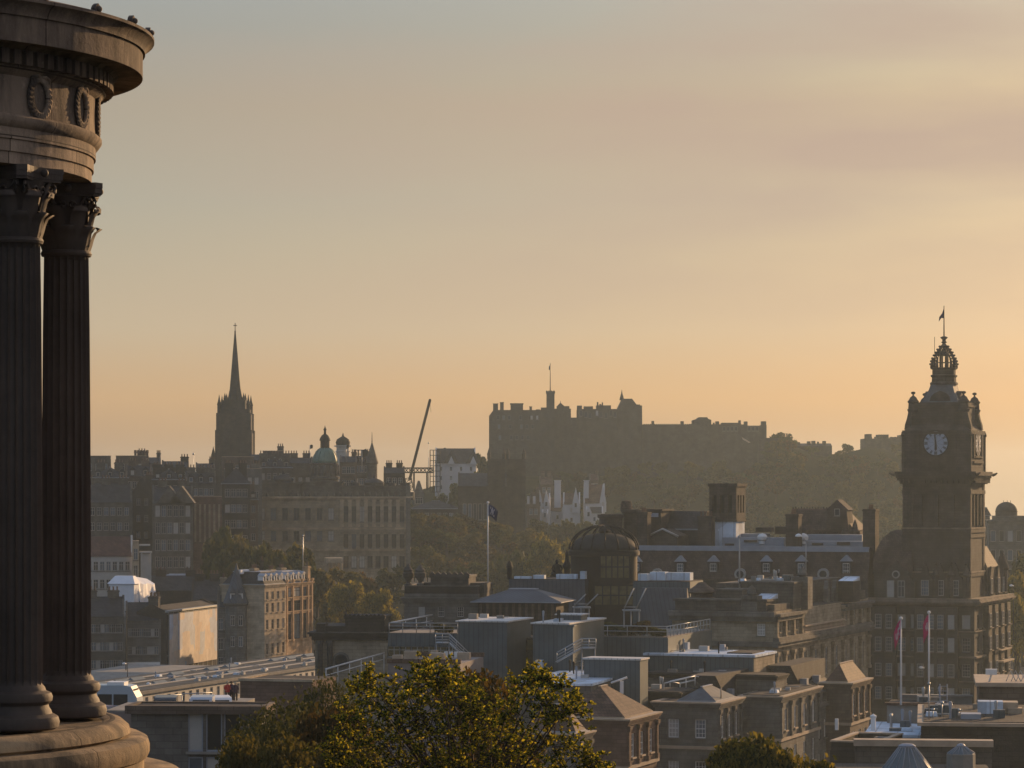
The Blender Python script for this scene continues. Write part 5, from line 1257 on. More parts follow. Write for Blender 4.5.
# ------------------------------------------------------------------ roofs in the near right corner
b = Bld('flat_roofed_house', 'big dark walled building with felt roof and roof plant in the bottom right corner', 'building', 1040, 236, 8, pl=921, L=20, top=727, base=58)
b.walls('dark'); b.part('roof', MB().box(-b.W-.3, .3, -.35, b.L+.2, b.H+.003, b.H+.28, 0).box(-b.W+.2, -.2, .3, b.L-.2, b.H+.28, b.H+.34, 1), ['copestone', 'felt'])
b.part('roof_unit', MB().box(b.x(978, 9), b.x(1003, 9), 9, 11, b.H+.3, b.H+1.35), 'palelead', None, 'white box of roof plant')
b.part('roof_unit', MB().box(b.x(1003, 10), b.x(1018, 10), 9.8, 12, b.H+.3, b.H+1.25).box(b.x(1008, 10), b.x(1022, 10), 9.3, 11, b.H+.3, b.H+.8), 'copestone', None, 'tan roof plant')
b.clutter(16, b.H+.34, b.x(930, 4), b.x(1015, 8), 2, b.L-4, 4)
b.part('roof_hatch', MB().box(b.x(961, 3), b.x(981, 3), 3, 5, b.H+.3, b.H+.75), 'lead')
rm = MB()
for px, y0, h in ((929, 3, 6.4), (942, 5, 3.0), (951, 8, 2.2), (959, 6, 1.7), (933, 4, 2.0)):
    x = b.x(px, y0); rm.tube([(x, y0, b.H), (x, y0, b.H+h*.5)], .05, 5); rm.ball((x, y0, b.H+h*.5), .14)
b.part('vent_pipe', rm, 'steel')
ld = MB(); x = b.x(940, 12)
for dx in (0, .6): ld.tube([(x+dx, 12, b.H), (x+dx, 12, b.H+2.6)], .05, 4)
for i in range(7): ld.tube([(x, 12, b.H+.4*i), (x+.6, 12, b.H+.4*i)], .035, 4)
b.part('ladder', ld, 'lead')
rb = Bld('rooftop_block', 'brown walled block rising behind the felt roof, its coping lit by the sun', 'building', 1045, 262, 8, pl=979, L=12, top=687, base=60)
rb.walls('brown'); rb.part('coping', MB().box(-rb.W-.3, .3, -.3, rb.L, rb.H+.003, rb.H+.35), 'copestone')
cm_ = MB(); x = rb.x(989, 1); cm_.tube([(x, 1, rb.H+.3), (x+.2, 1, rb.H+1.0)], .1, 6); cm_.box(x-.3, x+.7, .7, 1.4, rb.H+1.0, rb.H+1.5); rb.part('camera_box', cm_, 'white')
rl = MB()
for i in range(4): x = rb.x(1006+i*5, 2); rl.tube([(x, 2, rb.H+.3), (x+.4, 2.4, rb.H+1.3), (x+.9, 2, rb.H+.3)], .05, 4)
rb.part('trestle', rl, 'lead')
b = Bld('stepped_wall_block', 'weathered walled block with brown coping where the two flagpoles stand', 'building', 952, 262, 10, pl=887, L=6, top=706, base=58)
b.walls('concrete'); b.clutter(7, b.H+.1, -b.W+1, -1, 1, 4.5, 10); b.part('coping', MB().box(-b.W-.2, .2, -.2, .5, b.H+.003, b.H+.25), 'tile')
b.part('upper_wall', MB().box(b.x(901, 5), b.x(972, 5), 5, 5.6, 0, b.z(697, 0, 5)).box(b.x(900, 5), b.x(973, 5), 4.9, 5.7, b.z(697, 0, 5), b.z(695, 0, 5)), 'concrete')
b.deck('felt')
b = Bld('low_roof_block', 'low block with pale flat roof in front of the far terrace pavilion', 'building', 918, 250, 10, pl=866, L=14, top=738, base=58)
b.walls('concrete'); b.part('roof', MB().frus((-b.W-.2, .2, -.2, b.L, b.H+.003), (-b.W-.2, .2, -.2, b.L, b.H+.25)), 'palelead')
b.part('roof_vent', MB().box(-4.2, -3.8, 4, 4.4, b.H+.2, b.H+1.3).lathe([(.25, b.H+1.3), (.3, b.H+1.5), (0.001, b.H+1.7)], 8, (-4, 4.2, 0)), 'white'); b.part('roof_post', MB().box(-7.5, -7.2, 7, 7.3, b.H, b.H+1.0), 'white'); b.clutter(8, b.H+.2, -b.W+1, -1, 1, b.L-2, 16)
b = Bld('sunken_court_wall', 'long weathered parapet wall with pale ledge round the two roof lanterns', 'building', 992, 228, 6, pl=855, L=1.0, top=747, base=62)
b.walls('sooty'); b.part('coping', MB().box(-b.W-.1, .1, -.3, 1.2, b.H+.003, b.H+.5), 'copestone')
b = Bld('parapet_block', 'dark flat roof edged by a sunlit parapet, left of the glass roof lanterns', 'building', 880, 236, 19.5, pl=830, L=9, top=752, base=60)
b.walls('dark'); b.parapet(.7, 'dark', cope='copestone'); b.deck('felt'); b.clutter(6, b.H+.1, -b.W+1, -1, 1, b.L-1, 15)
b = Bld('lantern_roof_block', 'flat dark roof carrying the two glass roof lanterns at the bottom edge', 'building', 1000, 208, 6, pl=792, L=16, top=787, base=60)
b.walls('concrete'); b.deck('felt'); b.part('coping', MB().box(-b.W-.2, b.x(880), -.3, .4, b.H+.003, b.H+.32), 'copestone')
LR = b
def lantern(px, y0, n, r, h, lab, kh=.45):
    x = LR.x(px, y0); C_ = LR.root.matrix_basis @ Vector((x, y0, LR.H+.1)) if 0 else None
    a = math.atan2(LR.sa, LR.ca); wx = LR.C[0]+x*LR.ca+y0*LR.sa; wy = LR.C[1]-x*LR.sa+y0*LR.ca
    o = empty('roof_lantern', (wx, wy, LR.base+LR.H+.1)); tag(o, lab, 'skylight')
    kb = MB().lathe([(r*1.04, 0), (r*1.04, kh-.05), (r, kh)], n, (0, 0, 0), 0, False); kb.build('kerb', M['concrete'], o)
    g = MB().lathe([(r, kh), (r*.3, kh+h)], n, (0, 0, 0), 0, False); g.build('glazing', M['skyglass'], o)
    fr = MB()
    for k in range(n):
        t = 2*math.pi*k/n; fr.tube([(r*math.cos(t), r*math.sin(t), kh+.02), (r*.3*math.cos(t), r*.3*math.sin(t), kh+.02+h)], .04, 4)
        t2 = t+math.pi/n; q = math.cos(math.pi/n); fr.tube([(r*q*math.cos(t2), r*q*math.sin(t2), kh+.03), (r*.3*q*math.cos(t2), r*.3*q*math.sin(t2), kh+.03+h)], .025, 4)
    fr.build('glazing_bar', M['lead'], o)
    MB().lathe([(r*.32, kh-.03+h), (r*.33, kh+.1+h), (r*.2, kh+.22+h), (0.001, kh+.26+h)], n, (0, 0, 0), 0, False).build('cap', M['lead'], o)
lantern(907, 5, 10, 1.95, 1.75, 'tall faceted glass roof lantern with pale blue panes', .5)
lantern(961, 13, 8, 1.05, .5, 'low flat glass roof lantern with bright panes, right of the tall one', 1.1)
# ------------------------------------------------------------------ old town, left half of the view
def block(name, label, cat, pl, pr, top, Y, depth=12, base=66, mat='sooty', rot=6, roof='gable', rh=None, rmat='slate', cols=0, rows=0, pitch=3.6, w=1.2, h=2.0, off=3.2, chim=0, side=0, blinds=.0, style='cross', group=None, steps=0, along='x', frame='frame', pots=3, pane='glass'):
    """a plain town block: front from column pl to pr, eaves at row top"""
    if (Y > 660 and pr < 500) or (Y > 550 and pr < 240) or name == 'gabled_building': rot = min(rot, math.degrees(math.atan2(PX(pr, Y), Y))-1.0)
    b = Bld(name, label, cat, pr, Y, rot, pl=pl, L=depth, top=top, base=base, group=group)
    rws = [(b.H-off-pitch*i, h) for i in range(rows)]
    if cols: b.grid('f', cols, rws, w, style, False, blinds=blinds, frame=frame, a0=-b.W+.5, a1=-.5, pane=pane)
    if side: b.grid('r', side, rws, w, style, False, frame=frame)
    b.walls(mat)
    rh = rh or 3.0
    if roof == 'gable': b.gable(rh, along, rmat, mat, steps=steps)
    elif roof == 'hip': b.hip(rh, rmat)
    elif roof == 'mansard': b.hip(rh, rmat, slope=1.6)
    else: b.parapet(.8, mat); b.deck()
    for i in range(chim):
        x = -b.W*(i+.5)/chim if chim > 1 else -b.W*.15
        b.chimney(x, depth*.5, min(2.2, b.W*.3), 1.0, b.H-1, b.H+rh+1.2 if roof != 'flat' else b.H+2.2, pots, mat)
    return b
# silhouettes along the ridge
RIDGE = [
 ('tenement', 'flat roofed dark tenement on the ridge, its left end against the monument column', 84, 111, 459, 800, 'flat', 0),
 ('tenement', 'wide dark tenement on the ridge with a cluster of chimney pots near its right end', 116, 147, 459, 790, 'flat', 1),
 ('tenement', 'small ridge tenement right of the wide one, with a chimney at its right gable', 147.5, 161, 463, 800, 'gable', 1),
 ('tenement', 'low ridge tenement whose roof falls away towards the thin flagstaff', 162, 189, 467, 780, 'gable', 1),
 ('tenement', 'narrow ridge tenement just left of the church spire', 196, 215, 469, 810, 'gable', 1),
 ('tenement', 'pale topped stone block standing in front of the foot of the church tower', 222, 254, 460, 770, 'flat', 0),
 ('tenement', 'tall flat topped block right of the church tower with chimney pots along the top', 263, 284, 454, 800, 'flat', 1),
 ('tenement', 'low ridge tenement between the church tower and the tall flat topped block', 250, 264, 460, 810, 'gable', 0),
 ('tenement', 'ridge tenement with two rows of bright windows, left of the green dome', 288, 313, 463, 815, 'gable', 2),
 ('tenement', 'dark roofed tenement just right of the green dome', 340, 357, 462, 800, 'gable', 1),
 ('tenement', 'tenement behind the scaffold box on the skyline', 352, 371, 461, 830, 'gable', 1),
 ('tenement', 'last ridge tenement whose stepped roofs go down towards the crane', 384, 405, 473, 800, 'gable', 2)]
for i, (n, lab, pl, pr, top, Y, rf, ch) in enumerate(RIDGE):
    kw = dict(cols=3, rows=3, w=1.1, h=1.9)
    if 'bright windows' in lab: kw = dict(cols=3, rows=2, w=1.0, h=1.6, off=5.6, pitch=2.7, pane='blind', frame='white', style='plain')  # pale blind colour stands in for reflections on these panes
    block(n, lab, 'tenement', pl, pr, top, Y, 12, 84, ['sooty', 'brown', 'sooty', 'dark'][i % 4], random.uniform(0, 3), rf, 1.6, 'slate', chim=ch, **kw)
mb = MB()
for i in range(5): mb.lathe([(.35, 0), (.3, 1.2), (.4, 1.5), (.35, 2.2)], 8, (PX(133+3*i, 790), 795, PZ(458, 790)))
tag(mb.build('chimney_row', M['tile']), 'row of short chimney pots on the roof of the wide ridge tenement', 'chimney')
# lower row facing the camera
block('tenement', 'six storey grey tenement beside the monument column with rows of small windows', 'tenement', 80, 132, 502, 700, 12, 62, 'sooty', 2, 'gable', 4.5, 'slate', 7, 5, 3.6, 1.1, 1.9, chim=3)
block('tenement', 'blank dark gable end between the grey tenement and the crow stepped one', 'tenement', 132.5, 152, 492, 712, 14, 62, 'dark', 2, 'gable', 3, 'slate', 2, 3, 4, .9, 1.6, along='y', chim=1)
block('tenement', 'tall narrow windowed tenement with small roof gables and pale ground floor windows', 'tenement', 152.5, 193, 503, 690, 12, 62, 'sooty', 2, 'gable', 4.0, 'slate', 6, 4, 4.0, 1.1, 2.6, chim=2)
b = block('tenement', 'reddish stone hall with tall pale vertical strips, right of the narrow windowed tenement', 'hall', 193.5, 222, 500, 700, 12, 62, 'red', 2, 'flat', 0)
st = MB()
for i in range(6): x = -b.W+b.W*(i+.5)/6; st.box(x-.35, x+.1, -.25, -.01, b.H-10, b.H-1)
b.part('pilaster', st, 'tan')
block('tenement', 'dark hazy block half hidden by the old town trees, below the church tower', 'tenement', 222.5, 250, 484, 720, 14, 66, 'dark', 8, 'hip', 4, 'slate', 4, 4, 3.8, chim=2)
for lab, pl, pr, top, Y, mat, rf, ch, dm in (('long slate roof with pale skylights behind the grey tenement at the monument column', 92, 128, 478, 745, 'sooty', 'hip', 2, 3),
        ('tenement with a broad chimney head between the blank gable and the ridge', 126, 152, 476, 752, 'brown', 'gable', 2, 2), ('slate roofed block behind the two pointed wall gables', 152, 186, 480, 748, 'dark', 'hip', 3, 3),
        ('dark block with three chimneys behind the reddish hall', 186, 216, 483, 745, 'sooty', 'gable', 3, 3), ('lighter stone block with pale window row in front of the church foot', 224, 262, 472, 750, 'grey', 'flat', 1, 0),
        ('wide slate roof between the church tower and the bright windowed tenement', 258, 292, 468, 785, 'sooty', 'hip', 3, 3), ('low dim block above the old town trees, left of the domed stone building', 228, 258, 500, 735, 'brown', 'hip', 2, 3)):
    b = block('tenement', lab, 'tenement', pl, pr, top, Y, 11, 78, mat, 3, rf, 2.8, 'slate', 5, 3, 3.5, 1.0, 1.8, chim=ch)
    for i in range(dm): b.dormer(-b.W*(i+.5)/dm, .4, b.H+.1, 1.4, 1.5, .8, 1.8, mat, 'slate', 'plain', frame='frame')
for k, (px, e) in enumerate(((170, 0), (182, 0))):
    x = PX(px, 689); mb = MB().prism([(x-3, PZ(503, 689)), (x+3, PZ(503, 689)), (x, PZ(486, 689))], 'y', 688, 692)
    tag(mb.build('roof_gable', M['sooty']), ['left', 'right'][k]+' of the two pointed wall gables on the narrow windowed tenement', 'gable')
# white house with a rust roof and the beige stair tower
b = block('white_house', 'off white house with rust red roof at the edge of the monument column', 'house', 84, 133, 556, 640, 10, 60, 'harl2' if 'harl2' in M else 'offwhite', 4, 'gable', 4.2, 'redroof', 7, 3, 3.9, 1.0, 2.0)
b = block('beige_tower', 'narrow sunlit beige stair tower with a white balcony frame on its right', 'tower', 132.5, 139, 545, 634, 5, 60, 'cream', 10, 'flat', 0, cols=1, rows=2, w=.9, h=2.4)
fr = MB(); s_ = 634/F
for x0, x1, zt in ((0.1, 2.8, 553), (0.1, 2.4, 546)): fr.box(x0, x1, .2, 3, b.z(zt), b.z(zt)+.35)
for x0 in (.6, 2.5): fr.box(x0-.15, x0+.15, .3, .6, 0, b.z(553))
b.part('balcony_frame', fr, 'offwhite'); b.part('balcony_wall', MB().box(.3, 2.5, .8, 3.0, 0, b.z(554)), 'offwhite')
# tenement row by the station and what stands behind it
block('tenement', 'dark slated tenement of the station row with one bright roof light, nearest the column', 'tenement', 80, 125, 616, 556, 12, 60, 'sooty', 8, 'gable', 3.5, 'slate', 9, 3, 3.4, .9, 1.7, chim=2)
b = block('tenement', 'plain grey tenement of the station row with a white arched shopfront', 'tenement', 125.5, 161, 620, 560, 12, 60, 'grey', 8, 'gable', 3.2, 'slate', 8, 3, 3.4, .8, 1.6, chim=1)
sf = MB(); zf = b.z(662); sf.box(-b.W+.2, -.2, -.5, -.02, 0, .2).box(-b.W+.2, -.2, -.5, -.02, zf-.5, zf)
for i in range(9): x = -b.W+.4+(b.W-.8)*i/8; sf.box(x-.22, x+.22, -.45, -.02, .2, zf-.5)
b.part('shopfront', sf, 'white')
# building wrapped in printed sheeting
b = Bld('sheeted_building', 'building under scaffold wrapped in pale peach and blue printed sheeting', 'building', 166.5, 560, 12, W=6, pr=217, top=612, base=60)
b.walls('dark'); b.gable(1.1, 'y', 'dark', 'dark')
def printed():
    m, N, L, P = newmat('printed sheeting')
    t = N.new('ShaderNodeTexCoord'); mp = N.new('ShaderNodeMapping'); mp.inputs['Scale'].default_value = (0, .24, .16); L.new(t.outputs['Object'], mp.inputs[0])
    v = N.new('ShaderNodeTexVoronoi'); v.distance = 'CHEBYCHEV'; v.inputs['Scale'].default_value = 1.3; v.inputs['Randomness'].default_value = .75; L.new(mp.outputs[0], v.inputs['Vector'])
    r = N.new('ShaderNodeValToRGB'); r.color_ramp.interpolation = 'CONSTANT'; L.new(v.outputs['Color'], r.inputs['Fac'])
    e = r.color_ramp.elements; e[0].color = (.74, .64, .54, 1); e[1].position = .42; e[1].color = (.82, .73, .63, 1)
    for p, c_ in ((.58, (.60, .66, .76, 1)), (.72, (.80, .66, .52, 1)), (.9, (.54, .63, .78, 1))): q = e.new(p); q.color = c_
    n = noise(N, L, t.outputs['Object'], .8, 5)
    L.new(mixc(N, L, 1, r.outputs[0], rng(N, L, n, .3, .7, .85, 1.1), 'MULTIPLY'), P.inputs['Base Color']); P.inputs['Roughness'].default_value = .8
    return m
M['printed'] = printed()
sh = MB(); nseg = 10
sh.add([(.35+.12*math.sin(i*2.1), b.L*(.02+.96*i/nseg), zz) for zz in (b.z(668), b.H-.5) for i in range(nseg+1)], [(i, i+1, nseg+2+i, nseg+1+i) for i in range(nseg)], 0, True)
b.part('printed_sheet', sh, 'printed')
sc = MB()
for i in range(nseg+1): v = b.L*(.02+.96*i/nseg); sc.box(.15, .22, v-.04, v+.04, 0, b.H)
for zz in (b.H-.4, b.H*.5, b.z(668)): sc.box(.1, .17, 0, b.L, zz-.04, zz+.04)
sc.box(-.2, .5, -.3, b.L+.3, b.H-.1, b.H+.25, 0)
b.part('scaffold', sc, 'steel')
b.chimney(-3, 1.5, 2.0, 1.0, b.H, b.z(597), 3, 'sooty'); 
# white shrink wrapped roof enclosure
Y = 600; o = Bld('temporary_roof', 'white shrink wrapped temporary roof over a building beside the monument', 'temporary roof', 134, Y, 14, pl=109, pr=156, top=584, base=70)
W, L, H = o.W, o.L, o.H; rg = 1.6
mb = MB().box(-W, 0, 0, L*.22, 0, H)
mb.add([(-W-.3, -.3, H), (.3, -.3, H), (.3, L*.25, H), (-W-.3, L*.25, H), (-W+.8, 1.4, H+rg), (-.8, 1.4, H+rg), (-.8, L*.22, H+rg), (-W+.8, L*.22, H+rg)], [(0, 1, 5, 4), (1, 2, 6, 5), (2, 3, 7, 6), (3, 0, 4, 7), (4, 5, 6, 7)])
n = 7; pv = []
for i in range(n+1):
    v = L*(.22+.78*i/n); k = .18*math.sin(i*1.9); pv += [(.1+k, v, -1), (.3+k, v, H*(.55+.1*math.cos(i*2))), (-.2-k, v, H-.4*i/n+k), (-2.0, v, H+rg-.9*i/n), (-W+.8, v, H+rg-1.0*i/n), (-W, v, H-.5)]
mb.add(pv, [(i*6+j, (i+1)*6+j, (i+1)*6+j+1, i*6+j+1) for i in range(n) for j in range(5)]+[(n*6, n*6+1, n*6+2, n*6+3, n*6+4, n*6+5)], 0, False)
o.part('sheeting', mb, 'canvas')
# roofs behind the row
block('low_roof', 'long low slate roofed shed behind the sheeted building', 'shed', 146, 206, 590, 640, 14, 62, 'dark', 6, 'gable', 3, 'slate', chim=2)
block('low_roof', 'pale lead roofed shed at the foot of the old town trees', 'shed', 150, 214, 581, 662, 9, 62, 'sooty', 6, 'hip', 1.5, 'lead')
block('low_roof', 'dark gabled roof squeezed between the sheeted building and the turreted one', 'house', 192, 222, 600, 600, 12, 62, 'dark', 8, 'gable', 4, 'slate', 2, 2, chim=2)
# turreted corner building and its neighbours
b = Bld('turreted_building', 'dark stone building with a pointed blue slate turret and steep roof', 'building', 247, 562, -6.5, pl=218, L=12, top=607, base=58)
b.grid('f', 5, [(b.H-4.4, 2.3), (b.H-8.2, 2.3), (b.H-12, 2.4)], .9, 'cross', False, sill='grey'); b.walls('grey'); b.gable(6.2, 'y', 'slate', 'grey', steps=6, x0=-b.W*.52); b.gable(3.5, 'x', 'slate', 'sooty', x1=-b.W*.5)
x = b.x(236.5, -.2); mb = MB().lathe([(2.2, 0), (2.2, b.H+.3), (2.5, b.H+.5), (2.5, b.H+.8)], 8, (x, -.2, 0), 0, False); t = b.part('turret', mb, 'grey')
mb = MB().lathe([(2.6, b.H+.8), (1.7, b.H+3.2), (.55, b.H+6.5), (0.05, b.H+8.4)], 8, (x, -.2, 0), 0, False); b.part('turret_roof', mb, 'blueroof', t)
for i in range(2):
    window(t, (x-.75+1.5*i, -2.33, b.H-3.5), 0, .8, 2.0, 'cross', False); window(t, (x-.75+1.5*i, -2.33, b.H-7.5), 0, .8, 2.0, 'cross', False)
    b.dormer(b.x(232.5+8*i, -1.9), -2.0, b.H+1.2, .9, 1.5, 1.1, 1.0, 'white', 'blueroof', 'plain')
b.part('roof_verge', MB().tube([(.2, .2, b.H-3), (-.9, .2, b.H+1.2)], .16, 4).tube([(.2, 3, b.H+.2), (-1.2, 3, b.H+3)], .16, 4), 'copestone')
b.chimney(-b.W*.8, 5, 1.2, 2.4, b.H, b.z(578), 4, 'tan'); b.chimney(-.8, 7, 1.0, 2.4, b.H, b.z(577), 4, 'sooty')
b = block('gabled_building', 'very dark narrow building with a steep roof between the turret and the cream front', 'building', 251, 264, 585, 575, 12, 58, 'dark', 10, 'gable', 3.5, 'slate', 2, 3, 4.0, .9, 2.0, along='y', chim=1)
b = Bld('cream_fronted_building', 'cream stone building with a row of small white dormers, left of the peach one', 'building', 264.5, 560, 20, W=9, pr=286, top=586, base=58)
b.grid('r', 4, [(b.z(600), b.z(592)-b.z(600)), (b.z(613), b.z(603.5)-b.z(613)), (b.z(630), b.z(620)-b.z(630)), (b.z(655), b.z(644)-b.z(655))], 1.15, 'cross', False, frame='cream', sill='cream'); b.walls('cream'); b.cornice(b.H-.3, 'cream', .4, .5); b.hip(2.4, 'slate', -.1, z=b.H+.2, slope=1.6)
for i in range(4): b.dormer(-.5, b.L*(i+.5)/4, b.H+.2, 1.3, 1.7, .5, 1.2, 'white', 'lead', 'plain', face='r')
b.part('roof_edge', MB().box(-6, -5, 0, b.L*.6, b.H+2.2, b.H+3.0), 'canvas'); b.chimney(-4.5, b.L*.5, 1.0, 2.0, b.H, b.z(569), 4, 'tan')
b = Bld('peach_fronted_building', 'sunlit peach stone building with large dark bays framed by pilasters and a tall end chimney', 'building', 286.5, 572, 20, W=9, pr=312, top=584.5, base=58)
q = b.L
for (zb, zt) in ((597.5, 588), (611.5, 601), (640, 614.5)):
    for y0, y1 in ((.04, .20), (.26, .55), (.62, .80), (.86, .95)):
        za, zc = b.z(zb), b.z(zt); b.ro.append((y0*q, y1*q, za, zc)); window(b.root, (-.2, (y0+y1)/2*q, za), R(90), (y1-y0)*q, zc-za, 'cross', False, 'dark', 'glass', 'peach')
b.walls('peach'); b.cornice(b.H-.3, 'peach', .45, .5); b.hip(2.2, 'slate', -.1, z=b.H+.2, slope=1.6)
pm = pilaster_mesh(.5, .2, b.z(588)-b.z(640)+2).mesh('pilaster', M['peach'])
for v in (.0, .23, .585, .83, .98): link('pilaster', pm, b.root, (.003, v*q+.1, b.z(642)), R(90))
for i in range(4): b.dormer(-.5, q*.85*(i+.5)/4, b.H+.2, 1.3, 1.7, .5, 1.2, 'white', 'lead', 'plain', face='r')
b.chimney(-.8, q-.7, 1.0, 1.2, b.H-2, b.z(566, 0, q), 2, 'peach'); b.chimney(-5, q*.3, 1.0, 2.2, b.H, b.z(570), 4, 'tan'); b.chimney(-5, q*.7, 1.0, 2.2, b.H, b.z(569), 4, 'tan')
M['trainroof'] = roofing('glazed and felted station roof', (0.085, 0.09, 0.092), 3.6, 2.4, 0.8, 0.75)
# station building with the long white wall
b = Bld('station_building', 'long low white walled building with dark windows and a flat roof of skylights', 'building', 92, 440, 18.7, W=17, pr=330, top=699.5, base=58)
b.L = 120; H = b.H
for i in range(44):
    v = 2+118*i/44*1.0; b.ro.append((v, v+1.15, H-2.7, H-.9)); window(b.root, (-.17, v+.575, H-2.7), R(90), 1.1, 1.8, 'cross', False, 'offwhite', 'glass', 'offwhite')
b.walls('offwhite'); b.band('cornice', H-.35, H+.15, .4, 'concrete'); b.part('roof', MB().box(-b.W, 0, 0, b.L, H+.16, H+.25), 'trainroof')
rl_ = random.Random(8)
for r_ in range(2):
    for i in range(16):
        if rl_.random() < .45: continue
        y0 = 3+i*7.2+rl_.uniform(-1, 1); x0 = -5-7.5*r_
        mb = MB().add([(x0-.7, y0, 0), (x0+.7, y0, 0), (x0+.7, y0+4.6, 0), (x0-.7, y0+4.6, 0), (x0, y0+.2, .42), (x0, y0+4.4, .42)], [(0, 1, 4), (1, 2, 5, 4), (2, 3, 5), (3, 0, 4, 5)])
        mb.build('roof_light', M['skyglass'], b.root, (0, 0, H+.26))
b.clutter(26, H+.25, -16, -2, 6, 115, 21)
for v in (-4, -9, -14): b.part('roof_gutter', MB().box(v-.12, v+.12, 1, b.L-1, H+.25, H+.42), 'lead')
for i in range(9):
    y0 = 40+i*9; b.part('roof_vent', MB().box(-1.8, -1.0, y0, y0+.8, H+.25, H+.6).lathe([(.2, H+.6), (.3, H+.75), (0.001, H+.95)], 8, (-1.4, y0+.4, 0)), 'offwhite')
b = Bld('dark_station_shed', 'long dark eaved shed roof in front of the station row, behind the bus', 'shed', 150, 505, 14, pl=70, L=30, top=686, base=58)
b.walls('dark'); b.part('roof', MB().frus((-b.W-.5, .5, -.6, 30, b.H+.01), (-b.W-.5, .5, 8, 30, b.H+1.8)), 'concrete')

# ------------------------------------------------------------------ bank on the mound with the green dome
def bank():
    b = Bld('domed_bank', 'large ornate stone building with a green copper dome, arched windows and a colonnaded right wing', 'building', 409, 780, -2, pl=252, L=26, top=497, base=68)
    z = b.z; f = b.x; H = b.H
    for px in [262+11.5*i for i in range(7)]:
        x = f(px); 
        for zb, zt in ((520, 508), (541, 531)): b.fr.append((x-.75, x+.75, z(zb), z(zt))); window(b.root, (x, .17, z(zb)), 0, 1.5, z(zt)-z(zb), 'cross', False, 'grey', 'blind' if random.random() < .2 else 'glass', 'grey')
    for px in [346+8.0*i for i in range(8)]:
        x = f(px)
        for zb, zt in ((522, 506), (548, 534), (568, 556)): b.fr.append((x-.7, x+.7, z(zb), z(zt))); window(b.root, (x, .17, z(zb)), 0, 1.4, z(zt)-z(zb), 'cross', False, 'grey', 'glass', 'grey')
    b.walls('tan')
    cn = MB(); W = b.W
    for p, pa, pb in ((.5, 499.5, 498), (1.0, 498, 496.5), (.4, 529.5, 527.5), (.5, 551, 549)): cn.box(-W-p, p, -p, .02, z(pa), z(pb)); cn.box(-.02, p, .02, 26, z(pa), z(pb))
    b.part('cornice', cn, 'cream')
    pm = pilaster_mesh(.9, .6, z(499.5)-z(527)).mesh('pilaster', M['cream']); pm2 = pilaster_mesh(.9, .5, z(529.5)-z(549)).mesh('pilaster', M['tan'])
    for px in [342+8.0*i for i in range(9)]: link('pilaster', pm, b.root, (f(px), -.003, z(527)), 0); link('pilaster', pm2, b.root, (f(px), -.003, z(549)), 0)
    for px in [256.5+11.5*i for i in range(8)]: link('pilaster', pm2, b.root, (f(px), -.003, z(527)+.01), 0)
    # attic storeys
    at = MB()
    for pa, pb, t, y0 in ((258, 300, 484, 1), (300, 342, 483, 4), (342, 408, 487, 1)): at.box(f(pa, y0), f(pb, y0), y0, y0+16, H+.01, z(t, 0, y0)); at.box(f(pa, y0)-.4, f(pb, y0)+.4, y0-.4, y0+16.4, z(t, 0, y0), z(t-1.5, 0, y0))
    for i in range(26): x = -W+W*(i+.5)/26; at.lathe([(.25, 0), (.35, .5), (.15, 1.2), (0.001, 1.6)], 6, (x, .2, H))
    b.part('attic', at, 'sooty')
    at2 = MB()
    for px, t in ((283, 474), (374, 478), (355, 481), (391, 482), (405, 485)):
        x = f(px, 2); r = 2.6 if px in (283, 374) else 1.3; zz = z(484 if px < 340 else 487, 0, 2)
        at2.lathe([(r, zz-1), (r, zz+1), (r*1.1, zz+1.1), (r*.95, zz+(z(t)-zz)*.6), (r*.6, z(t)-.4), (.3, z(t)), (.2, z(t)+.8), (0.001, z(t)+1.4)], 14, (x, 4, 0))
    b.part('corner_dome', at2, 'slate')
    # the main dome
    cx, cy = f(325, 12), 12; r = 12.2*(792/F)
    zz = z(463, 0, 12)
    dr = MB().lathe([(r*1.1, H), (r*1.1, z(480, 0, 12)), (r*1.2, z(479, 0, 12)), (r*1.2, z(477, 0, 12)), (r*1.02, z(476, 0, 12)), (r*1.02, zz-.6), (r*1.1, zz-.4), (r*1.1, zz)], 24, (cx, cy, 0))
    for k in range(12): a = 2*math.pi*k/12; dr.lathe([(.35, z(476, 0, 12)), (.3, zz-.6)], 8, (cx+r*1.1*math.cos(a), cy+r*1.1*math.sin(a), 0))
    b.part('drum', dr, 'sooty')
    dm = MB().lathe([(r*math.cos(t*math.pi/2), zz+(z(447, 0, 12)-zz)*math.sin(t*math.pi/2)) for t in [i/9*.96 for i in range(10)]], 24, (cx, cy, 0))
    for k in range(12):
        a = 2*math.pi*k/12; dm.tube([(cx+(r+.05)*math.cos(t*1.5)*math.cos(a), cy+(r+.05)*math.cos(t*1.5)*math.sin(a), zz+(z(447, 0, 12)-zz)*math.sin(t*1.5)) for t in [i/6 for i in range(7)]], .14, 4)
    b.part('dome', dm, 'copper')
    zl = z(448, 0, 12)
    b.part('lantern', MB().lathe([(1.25, zl-1), (1.25, z(441, 0, 12)), (1.55, z(440.5, 0, 12)), (1.3, z(438, 0, 12)), (.9, z(435.5, 0, 12)), (.35, z(434, 0, 12)), (.3, z(431, 0, 12)), (.45, z(429.5, 0, 12)), (.2, z(428, 0, 12)), (0.02, z(425.5, 0, 12))], 12, (cx, cy, 0)), 'iron')
    b.part('side_tower', MB().box(f(406, -.5), f(409, -.5)+.4, -.9, 3, 0, z(485)), 'grey')
bank()
Y = 900; x = PX(343, Y)
o = empty('domed_turret', (x, Y, 92)); tag(o, 'white drummed turret with a dark onion cap just right of the green dome', 'turret')
zq = lambda py: PZ(py, Y)-92
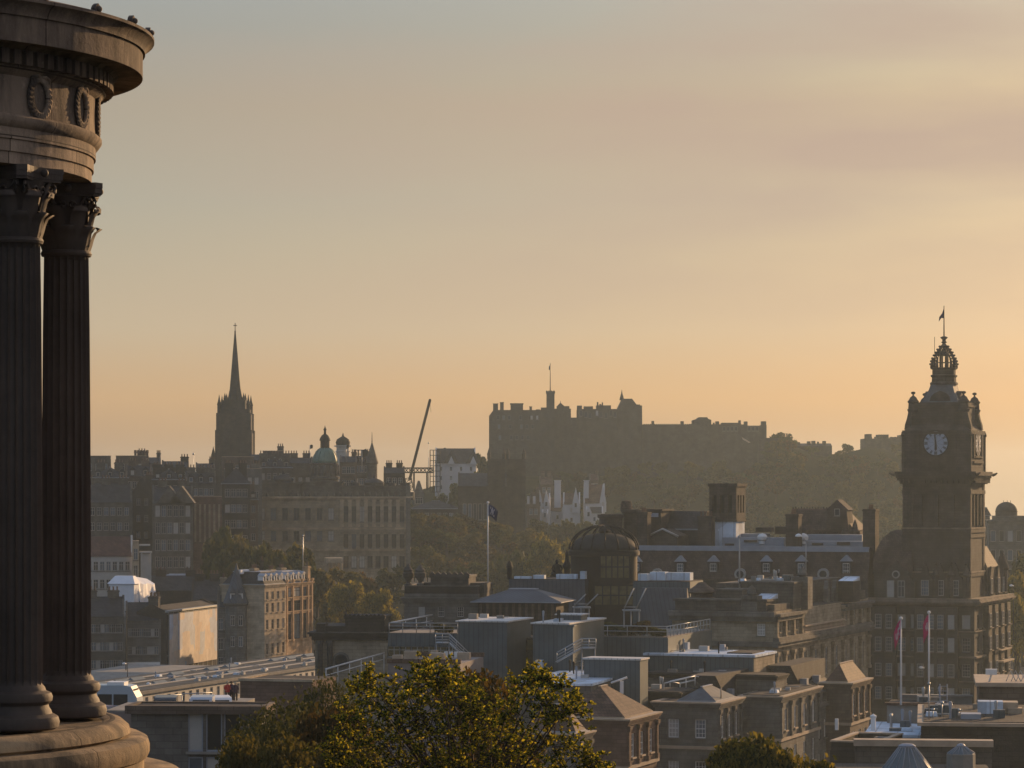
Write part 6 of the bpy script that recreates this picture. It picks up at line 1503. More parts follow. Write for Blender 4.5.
MB().lathe([(2.1, 0), (2.1, zq(452)), (2.4, zq(451.5)), (2.0, zq(450.5)), (2.0, zq(447)), (2.7, zq(446.5)), (2.7, zq(445.5))], 16).build('drum', M['offwhite'], o)
MB().lathe([(2.0, zq(445.5)), (2.25, zq(442.5)), (1.9, zq(439.5)), (1.0, zq(437.5)), (.35, zq(436.3)), (.15, zq(433.5)), (0.001, zq(432.8))], 16).build('dome', M['iron'], o)
# small lit porch at the bank's foot
b = Bld('stone_porch', 'little porch of sunlit stone columns at the foot of the domed stone building', 'porch', 343, 700, -8, pl=326, L=5, top=558, base=74)
pc = MB().box(-b.W, 0, 0, 5, b.H-1.2, b.H).box(-b.W, 0, 0, 5, 0, .5).box(-b.W+.2, -.2, 3.5, 5, .5, b.H-1.2)
b.part('entablature', pc, 'cream')
for i in range(4): b.part('column', MB().lathe([(.45, .5), (.38, 1.0), (.32, b.H-1.6), (.45, b.H-1.21)], 10, (-.4-(b.W-.8)*i/3, .5, 0)), 'cream')
mb = MB()
for i in range(20):
    p = P3(346+4.4*i, 580-.12*i, 740); mb.box(p.x-.35, p.x+.35, 740, 741, p.z-2.2, p.z)
mb.box(PX(345, 740), PX(432, 740), 740.15, 740.8, PZ(590, 740), PZ(582, 740))
tag(mb.build('bridge_parapet', M['copestone']), 'line of sunlit stone piers along a parapet below the domed building', 'parapet')

# ------------------------------------------------------------------ church tower and spire on the skyline
def church():
    Y = 900; s = Y/F; b = Bld('church', 'tall black gothic church tower with a needle spire on the skyline', 'church', 250.8, Y, 0, pl=216.2, L=34.6*s, top=437, base=92)
    z = b.z; f = b.x; W = b.W; L = b.L
    c0 = -W/2; cy = L/2
    def sq(half, pa, pb): mb.box(c0-half*s, c0+half*s, cy-half*s, cy+half*s, z(pa) if pa else 0, z(pb))
    mb = MB(); sq(17.3, None, 433); sq(16.2, 433.02, 414); sq(15, 414.02, 409); sq(11.2, 409.02, 400)
    for sx in (-1, 1):
        for sy in (-1, 1):
            mb.box(c0+sx*16*s-2.4*s, c0+sx*16*s+2.4*s, cy+sy*16*s-2.4*s, cy+sy*16*s+2.4*s, 0, z(430)); mb.box(c0+sx*15.4*s-2*s, c0+sx*15.4*s+2*s, cy+sy*15.4*s-2*s, cy+sy*15.4*s+2*s, z(430), z(413))
    for k in (-1, 1):
        for xx in (-.45, .45): mb.box(c0+xx*11*s-1.3*s, c0+xx*11*s+1.3*s, cy+k*17.4*s-.3, cy+k*17.4*s+.3, z(455), z(436))
    t = b.part('tower', mb, 'dark')
    for sx in (-1, 1):
        for sy in (-1, 1):
            b.part('pinnacle', MB().lathe([(1.9*s, z(413)), (1.9*s, z(405)), (2.3*s, z(404.5)), (1.2*s, z(401)), (.3*s, z(395.5)), (0.001, z(394))], 8, (c0+sx*14.6*s, cy+sy*14.6*s, 0)), 'dark', t)
            b.part('pinnacle', MB().lathe([(1.4*s, z(401)), (1.4*s, z(397.5)), (.9*s, z(396)), (.2*s, z(393)), (0.001, z(392))], 8, (c0+sx*9.4*s, cy+sy*9.4*s, 0)), 'dark', t)
    sp = MB().lathe([(7.2*s, z(401)), (6.4*s, z(396)), (4.6*s, z(377)), (2.6*s, z(353)), (.7*s, z(331.5)), (.9*s, z(330.5)), (.25*s, z(329)), (0.05, z(328))], 8, (c0, cy, 0), 0, False, rot=R(22.5))
    for k in range(4):
        a = R(90)*k; 
        sp.add([(c0+7.6*s*math.cos(a)+1.5*s*math.sin(a), cy+7.6*s*math.sin(a)-1.5*s*math.cos(a), z(400)), (c0+7.6*s*math.cos(a)-1.5*s*math.sin(a), cy+7.6*s*math.sin(a)+1.5*s*math.cos(a), z(400)), (c0+5.0*s*math.cos(a), cy+5.0*s*math.sin(a), z(386)), (c0+3*s*math.cos(a), cy+3*s*math.sin(a), z(398))], [(0, 1, 2), (1, 3, 2), (3, 0, 2), (0, 3, 1)])
    b.part('spire', sp, 'dark')
    b.part('cross', MB().tube([(c0, cy, z(329)), (c0, cy, z(322))], .12, 4).tube([(c0-.55, cy, z(324.5)), (c0+.55, cy, z(324.5))], .12, 4), 'iron')
    x = f(213); b.part('side_spire', MB().lathe([(1.2, 0), (1.2, z(462)), (.9, z(458)), (.2, z(449)), (0.001, z(446))], 8, (x, 1, 0)), 'dark')
    b.part('nave', MB().box(-W+.3, -.3, L, L+28, 0, z(462)), 'dark')
church()

# ------------------------------------------------------------------ twin towered hall and white houses under the castle
def hall():
    Y = 900; s = Y/F
    b = Bld('twin_towered_hall', 'brown gothic hall with two pinnacled square towers, in haze below the castle', 'hall', 525, Y, -1, pl=458, L=20, top=486, base=74)
    b.grid('f', 5, [(b.z(520), 5), (b.z(545), 4.5)], 1.1, 'plain', False, a0=b.x(462), a1=b.x(488)); b.walls('dark'); b.gable(4, 'x', 'slate', 'dark')
    for pa, pb, top in ((489, 504, 459), (508, 524, 459)):
        x0, x1 = b.x(pa, -2), b.x(pb, -2); w = x1-x0
        mb = MB().box(x0, x1, -2, -2+w, 0, b.z(top))
        for x in (x0, x1):
            for y in (-2, -2+w): mb.box(x-.45, x+.45, y-.45, y+.45, 0, b.z(top)+.01)
        for q2 in (.35, .65): mb.box(x0+w*q2-.12, x0+w*q2+.12, -2.3, -2, 0, b.z(466))
        for pz in (475, 500, 525): mb.box(x0-.2, x1+.2, -2.2, -1.9+w, b.z(pz)-.2, b.z(pz)+.2)
        t = b.part('tower', mb, 'dark')
        for x in (x0, x1):
            for y in (-2, -2+w): b.part('pinnacle', MB().lathe([(.55, b.z(top)), (.5, b.z(top-4)), (.65, b.z(top-4.3)), (.2, b.z(top-9)), (0.001, b.z(top-11))], 8, (x, y, 0)), 'dark', t)
    for px in (528, 534):
        b.part('lit_tone_gable', MB().box(b.x(px-1, -1), b.x(px+1.5, -1), -1.2, -.02, b.z(504), b.z(496)), 'harl')  # white harling paints sunlight onto these small gables
hall()
def white_house(name, lab, pl, pr, top, Y, base, rh, bays, chim=None, rmat='tile', depth=9, rot=10):
    b = Bld(name, lab, 'house', pr, Y, rot, pl=pl, L=depth, top=top, base=base)
    n = max(1, int(b.W/3)); b.grid('f', n, [(b.H-2.8-3.2*i, 1.5) for i in range(min(3, int(b.H/3.4)))], .9, 'plain', False, frame='harl', sill='harl')
    b.walls('harl'); b.gable(rh, 'x', rmat, 'harl')
    for u, w, hh in bays:
        x = -b.W*u; g = MB().prism([(x-w/2, b.H-3), (x+w/2, b.H-3), (x+w/2, b.H+.3), (x, b.H+hh), (x-w/2, b.H+.3)], 'y', -.7, .6)
        o = b.part('gable', g, 'harl'); window(o, (x, -.78, b.H-1.2), 0, .9, 1.6, 'plain', False, 'harl', 'glass', 'harl')
    if chim:
        u, t, w = chim; b.part('chimney', MB().box(-b.W*u-w/2, -b.W*u+w/2, 1, 2.5, b.H-8, b.z(t)).box(-b.W*u-w/2-.15, -b.W*u+w/2+.15, .85, 2.65, b.z(t), b.z(t)+.3), 'harl')
    return b
white_house('white_house', 'white house with a very tall slab chimney, second from the left of the group', 549, 566, 511, 985, 86, 4.5, [(.05, 2.4, 4)], (.5, 481, 2.2), rot=2)
white_house('white_house', 'white house with one sharply pointed bargeboarded gable in the middle of the group', 563, 580, 504, 975, 86, 3.6, [(.25, 2.2, 5.6)], None, rot=2)
white_house('white_house', 'highest white house of the group, red brown roof beside a pointed gable', 584, 605, 503, 980, 84, 6.2, [(.1, 2.2, 6.4)], (.88, 481, 1.6), rot=0)
white_house('white_house', 'low white house with pale lower storeys below the highest one of the group', 586, 603, 513, 968, 82, 2.0, [(.85, 2.0, 2.6)], None, 'slate', 7, rot=2)
white_house('white_house', 'narrow white house with two pointed gables at the left of the group', 537, 550, 503, 975, 84, 3.0, [(.28, 1.8, 4.4), (.8, 1.8, 4.4)], None, rot=2)
white_house('white_house', 'tall thin white house stepping down the slope below the two pointed gables', 542, 548, 514, 962, 78, 1.2, [(.5, 1.6, 1.5)], None, 'slate', 6, rot=2)
block('stone_house', 'tan gabled stone house with lit chimney between the gothic hall and the white houses', 'house', 527, 540, 505, 955, 9, 80, 'brown', -2, 'gable', 4, 'slate', 2, 3, along='y', chim=1)
block('stone_house', 'brown house with sunlit eaves above and behind the white houses', 'house', 540, 553, 484, 1020, 9, 90, 'brown', -2, 'gable', 2.6, 'tile', 2, 2, chim=2)
block('stone_house', 'small rust roofed house at the top right behind the white houses', 'house', 590, 599, 480, 1015, 8, 92, 'brown', -2, 'gable', 2, 'redroof', 2, 1, chim=1)
# white turreted house left of the castle with scaffolding, lattice bridge and tower crane
b = white_house('white_house', 'big white house with dark gabled dormers standing alone left of the castle', 436, 476, 463, 1030, 88, 5.2, [], None, 'slate', 12, -3)
for u, hh in ((.62, 4.6), (.07, 4.8)):
    x = -b.W*u; g = MB().prism([(x-2.6, b.H), (x+2.6, b.H), (x, b.H+hh)], 'y', -.6, 3); g.prism([(x-1.3, b.H-.5), (x+1.3, b.H-.5), (x, b.H+2.4)], 'y', -.75, -.61, 1); b.part('gabled_dormer', g, ['slate', 'harl'])
b.part('hipped_end', MB().frus((-b.W-.2, -b.W+3.6, -.3, 12.3, b.H+.2), (-b.W+3.0, -b.W+3.6, 5, 7, b.H+5.4)), 'slate')
def lattice(name, lab, cat, p0, p1, w, n, r=.09, mat='iron', rz=None):
    mb = MB(); p0, p1 = Vector(p0), Vector(p1); d = (p1-p0).normalized(); u = d.cross(Vector((0, 1, 0))).normalized()*w/2; v = Vector((0, w/2, 0))
    cs = [u+v, u-v, -u-v, -u+v]
    for c_ in cs: mb.tube([p0+c_, p1+c_], r, 4)
    for i in range(n):
        a, b2 = p0.lerp(p1, i/n), p0.lerp(p1, (i+1)/n)
        for k in range(4): mb.tube([a+cs[k], b2+cs[(k+1) % 4]], r*.6, 3); mb.tube([a+cs[k], a+cs[(k+1) % 4]], r*.6, 3)
    return mb
Y = 930
mb = lattice('', '', '', P3(409.5, 480, Y), P3(430, 400, Y), .62, 30, .13); mb.ball(tuple(P3(430, 400, Y)), .4)
mb.tube([P3(409.5, 480, Y), P3(430, 400, Y)], [.5, .26], 6); mb.tube([P3(430, 401, Y), P3(431, 412, Y)], .05, 4)
o = mb.build('mobile_crane', M['iron']); tag(o, 'long black crane boom leaning to the right against the sky', 'crane')
mb = lattice('', '', '', P3(408, 478, Y), P3(411, 492, Y), 2.0, 3, .16); mb.box(PX(403, Y), PX(414, Y), Y-2, Y+3, PZ(500, Y), PZ(492, Y)); mb.build('cab', M['iron'], o)
mb = MB(); Y = 1010
for py in (468, 472.5): mb.tube([P3(401, py, Y), P3(434, py, Y)], .22, 4); mb.tube([P3(401, py, Y+3), P3(434, py, Y+3)], .22, 4)
for i in range(9): a = P3(401+33*i/9, 468, Y); c_ = P3(401+33*(i+1)/9, 472.5, Y); mb.tube([a, c_], .15, 4); mb.tube([P3(401+33*(i+1)/9, 468, Y), P3(401+33*i/9, 472.5, Y)], .15, 4)
for px in (414, 427): mb.tube([P3(px, 472, Y), P3(px, 490, Y)], .3, 4)
tag(mb.build('stand_frame', M['iron']), 'dark lattice of a seating stand frame between the crane boom and the white house', 'frame')
def scaffold(lab, pl, pr, pt, pb, Y, nx, nz, d=3):
    mb = MB()
    for i in range(nx+1):
        px = pl+(pr-pl)*i/nx
        for y in (Y, Y+d): mb.tube([P3(px, pb, Y)+Vector((0, y-Y, 0)), P3(px, pt, Y)+Vector((0, y-Y, 0))], .12, 4)
    for k in range(nz+1):
        py = pt+(pb-pt)*k/nz
        for y in (Y, Y+d): mb.tube([P3(pl, py, Y)+Vector((0, y-Y, 0)), P3(pr, py, Y)+Vector((0, y-Y, 0))], .1, 4)
    tag(mb.build('scaffold', M['iron']), lab, 'scaffold')
scaffold('dark scaffold grid against the left end of the big white house', 430, 440, 450, 492, 1024, 3, 8)
scaffold('small scaffold box on the skyline between the green dome and the crane', 354.5, 365, 450, 462, 815, 3, 3)
for lab, px, pt, pb, Y in (('thin mast rising behind the scaffold of the big white house', 428.6, 443, 488, 1020), ('thin white flagstaff on a pale roof stand left of the church', 193.5, 454, 490, 775)):
    mb = MB().tube([P3(px, pb, Y), P3(px, pt, Y)], [.14, .07], 5); mb.ball(tuple(P3(px, pt, Y)), .3)
    if px < 200: mb.lathe([(1.2, 0), (1.0, 3), (.3, 4)], 8, tuple(P3(194.5, 486, Y)))
    tag(mb.build('mast', M['steel']), lab, 'mast')
mb = MB(); Y = 830; x = PX(372, Y); mb.lathe([(1.5, -6), (1.5, 0), (1.8, .2), (.9, 3.5), (.15, 6), (0.05, 9)], 8, (x, Y, PZ(464, Y))); tag(mb.build('pointed_turret', M['sooty']), 'small pointed turret with a needle tip right of the scaffold box', 'turret')
for lab, px, pt, pb, Y, col in (('small dark flag flying beside the scaffold box on the skyline', 362, 450, 470, 812, 'iron'), ('tiny flag on a short pole above the roofs between the domes and the scaffold', 346, 445, 462, 800, 'iron'), ('tiny pennant on the roof left of the green dome', 310, 445, 464, 790, 'iron')):
    o = empty('flagpole', tuple(P3(px, pb, Y))); tag(o, lab, 'flag'); h = (pb-pt)*Y/F
    MB().tube([(0, 0, 0), (0, 0, h)], .1, 4).build('pole', M['steel'], o)
    k = 1.6 if px == 362 else .8
    MB().add([(.05, 0, h), (k*.7, .2, h+.2*k), (k, 0, h-.2*k), (k*.9, .1, h-1.1*k), (.05, 0, h-1.3*k), (.05, .05, h), (k*.7, .25, h+.2*k), (k, .05, h-.2*k), (k*.9, .15, h-1.1*k), (.05, .05, h-1.3*k)], [(0, 1, 2, 3, 4), (9, 8, 7, 6, 5), (0, 5, 6, 1), (1, 6, 7, 2), (2, 7, 8, 3), (3, 8, 9, 4)]).build('flag', M[col], o)
block('gallery_block', 'pale gabled house low on the slope below the crane', 'house', 414, 424, 494, 950, 10, 84, 'grey', 4, 'gable', 4, 'slate', 2, 1, along='y')
block('hillside_building', 'long dark flat block below the crane with a pale eaves line', 'building', 410, 462, 509, 900, 14, 80, 'dark', 6, 'hip', 2.5, 'slate', 8, 2)

# ------------------------------------------------------------------ castle
def castle():
    Y = 1150; s = Y/F
    X0 = PX(512, Y); zb = 98
    root = empty('castle', (0, Y, zb)); tag(root, 'grey castle with flag tower and battlements along the crag on the skyline', 'castle')
    x = lambda px: PX(px, Y); z = lambda py: PZ(py, Y)-zb
    def bx(mb, pa, pb, top, y0=0, d=14, bottom=0): mb.box(x(pa), x(pb), y0, y0+d, bottom, z(top))
    pal = MB(); 
    pal.prism([(x(489), -4), (x(545), -4), (x(545), z(410)), (x(493.5), z(410)), (x(489), z(416))], 'y', 0, 16)
    bx(pal, 510.5, 523, 403.5, .5, 12); bx(pal, 510, 523.5, 403.2, .3, 12.4, z(404)); bx(pal, 541, 546.5, 407.5, -.3, 10); bx(pal, 536, 540, 409.3, .6, 8)
    p = pal.build('palace', M['castle'], root)
    for pa, pb, t in ((493, 498, 403.5), (500, 503.7, 402.2), (529.5, 532, 406.5)):
        mb = MB(); bx(mb, pa, pb, t, 3, 3, z(412)); bx(mb, pa-.4, pb+.4, t-.3, 2.8, 3.4, z(t)); mb.build('chimney', M['castle'], p)
    for r_, (py, n) in enumerate(((418, 8), (427, 7), (438, 6))):
        for i in range(n):
            if (i*5+r_*3) % 7 in (1, 4): continue
            window(p, (x(498+5.6*i+r_), -.02, z(py+1.8)), 0, 1.0, 1.7, 'plain', False, 'grey', 'glass', 'grey')
    tw = MB(); bx(tw, 546.5, 554.5, 392.5, -.5, 4); bx(tw, 546, 555, 391.3, -.7, 4.4, z(393.4))
    for i in range(4): bx(tw, 546+2.4*i, 547.4+2.4*i, 390.6, -.7, .6, z(391.3))
    t = tw.build('flag_tower', M['castle'], root)
    MB().tube([(x(550.3), 1.5, z(391)), (x(550.3), 1.5, z(363))], [.2, .1], 5).build('flagpole', M['iron'], t)
    MB().add([(x(550.2), 1.5, z(364.5)), (x(549.0), 1.6, z(366.5)), (x(548.8), 1.5, z(369.5)), (x(550.2), 1.5, z(370)), (x(550.2), 1.6, z(364.5)), (x(549.0), 1.7, z(366.5)), (x(548.8), 1.6, z(369.5)), (x(550.2), 1.6, z(370))], [(0, 1, 2, 3), (7, 6, 5, 4), (0, 4, 5, 1), (1, 5, 6, 2), (2, 6, 7, 3)]).build('flag', M['navy'], t)
    a = MB(); bx(a, 545, 571, 408.5, 2); bx(a, 557, 569.5, 406, 1.5, 10); a.prism([(x(556.5), z(406.5)), (x(565), z(406.5)), (x(560.5), z(402.5))], 'y', 1.3, 8); a.lathe([(.2, z(403)), (0.05, z(400.5))], 5, (x(560.5), 1.6, 0)); bx(a, 570, 577.5, 417.5, 1)
    a.build('palace_range', M['castle'], root)
    g = MB(); bx(g, 577.3, 619, 409, .5); bx(g, 577.3, 582, 405.5, .3, 8); bx(g, 584, 593, 406.3, .4, 8); bx(g, 596.5, 611, 405.3, .4, 9); bx(g, 597, 598.5, 402, 1, 2, z(406)); bx(g, 602, 603.2, 402.3, 1, 2, z(406)); bx(g, 599.5, 601.5, 404, 1, 2, z(406))
    g.build('great_hall', M['castle'], root)
    gh = [o_ for o_ in root.children if o_.name.startswith('great_hall')][0]
    for i, px in enumerate((581, 586, 590, 597, 601, 606, 611, 615)): window(gh, (x(px), .25, z(416+(i % 3)*1.2)), 0, 1.1, 2.2, 'plain', False, 'grey', 'glass', 'grey')
    h = MB(); h.prism([(x(618), -2), (x(642.8), -2), (x(642), z(405.5)), (x(640), z(405.5)), (x(640), z(404.5)), (x(636.5), z(404.5)), (x(632), z(398.7)), (x(622.5), z(398.7)), (x(618), z(408))], 'y', -.5, 16); h.lathe([(1.0, z(400)), (.7, z(397)), (.25, z(393)), (0.05, z(389.5))], 6, (x(622), 2, 0))
    h.build('memorial_hall', M['castle'], root)
    wl = MB(); bx(wl, 642.5, 693, 424.5, -1, 6, -6)
    for pa, pb, t_ in ((651.5, 654, 421), (680.5, 683.7, 421.3), (690, 693, 424)): bx(wl, pa, pb, t_, -1.3, 3, z(426))
    for i in range(24): q = 643.5+2.05*i; bx(wl, q, q+1.2, 423.9, -1, .8, z(424.5))
    wl.build('battlement', M['castle'], root)
    k = MB(); k.prism([(x(692.5), -6), (x(711.5), -6), (x(711), z(420)), (x(708), z(418.8)), (x(707), z(417.3)), (x(698.5), z(417.3)), (x(697), z(419)), (x(693), z(420))], 'y', -1.5, 10); k.build('battery_house', M['castle'], root)
    e = MB(); bx(e, 711, 746, 424.4, -.5, 10, -6); bx(e, 722, 741, 422.7, 0, 8); bx(e, 745.5, 762, 425.6, -.3, 9, -6); bx(e, 761.5, 766, 421.3, -1, 5, -8); bx(e, 760.8, 766.3, 425, -1.2, 8, -8)
    for pa, pb, t_ in ((716, 719.5, 421.2), (713.5, 715, 422.5), (739, 741.3, 420.2), (744.5, 748, 421.3)): bx(e, pa, pb, t_, 2, 2.5, z(426))
    e.build('barrack_range', M['castle'], root)
    er = [o_ for o_ in root.children if o_.name.startswith('barrack_range')][0]
    for px in (724, 728, 732, 736, 749, 753, 757): window(er, (x(px), -.55, z(431)), 0, 1.0, 1.7, 'plain', False, 'grey', 'glass', 'grey')
    d = MB(); d.prism([(x(756), -16), (x(797), -16), (x(780), z(438.5)), (x(766), z(438)), (x(758), z(440))], 'y', -3, 6); d.build('outer_wall', M['castle'], root)
    f = MB(); f.add([(x(741), -3, z(437)), (x(750), -3, z(442.5)), (x(748), -3.5, z(443)), (x(742), -3.5, z(439.5))], [(0, 1, 2, 3)]); f.build('lit_tone_stair', M['copestone'], root)  # pale stone colour makes this strip read as sunlit
castle()
def crag_house(lab, parts, Y, zb, mat='castle', name='crag_house', cat='house'):
    root = empty(name, (0, Y, zb)); tag(root, lab, cat)
    mb = MB(); 
    for k, (pa, pb, t, y0, d) in enumerate(parts): mb.box(PX(pa, Y), PX(pb, Y), y0, y0+d, -8 if k == 0 else 2, PZ(t, Y)-zb)
    mb.build('wall', M[mat], root)
    return root
r = crag_house('low barracks with ridge chimneys on the slope right of the castle', [(798, 832, 446, 0, 10), (797.5, 800.5, 442, 2, 3), (808, 811, 441.2, 2, 3), (812.5, 816, 440.7, 2, 3), (818, 819.5, 441.5, 2, 2), (823.5, 826.5, 440.8, 2, 3)], 1160, 104)
MB().prism([(-.5, PZ(446, 1160)-104), (10.5, PZ(446, 1160)-104), (5, PZ(443.2, 1160)-104)], 'x', PX(797, 1160), PX(832, 1160)).build('roof', M['slate'], r)
r = crag_house('broad crenellated building on the crag just left of the clock tower', [(865, 906, 438.5, 0, 16), (866.5, 872, 434, 1, 6), (878.5, 889, 434.5, 1, 8), (892, 899, 437, 1, 8), (900, 906, 435, 1, 8)], 1160, 100)
mb = MB()
for i in range(10): px = 866.5+4*i; mb.box(PX(px, 1160), PX(px+1.6, 1160), .2, 1.2, PZ(438.6, 1160)-100, PZ(436.8, 1160)-100)
mb.build('crenel', M['castle'], r)
# far domed building in the haze at the right edge
Y = 640; s = Y/F
b = Bld('hazy_domed_building', 'pale hazy stone building with a round dome at the right edge behind the hotel', 'building', 1040, Y, 8, pl=989, L=18, top=521, base=62)
b.grid('f', 6, [(b.H-4.5-4.2*i, 2.4) for i in range(4)], 1.1, 'plain', False); b.walls('grey'); b.cornice(b.H-.5, 'grey', .5, .6); b.deck()
b.part('attic', MB().box(b.x(993, 1), b.x(1040, 1), 1, 12, b.H+.05, b.z(516)), 'grey')
r = 11*s; x = b.x(1006.5, 5); dm = MB().lathe([(r, b.H), (r, b.z(512)), (r*1.06, b.z(511.5))]+[(r*math.cos(t*math.pi/2), b.z(511.5)+(b.z(502)-b.z(511.5))*math.sin(t*math.pi/2)) for t in [i/8 for i in range(9)]], 20, (x, 6, 0))
for dx in (-.6, .2, .9): dm.tube([(x+dx, 6, b.z(503)), (x+dx, 6, b.z(500.5))], .06, 4)
b.part('dome', dm, 'slate')
block('hazy_building', 'dim far block glimpsed between the clock tower and the hazy dome', 'building', 984, 990, 516, 700, 10, 60, 'grey', 6, 'hip', 2, 'slate')
# ------------------------------------------------------------------ trees
tree_kind('far_a', 11, 4.2, 3.6, 6.0, 9, 850, .55, 'leafdark', .3)
tree_kind('far_b', 12, 4.8, 3.2, 5.6, 10, 850, .55, 'leafmid', .3)
tree_kind('far_c', 13, 4.0, 4.0, 6.4, 8, 800, .55, 'leafolive', .3)
tree_kind('far_d', 14, 4.6, 3.4, 5.6, 9, 800, .55, 'leafrust', .3)
tree_kind('mid_a', 21, 4.6, 3.6, 6.0, 12, 3800, .26, 'leafhazy', .3)
tree_kind('near_dark', 31, 4.0, 3.4, 6.0, 16, 26000, .10, 'leafdark', .2)
tree_kind('near_olive', 32, 3.0, 2.6, 4.8, 13, 18000, .09, 'leafolive', .18)
tree_kind('near_rust', 33, 3.0, 2.2, 4.6, 13, 16000, .09, 'leafrust', .18)
tree_kind('near_right', 34, 2.7, 1.9, 4.6, 14, 17000, .10, 'leafbrown', .16)
tree_kind('near_thin', 36, 2.0, 1.3, 5.2, 9, 3400, .09, 'leafrust', .1, ragged=.5)
FARN = ['far_a', 'far_b', 'far_c', 'far_d']
def grow(key, px, py_top, Y, label, group=None, sc=1.0, sz=None, rz=None):
    x = PX(px, Y); me = TP[key][0]; zt = max(v.co.z for v in me.vertices)*(sz or sc)
    g = ground(x, Y); z = PZ(py_top, Y)-zt
    if z > g: sz = (sz or sc)*(PZ(py_top, Y)-g)/zt*1.0; z = g-.2
    return tree(key, x, Y, z, label, group, sc, random.uniform(0, 6.28) if rz is None else rz, sz)
# golden tree close to the camera: twigs with real leaves
def golden():
    rd = random.Random(5); Y = 62.0
    x0 = PX(470, Y); z0 = ground(x0, Y)-.5
    o = empty('golden_tree', (x0, Y, z0)); tag(o, 'large golden green leafed tree at the bottom centre, lit from behind', 'tree')
    tips = [(352, 716, .5), (366, 690, .55), (372, 668, .35), (385, 700, .7), (402, 684, .6), (420, 676, .55), (436, 668, .5), (449, 690, .7), (446, 672, .4), (470, 705, .8), (492, 718, .7), (508, 700, .55), (524, 684, .45), (535, 672, .3), (545, 690, .5), (556, 705, .6), (560, 680, .28), (566, 700, .5), (580, 745, .5), (596, 757, .4), (548, 735, .7), (520, 735, .8), (495, 745, .8), (460, 735, .9), (430, 720, .9), (400, 725, .9), (378, 735, .8), (355, 745, .7), (420, 755, .9), (450, 760, .9), (480, 768, .9), (400, 765, .9), (370, 768, .8), (520, 765, .9), (555, 768, .8), (340, 760, .5), (604, 768, .35), (440, 785, 1.0), (500, 790, 1.0), (390, 790, .9), (545, 790, .9), (420, 700, .6), (545, 665, .2), (362, 678, .25), (428, 664, .2), (575, 690, .2), (470, 690, .35), (338, 735, .35)]
    vs, fs = [], []; tr = MB(); s = Y/F
    fork = Vector((0, 0, 3.6)); tr.tube([(0, 0, -1), (0, 0, 1.8), tuple(fork)], [.24, .19, .15], 8)
    for px, py, r in tips:
        dy = rd.uniform(-1.6, 1.6); t = Vector(((px-512)*s-x0, dy, PZ(py+8, Y)-z0))
        q = fork.lerp(t, .5)+Vector((rd.uniform(-.2, .2), 0, -.2)); tr.tube([fork+Vector((0, 0, rd.uniform(-1, .1))), q, t+Vector((0, 0, r*.3))], [.05, .028, .006], 5)
        for k in range(int(22+r*34)):                       # twigs
            d = Vector((rd.gauss(0, 1), rd.gauss(0, 1), rd.gauss(.25, .9))).normalized()
            e = t+Vector((rd.gauss(0, .42)*r, rd.gauss(0, .45)*r, rd.gauss(0, .36)*r)); tip = e+d*rd.uniform(.12, .30)
            tr.tube([t.lerp(e, .3), e, tip], [.008, .006, .003], 3)
            for m_ in range(rd.randint(13, 20)):            # leaves in a rosette along the twig
                c = e.lerp(tip, rd.random()); a = Vector((rd.gauss(0, 1), rd.gauss(0, 1), rd.gauss(.1, .7))).normalized(); b = a.cross(Vector((rd.gauss(0, 1), rd.gauss(0, 1), rd.gauss(0, 1)))).normalized(); n = a.cross(b)
                l = rd.uniform(.04, .09); wd = l*.29; k0 = len(vs)
                vs += [c, c+a*l*.35+b*wd+n*.008, c+a*l*.75+b*wd*.8, c+a*l-n*.012, c+a*l*.75-b*wd*.8, c+a*l*.35-b*wd+n*.008]; fs += [(k0, k0+1, k0+2, k0+3), (k0, k0+3, k0+4, k0+5)]
    tr.build('trunk', M['bark'], o)
    me = bpy.data.meshes.new('crown'); me.from_pydata([tuple(v) for v in vs], [], fs); me.materials.append(M['leafgold']); me.update(); link('crown', me, o)
golden()
grow('near_thin', 496, 660, 96, 'thin brown leafed tree with bare forked branches behind the golden tree', sc=1.05, rz=.8)
grow('near_dark', 280, 678, 128, 'dense dark green tree at the bottom left with its crown above the brick block', sc=1.0, rz=1.0)
grow('near_dark', 250, 694, 116, 'dark green tree beside the tall framed windows of the flat roofed building', sc=.8, rz=2.6)
grow('near_dark', 330, 662, 150, 'dark bushy treetop behind the rust tinged tree, reaching the white handrails', sc=.75, rz=4.0)
grow('near_rust', 330, 688, 108, 'rust tinged leafed tree left of the golden tree', sc=.85, rz=2.0)
grow('near_olive', 318, 730, 100, 'grey olive tree below the rust tinged one at the bottom edge', sc=.8, rz=.4)
grow('near_olive', 262, 722, 98, 'small olive tree at the bottom edge below the dense dark one', sc=.8, rz=5.0)
grow('near_right', 772, 725, 120, 'round brown green tree at the bottom right in front of the stone terrace', sc=1.1, rz=1.2)
grow('near_right', 732, 742, 118, 'small brown green tree touching the left of the round bottom right tree', sc=.55, rz=3.0)
grow('near_olive', 612, 762, 90, 'tip of an olive tree at the bottom edge between the golden tree and the terrace', sc=.5, rz=3.0)
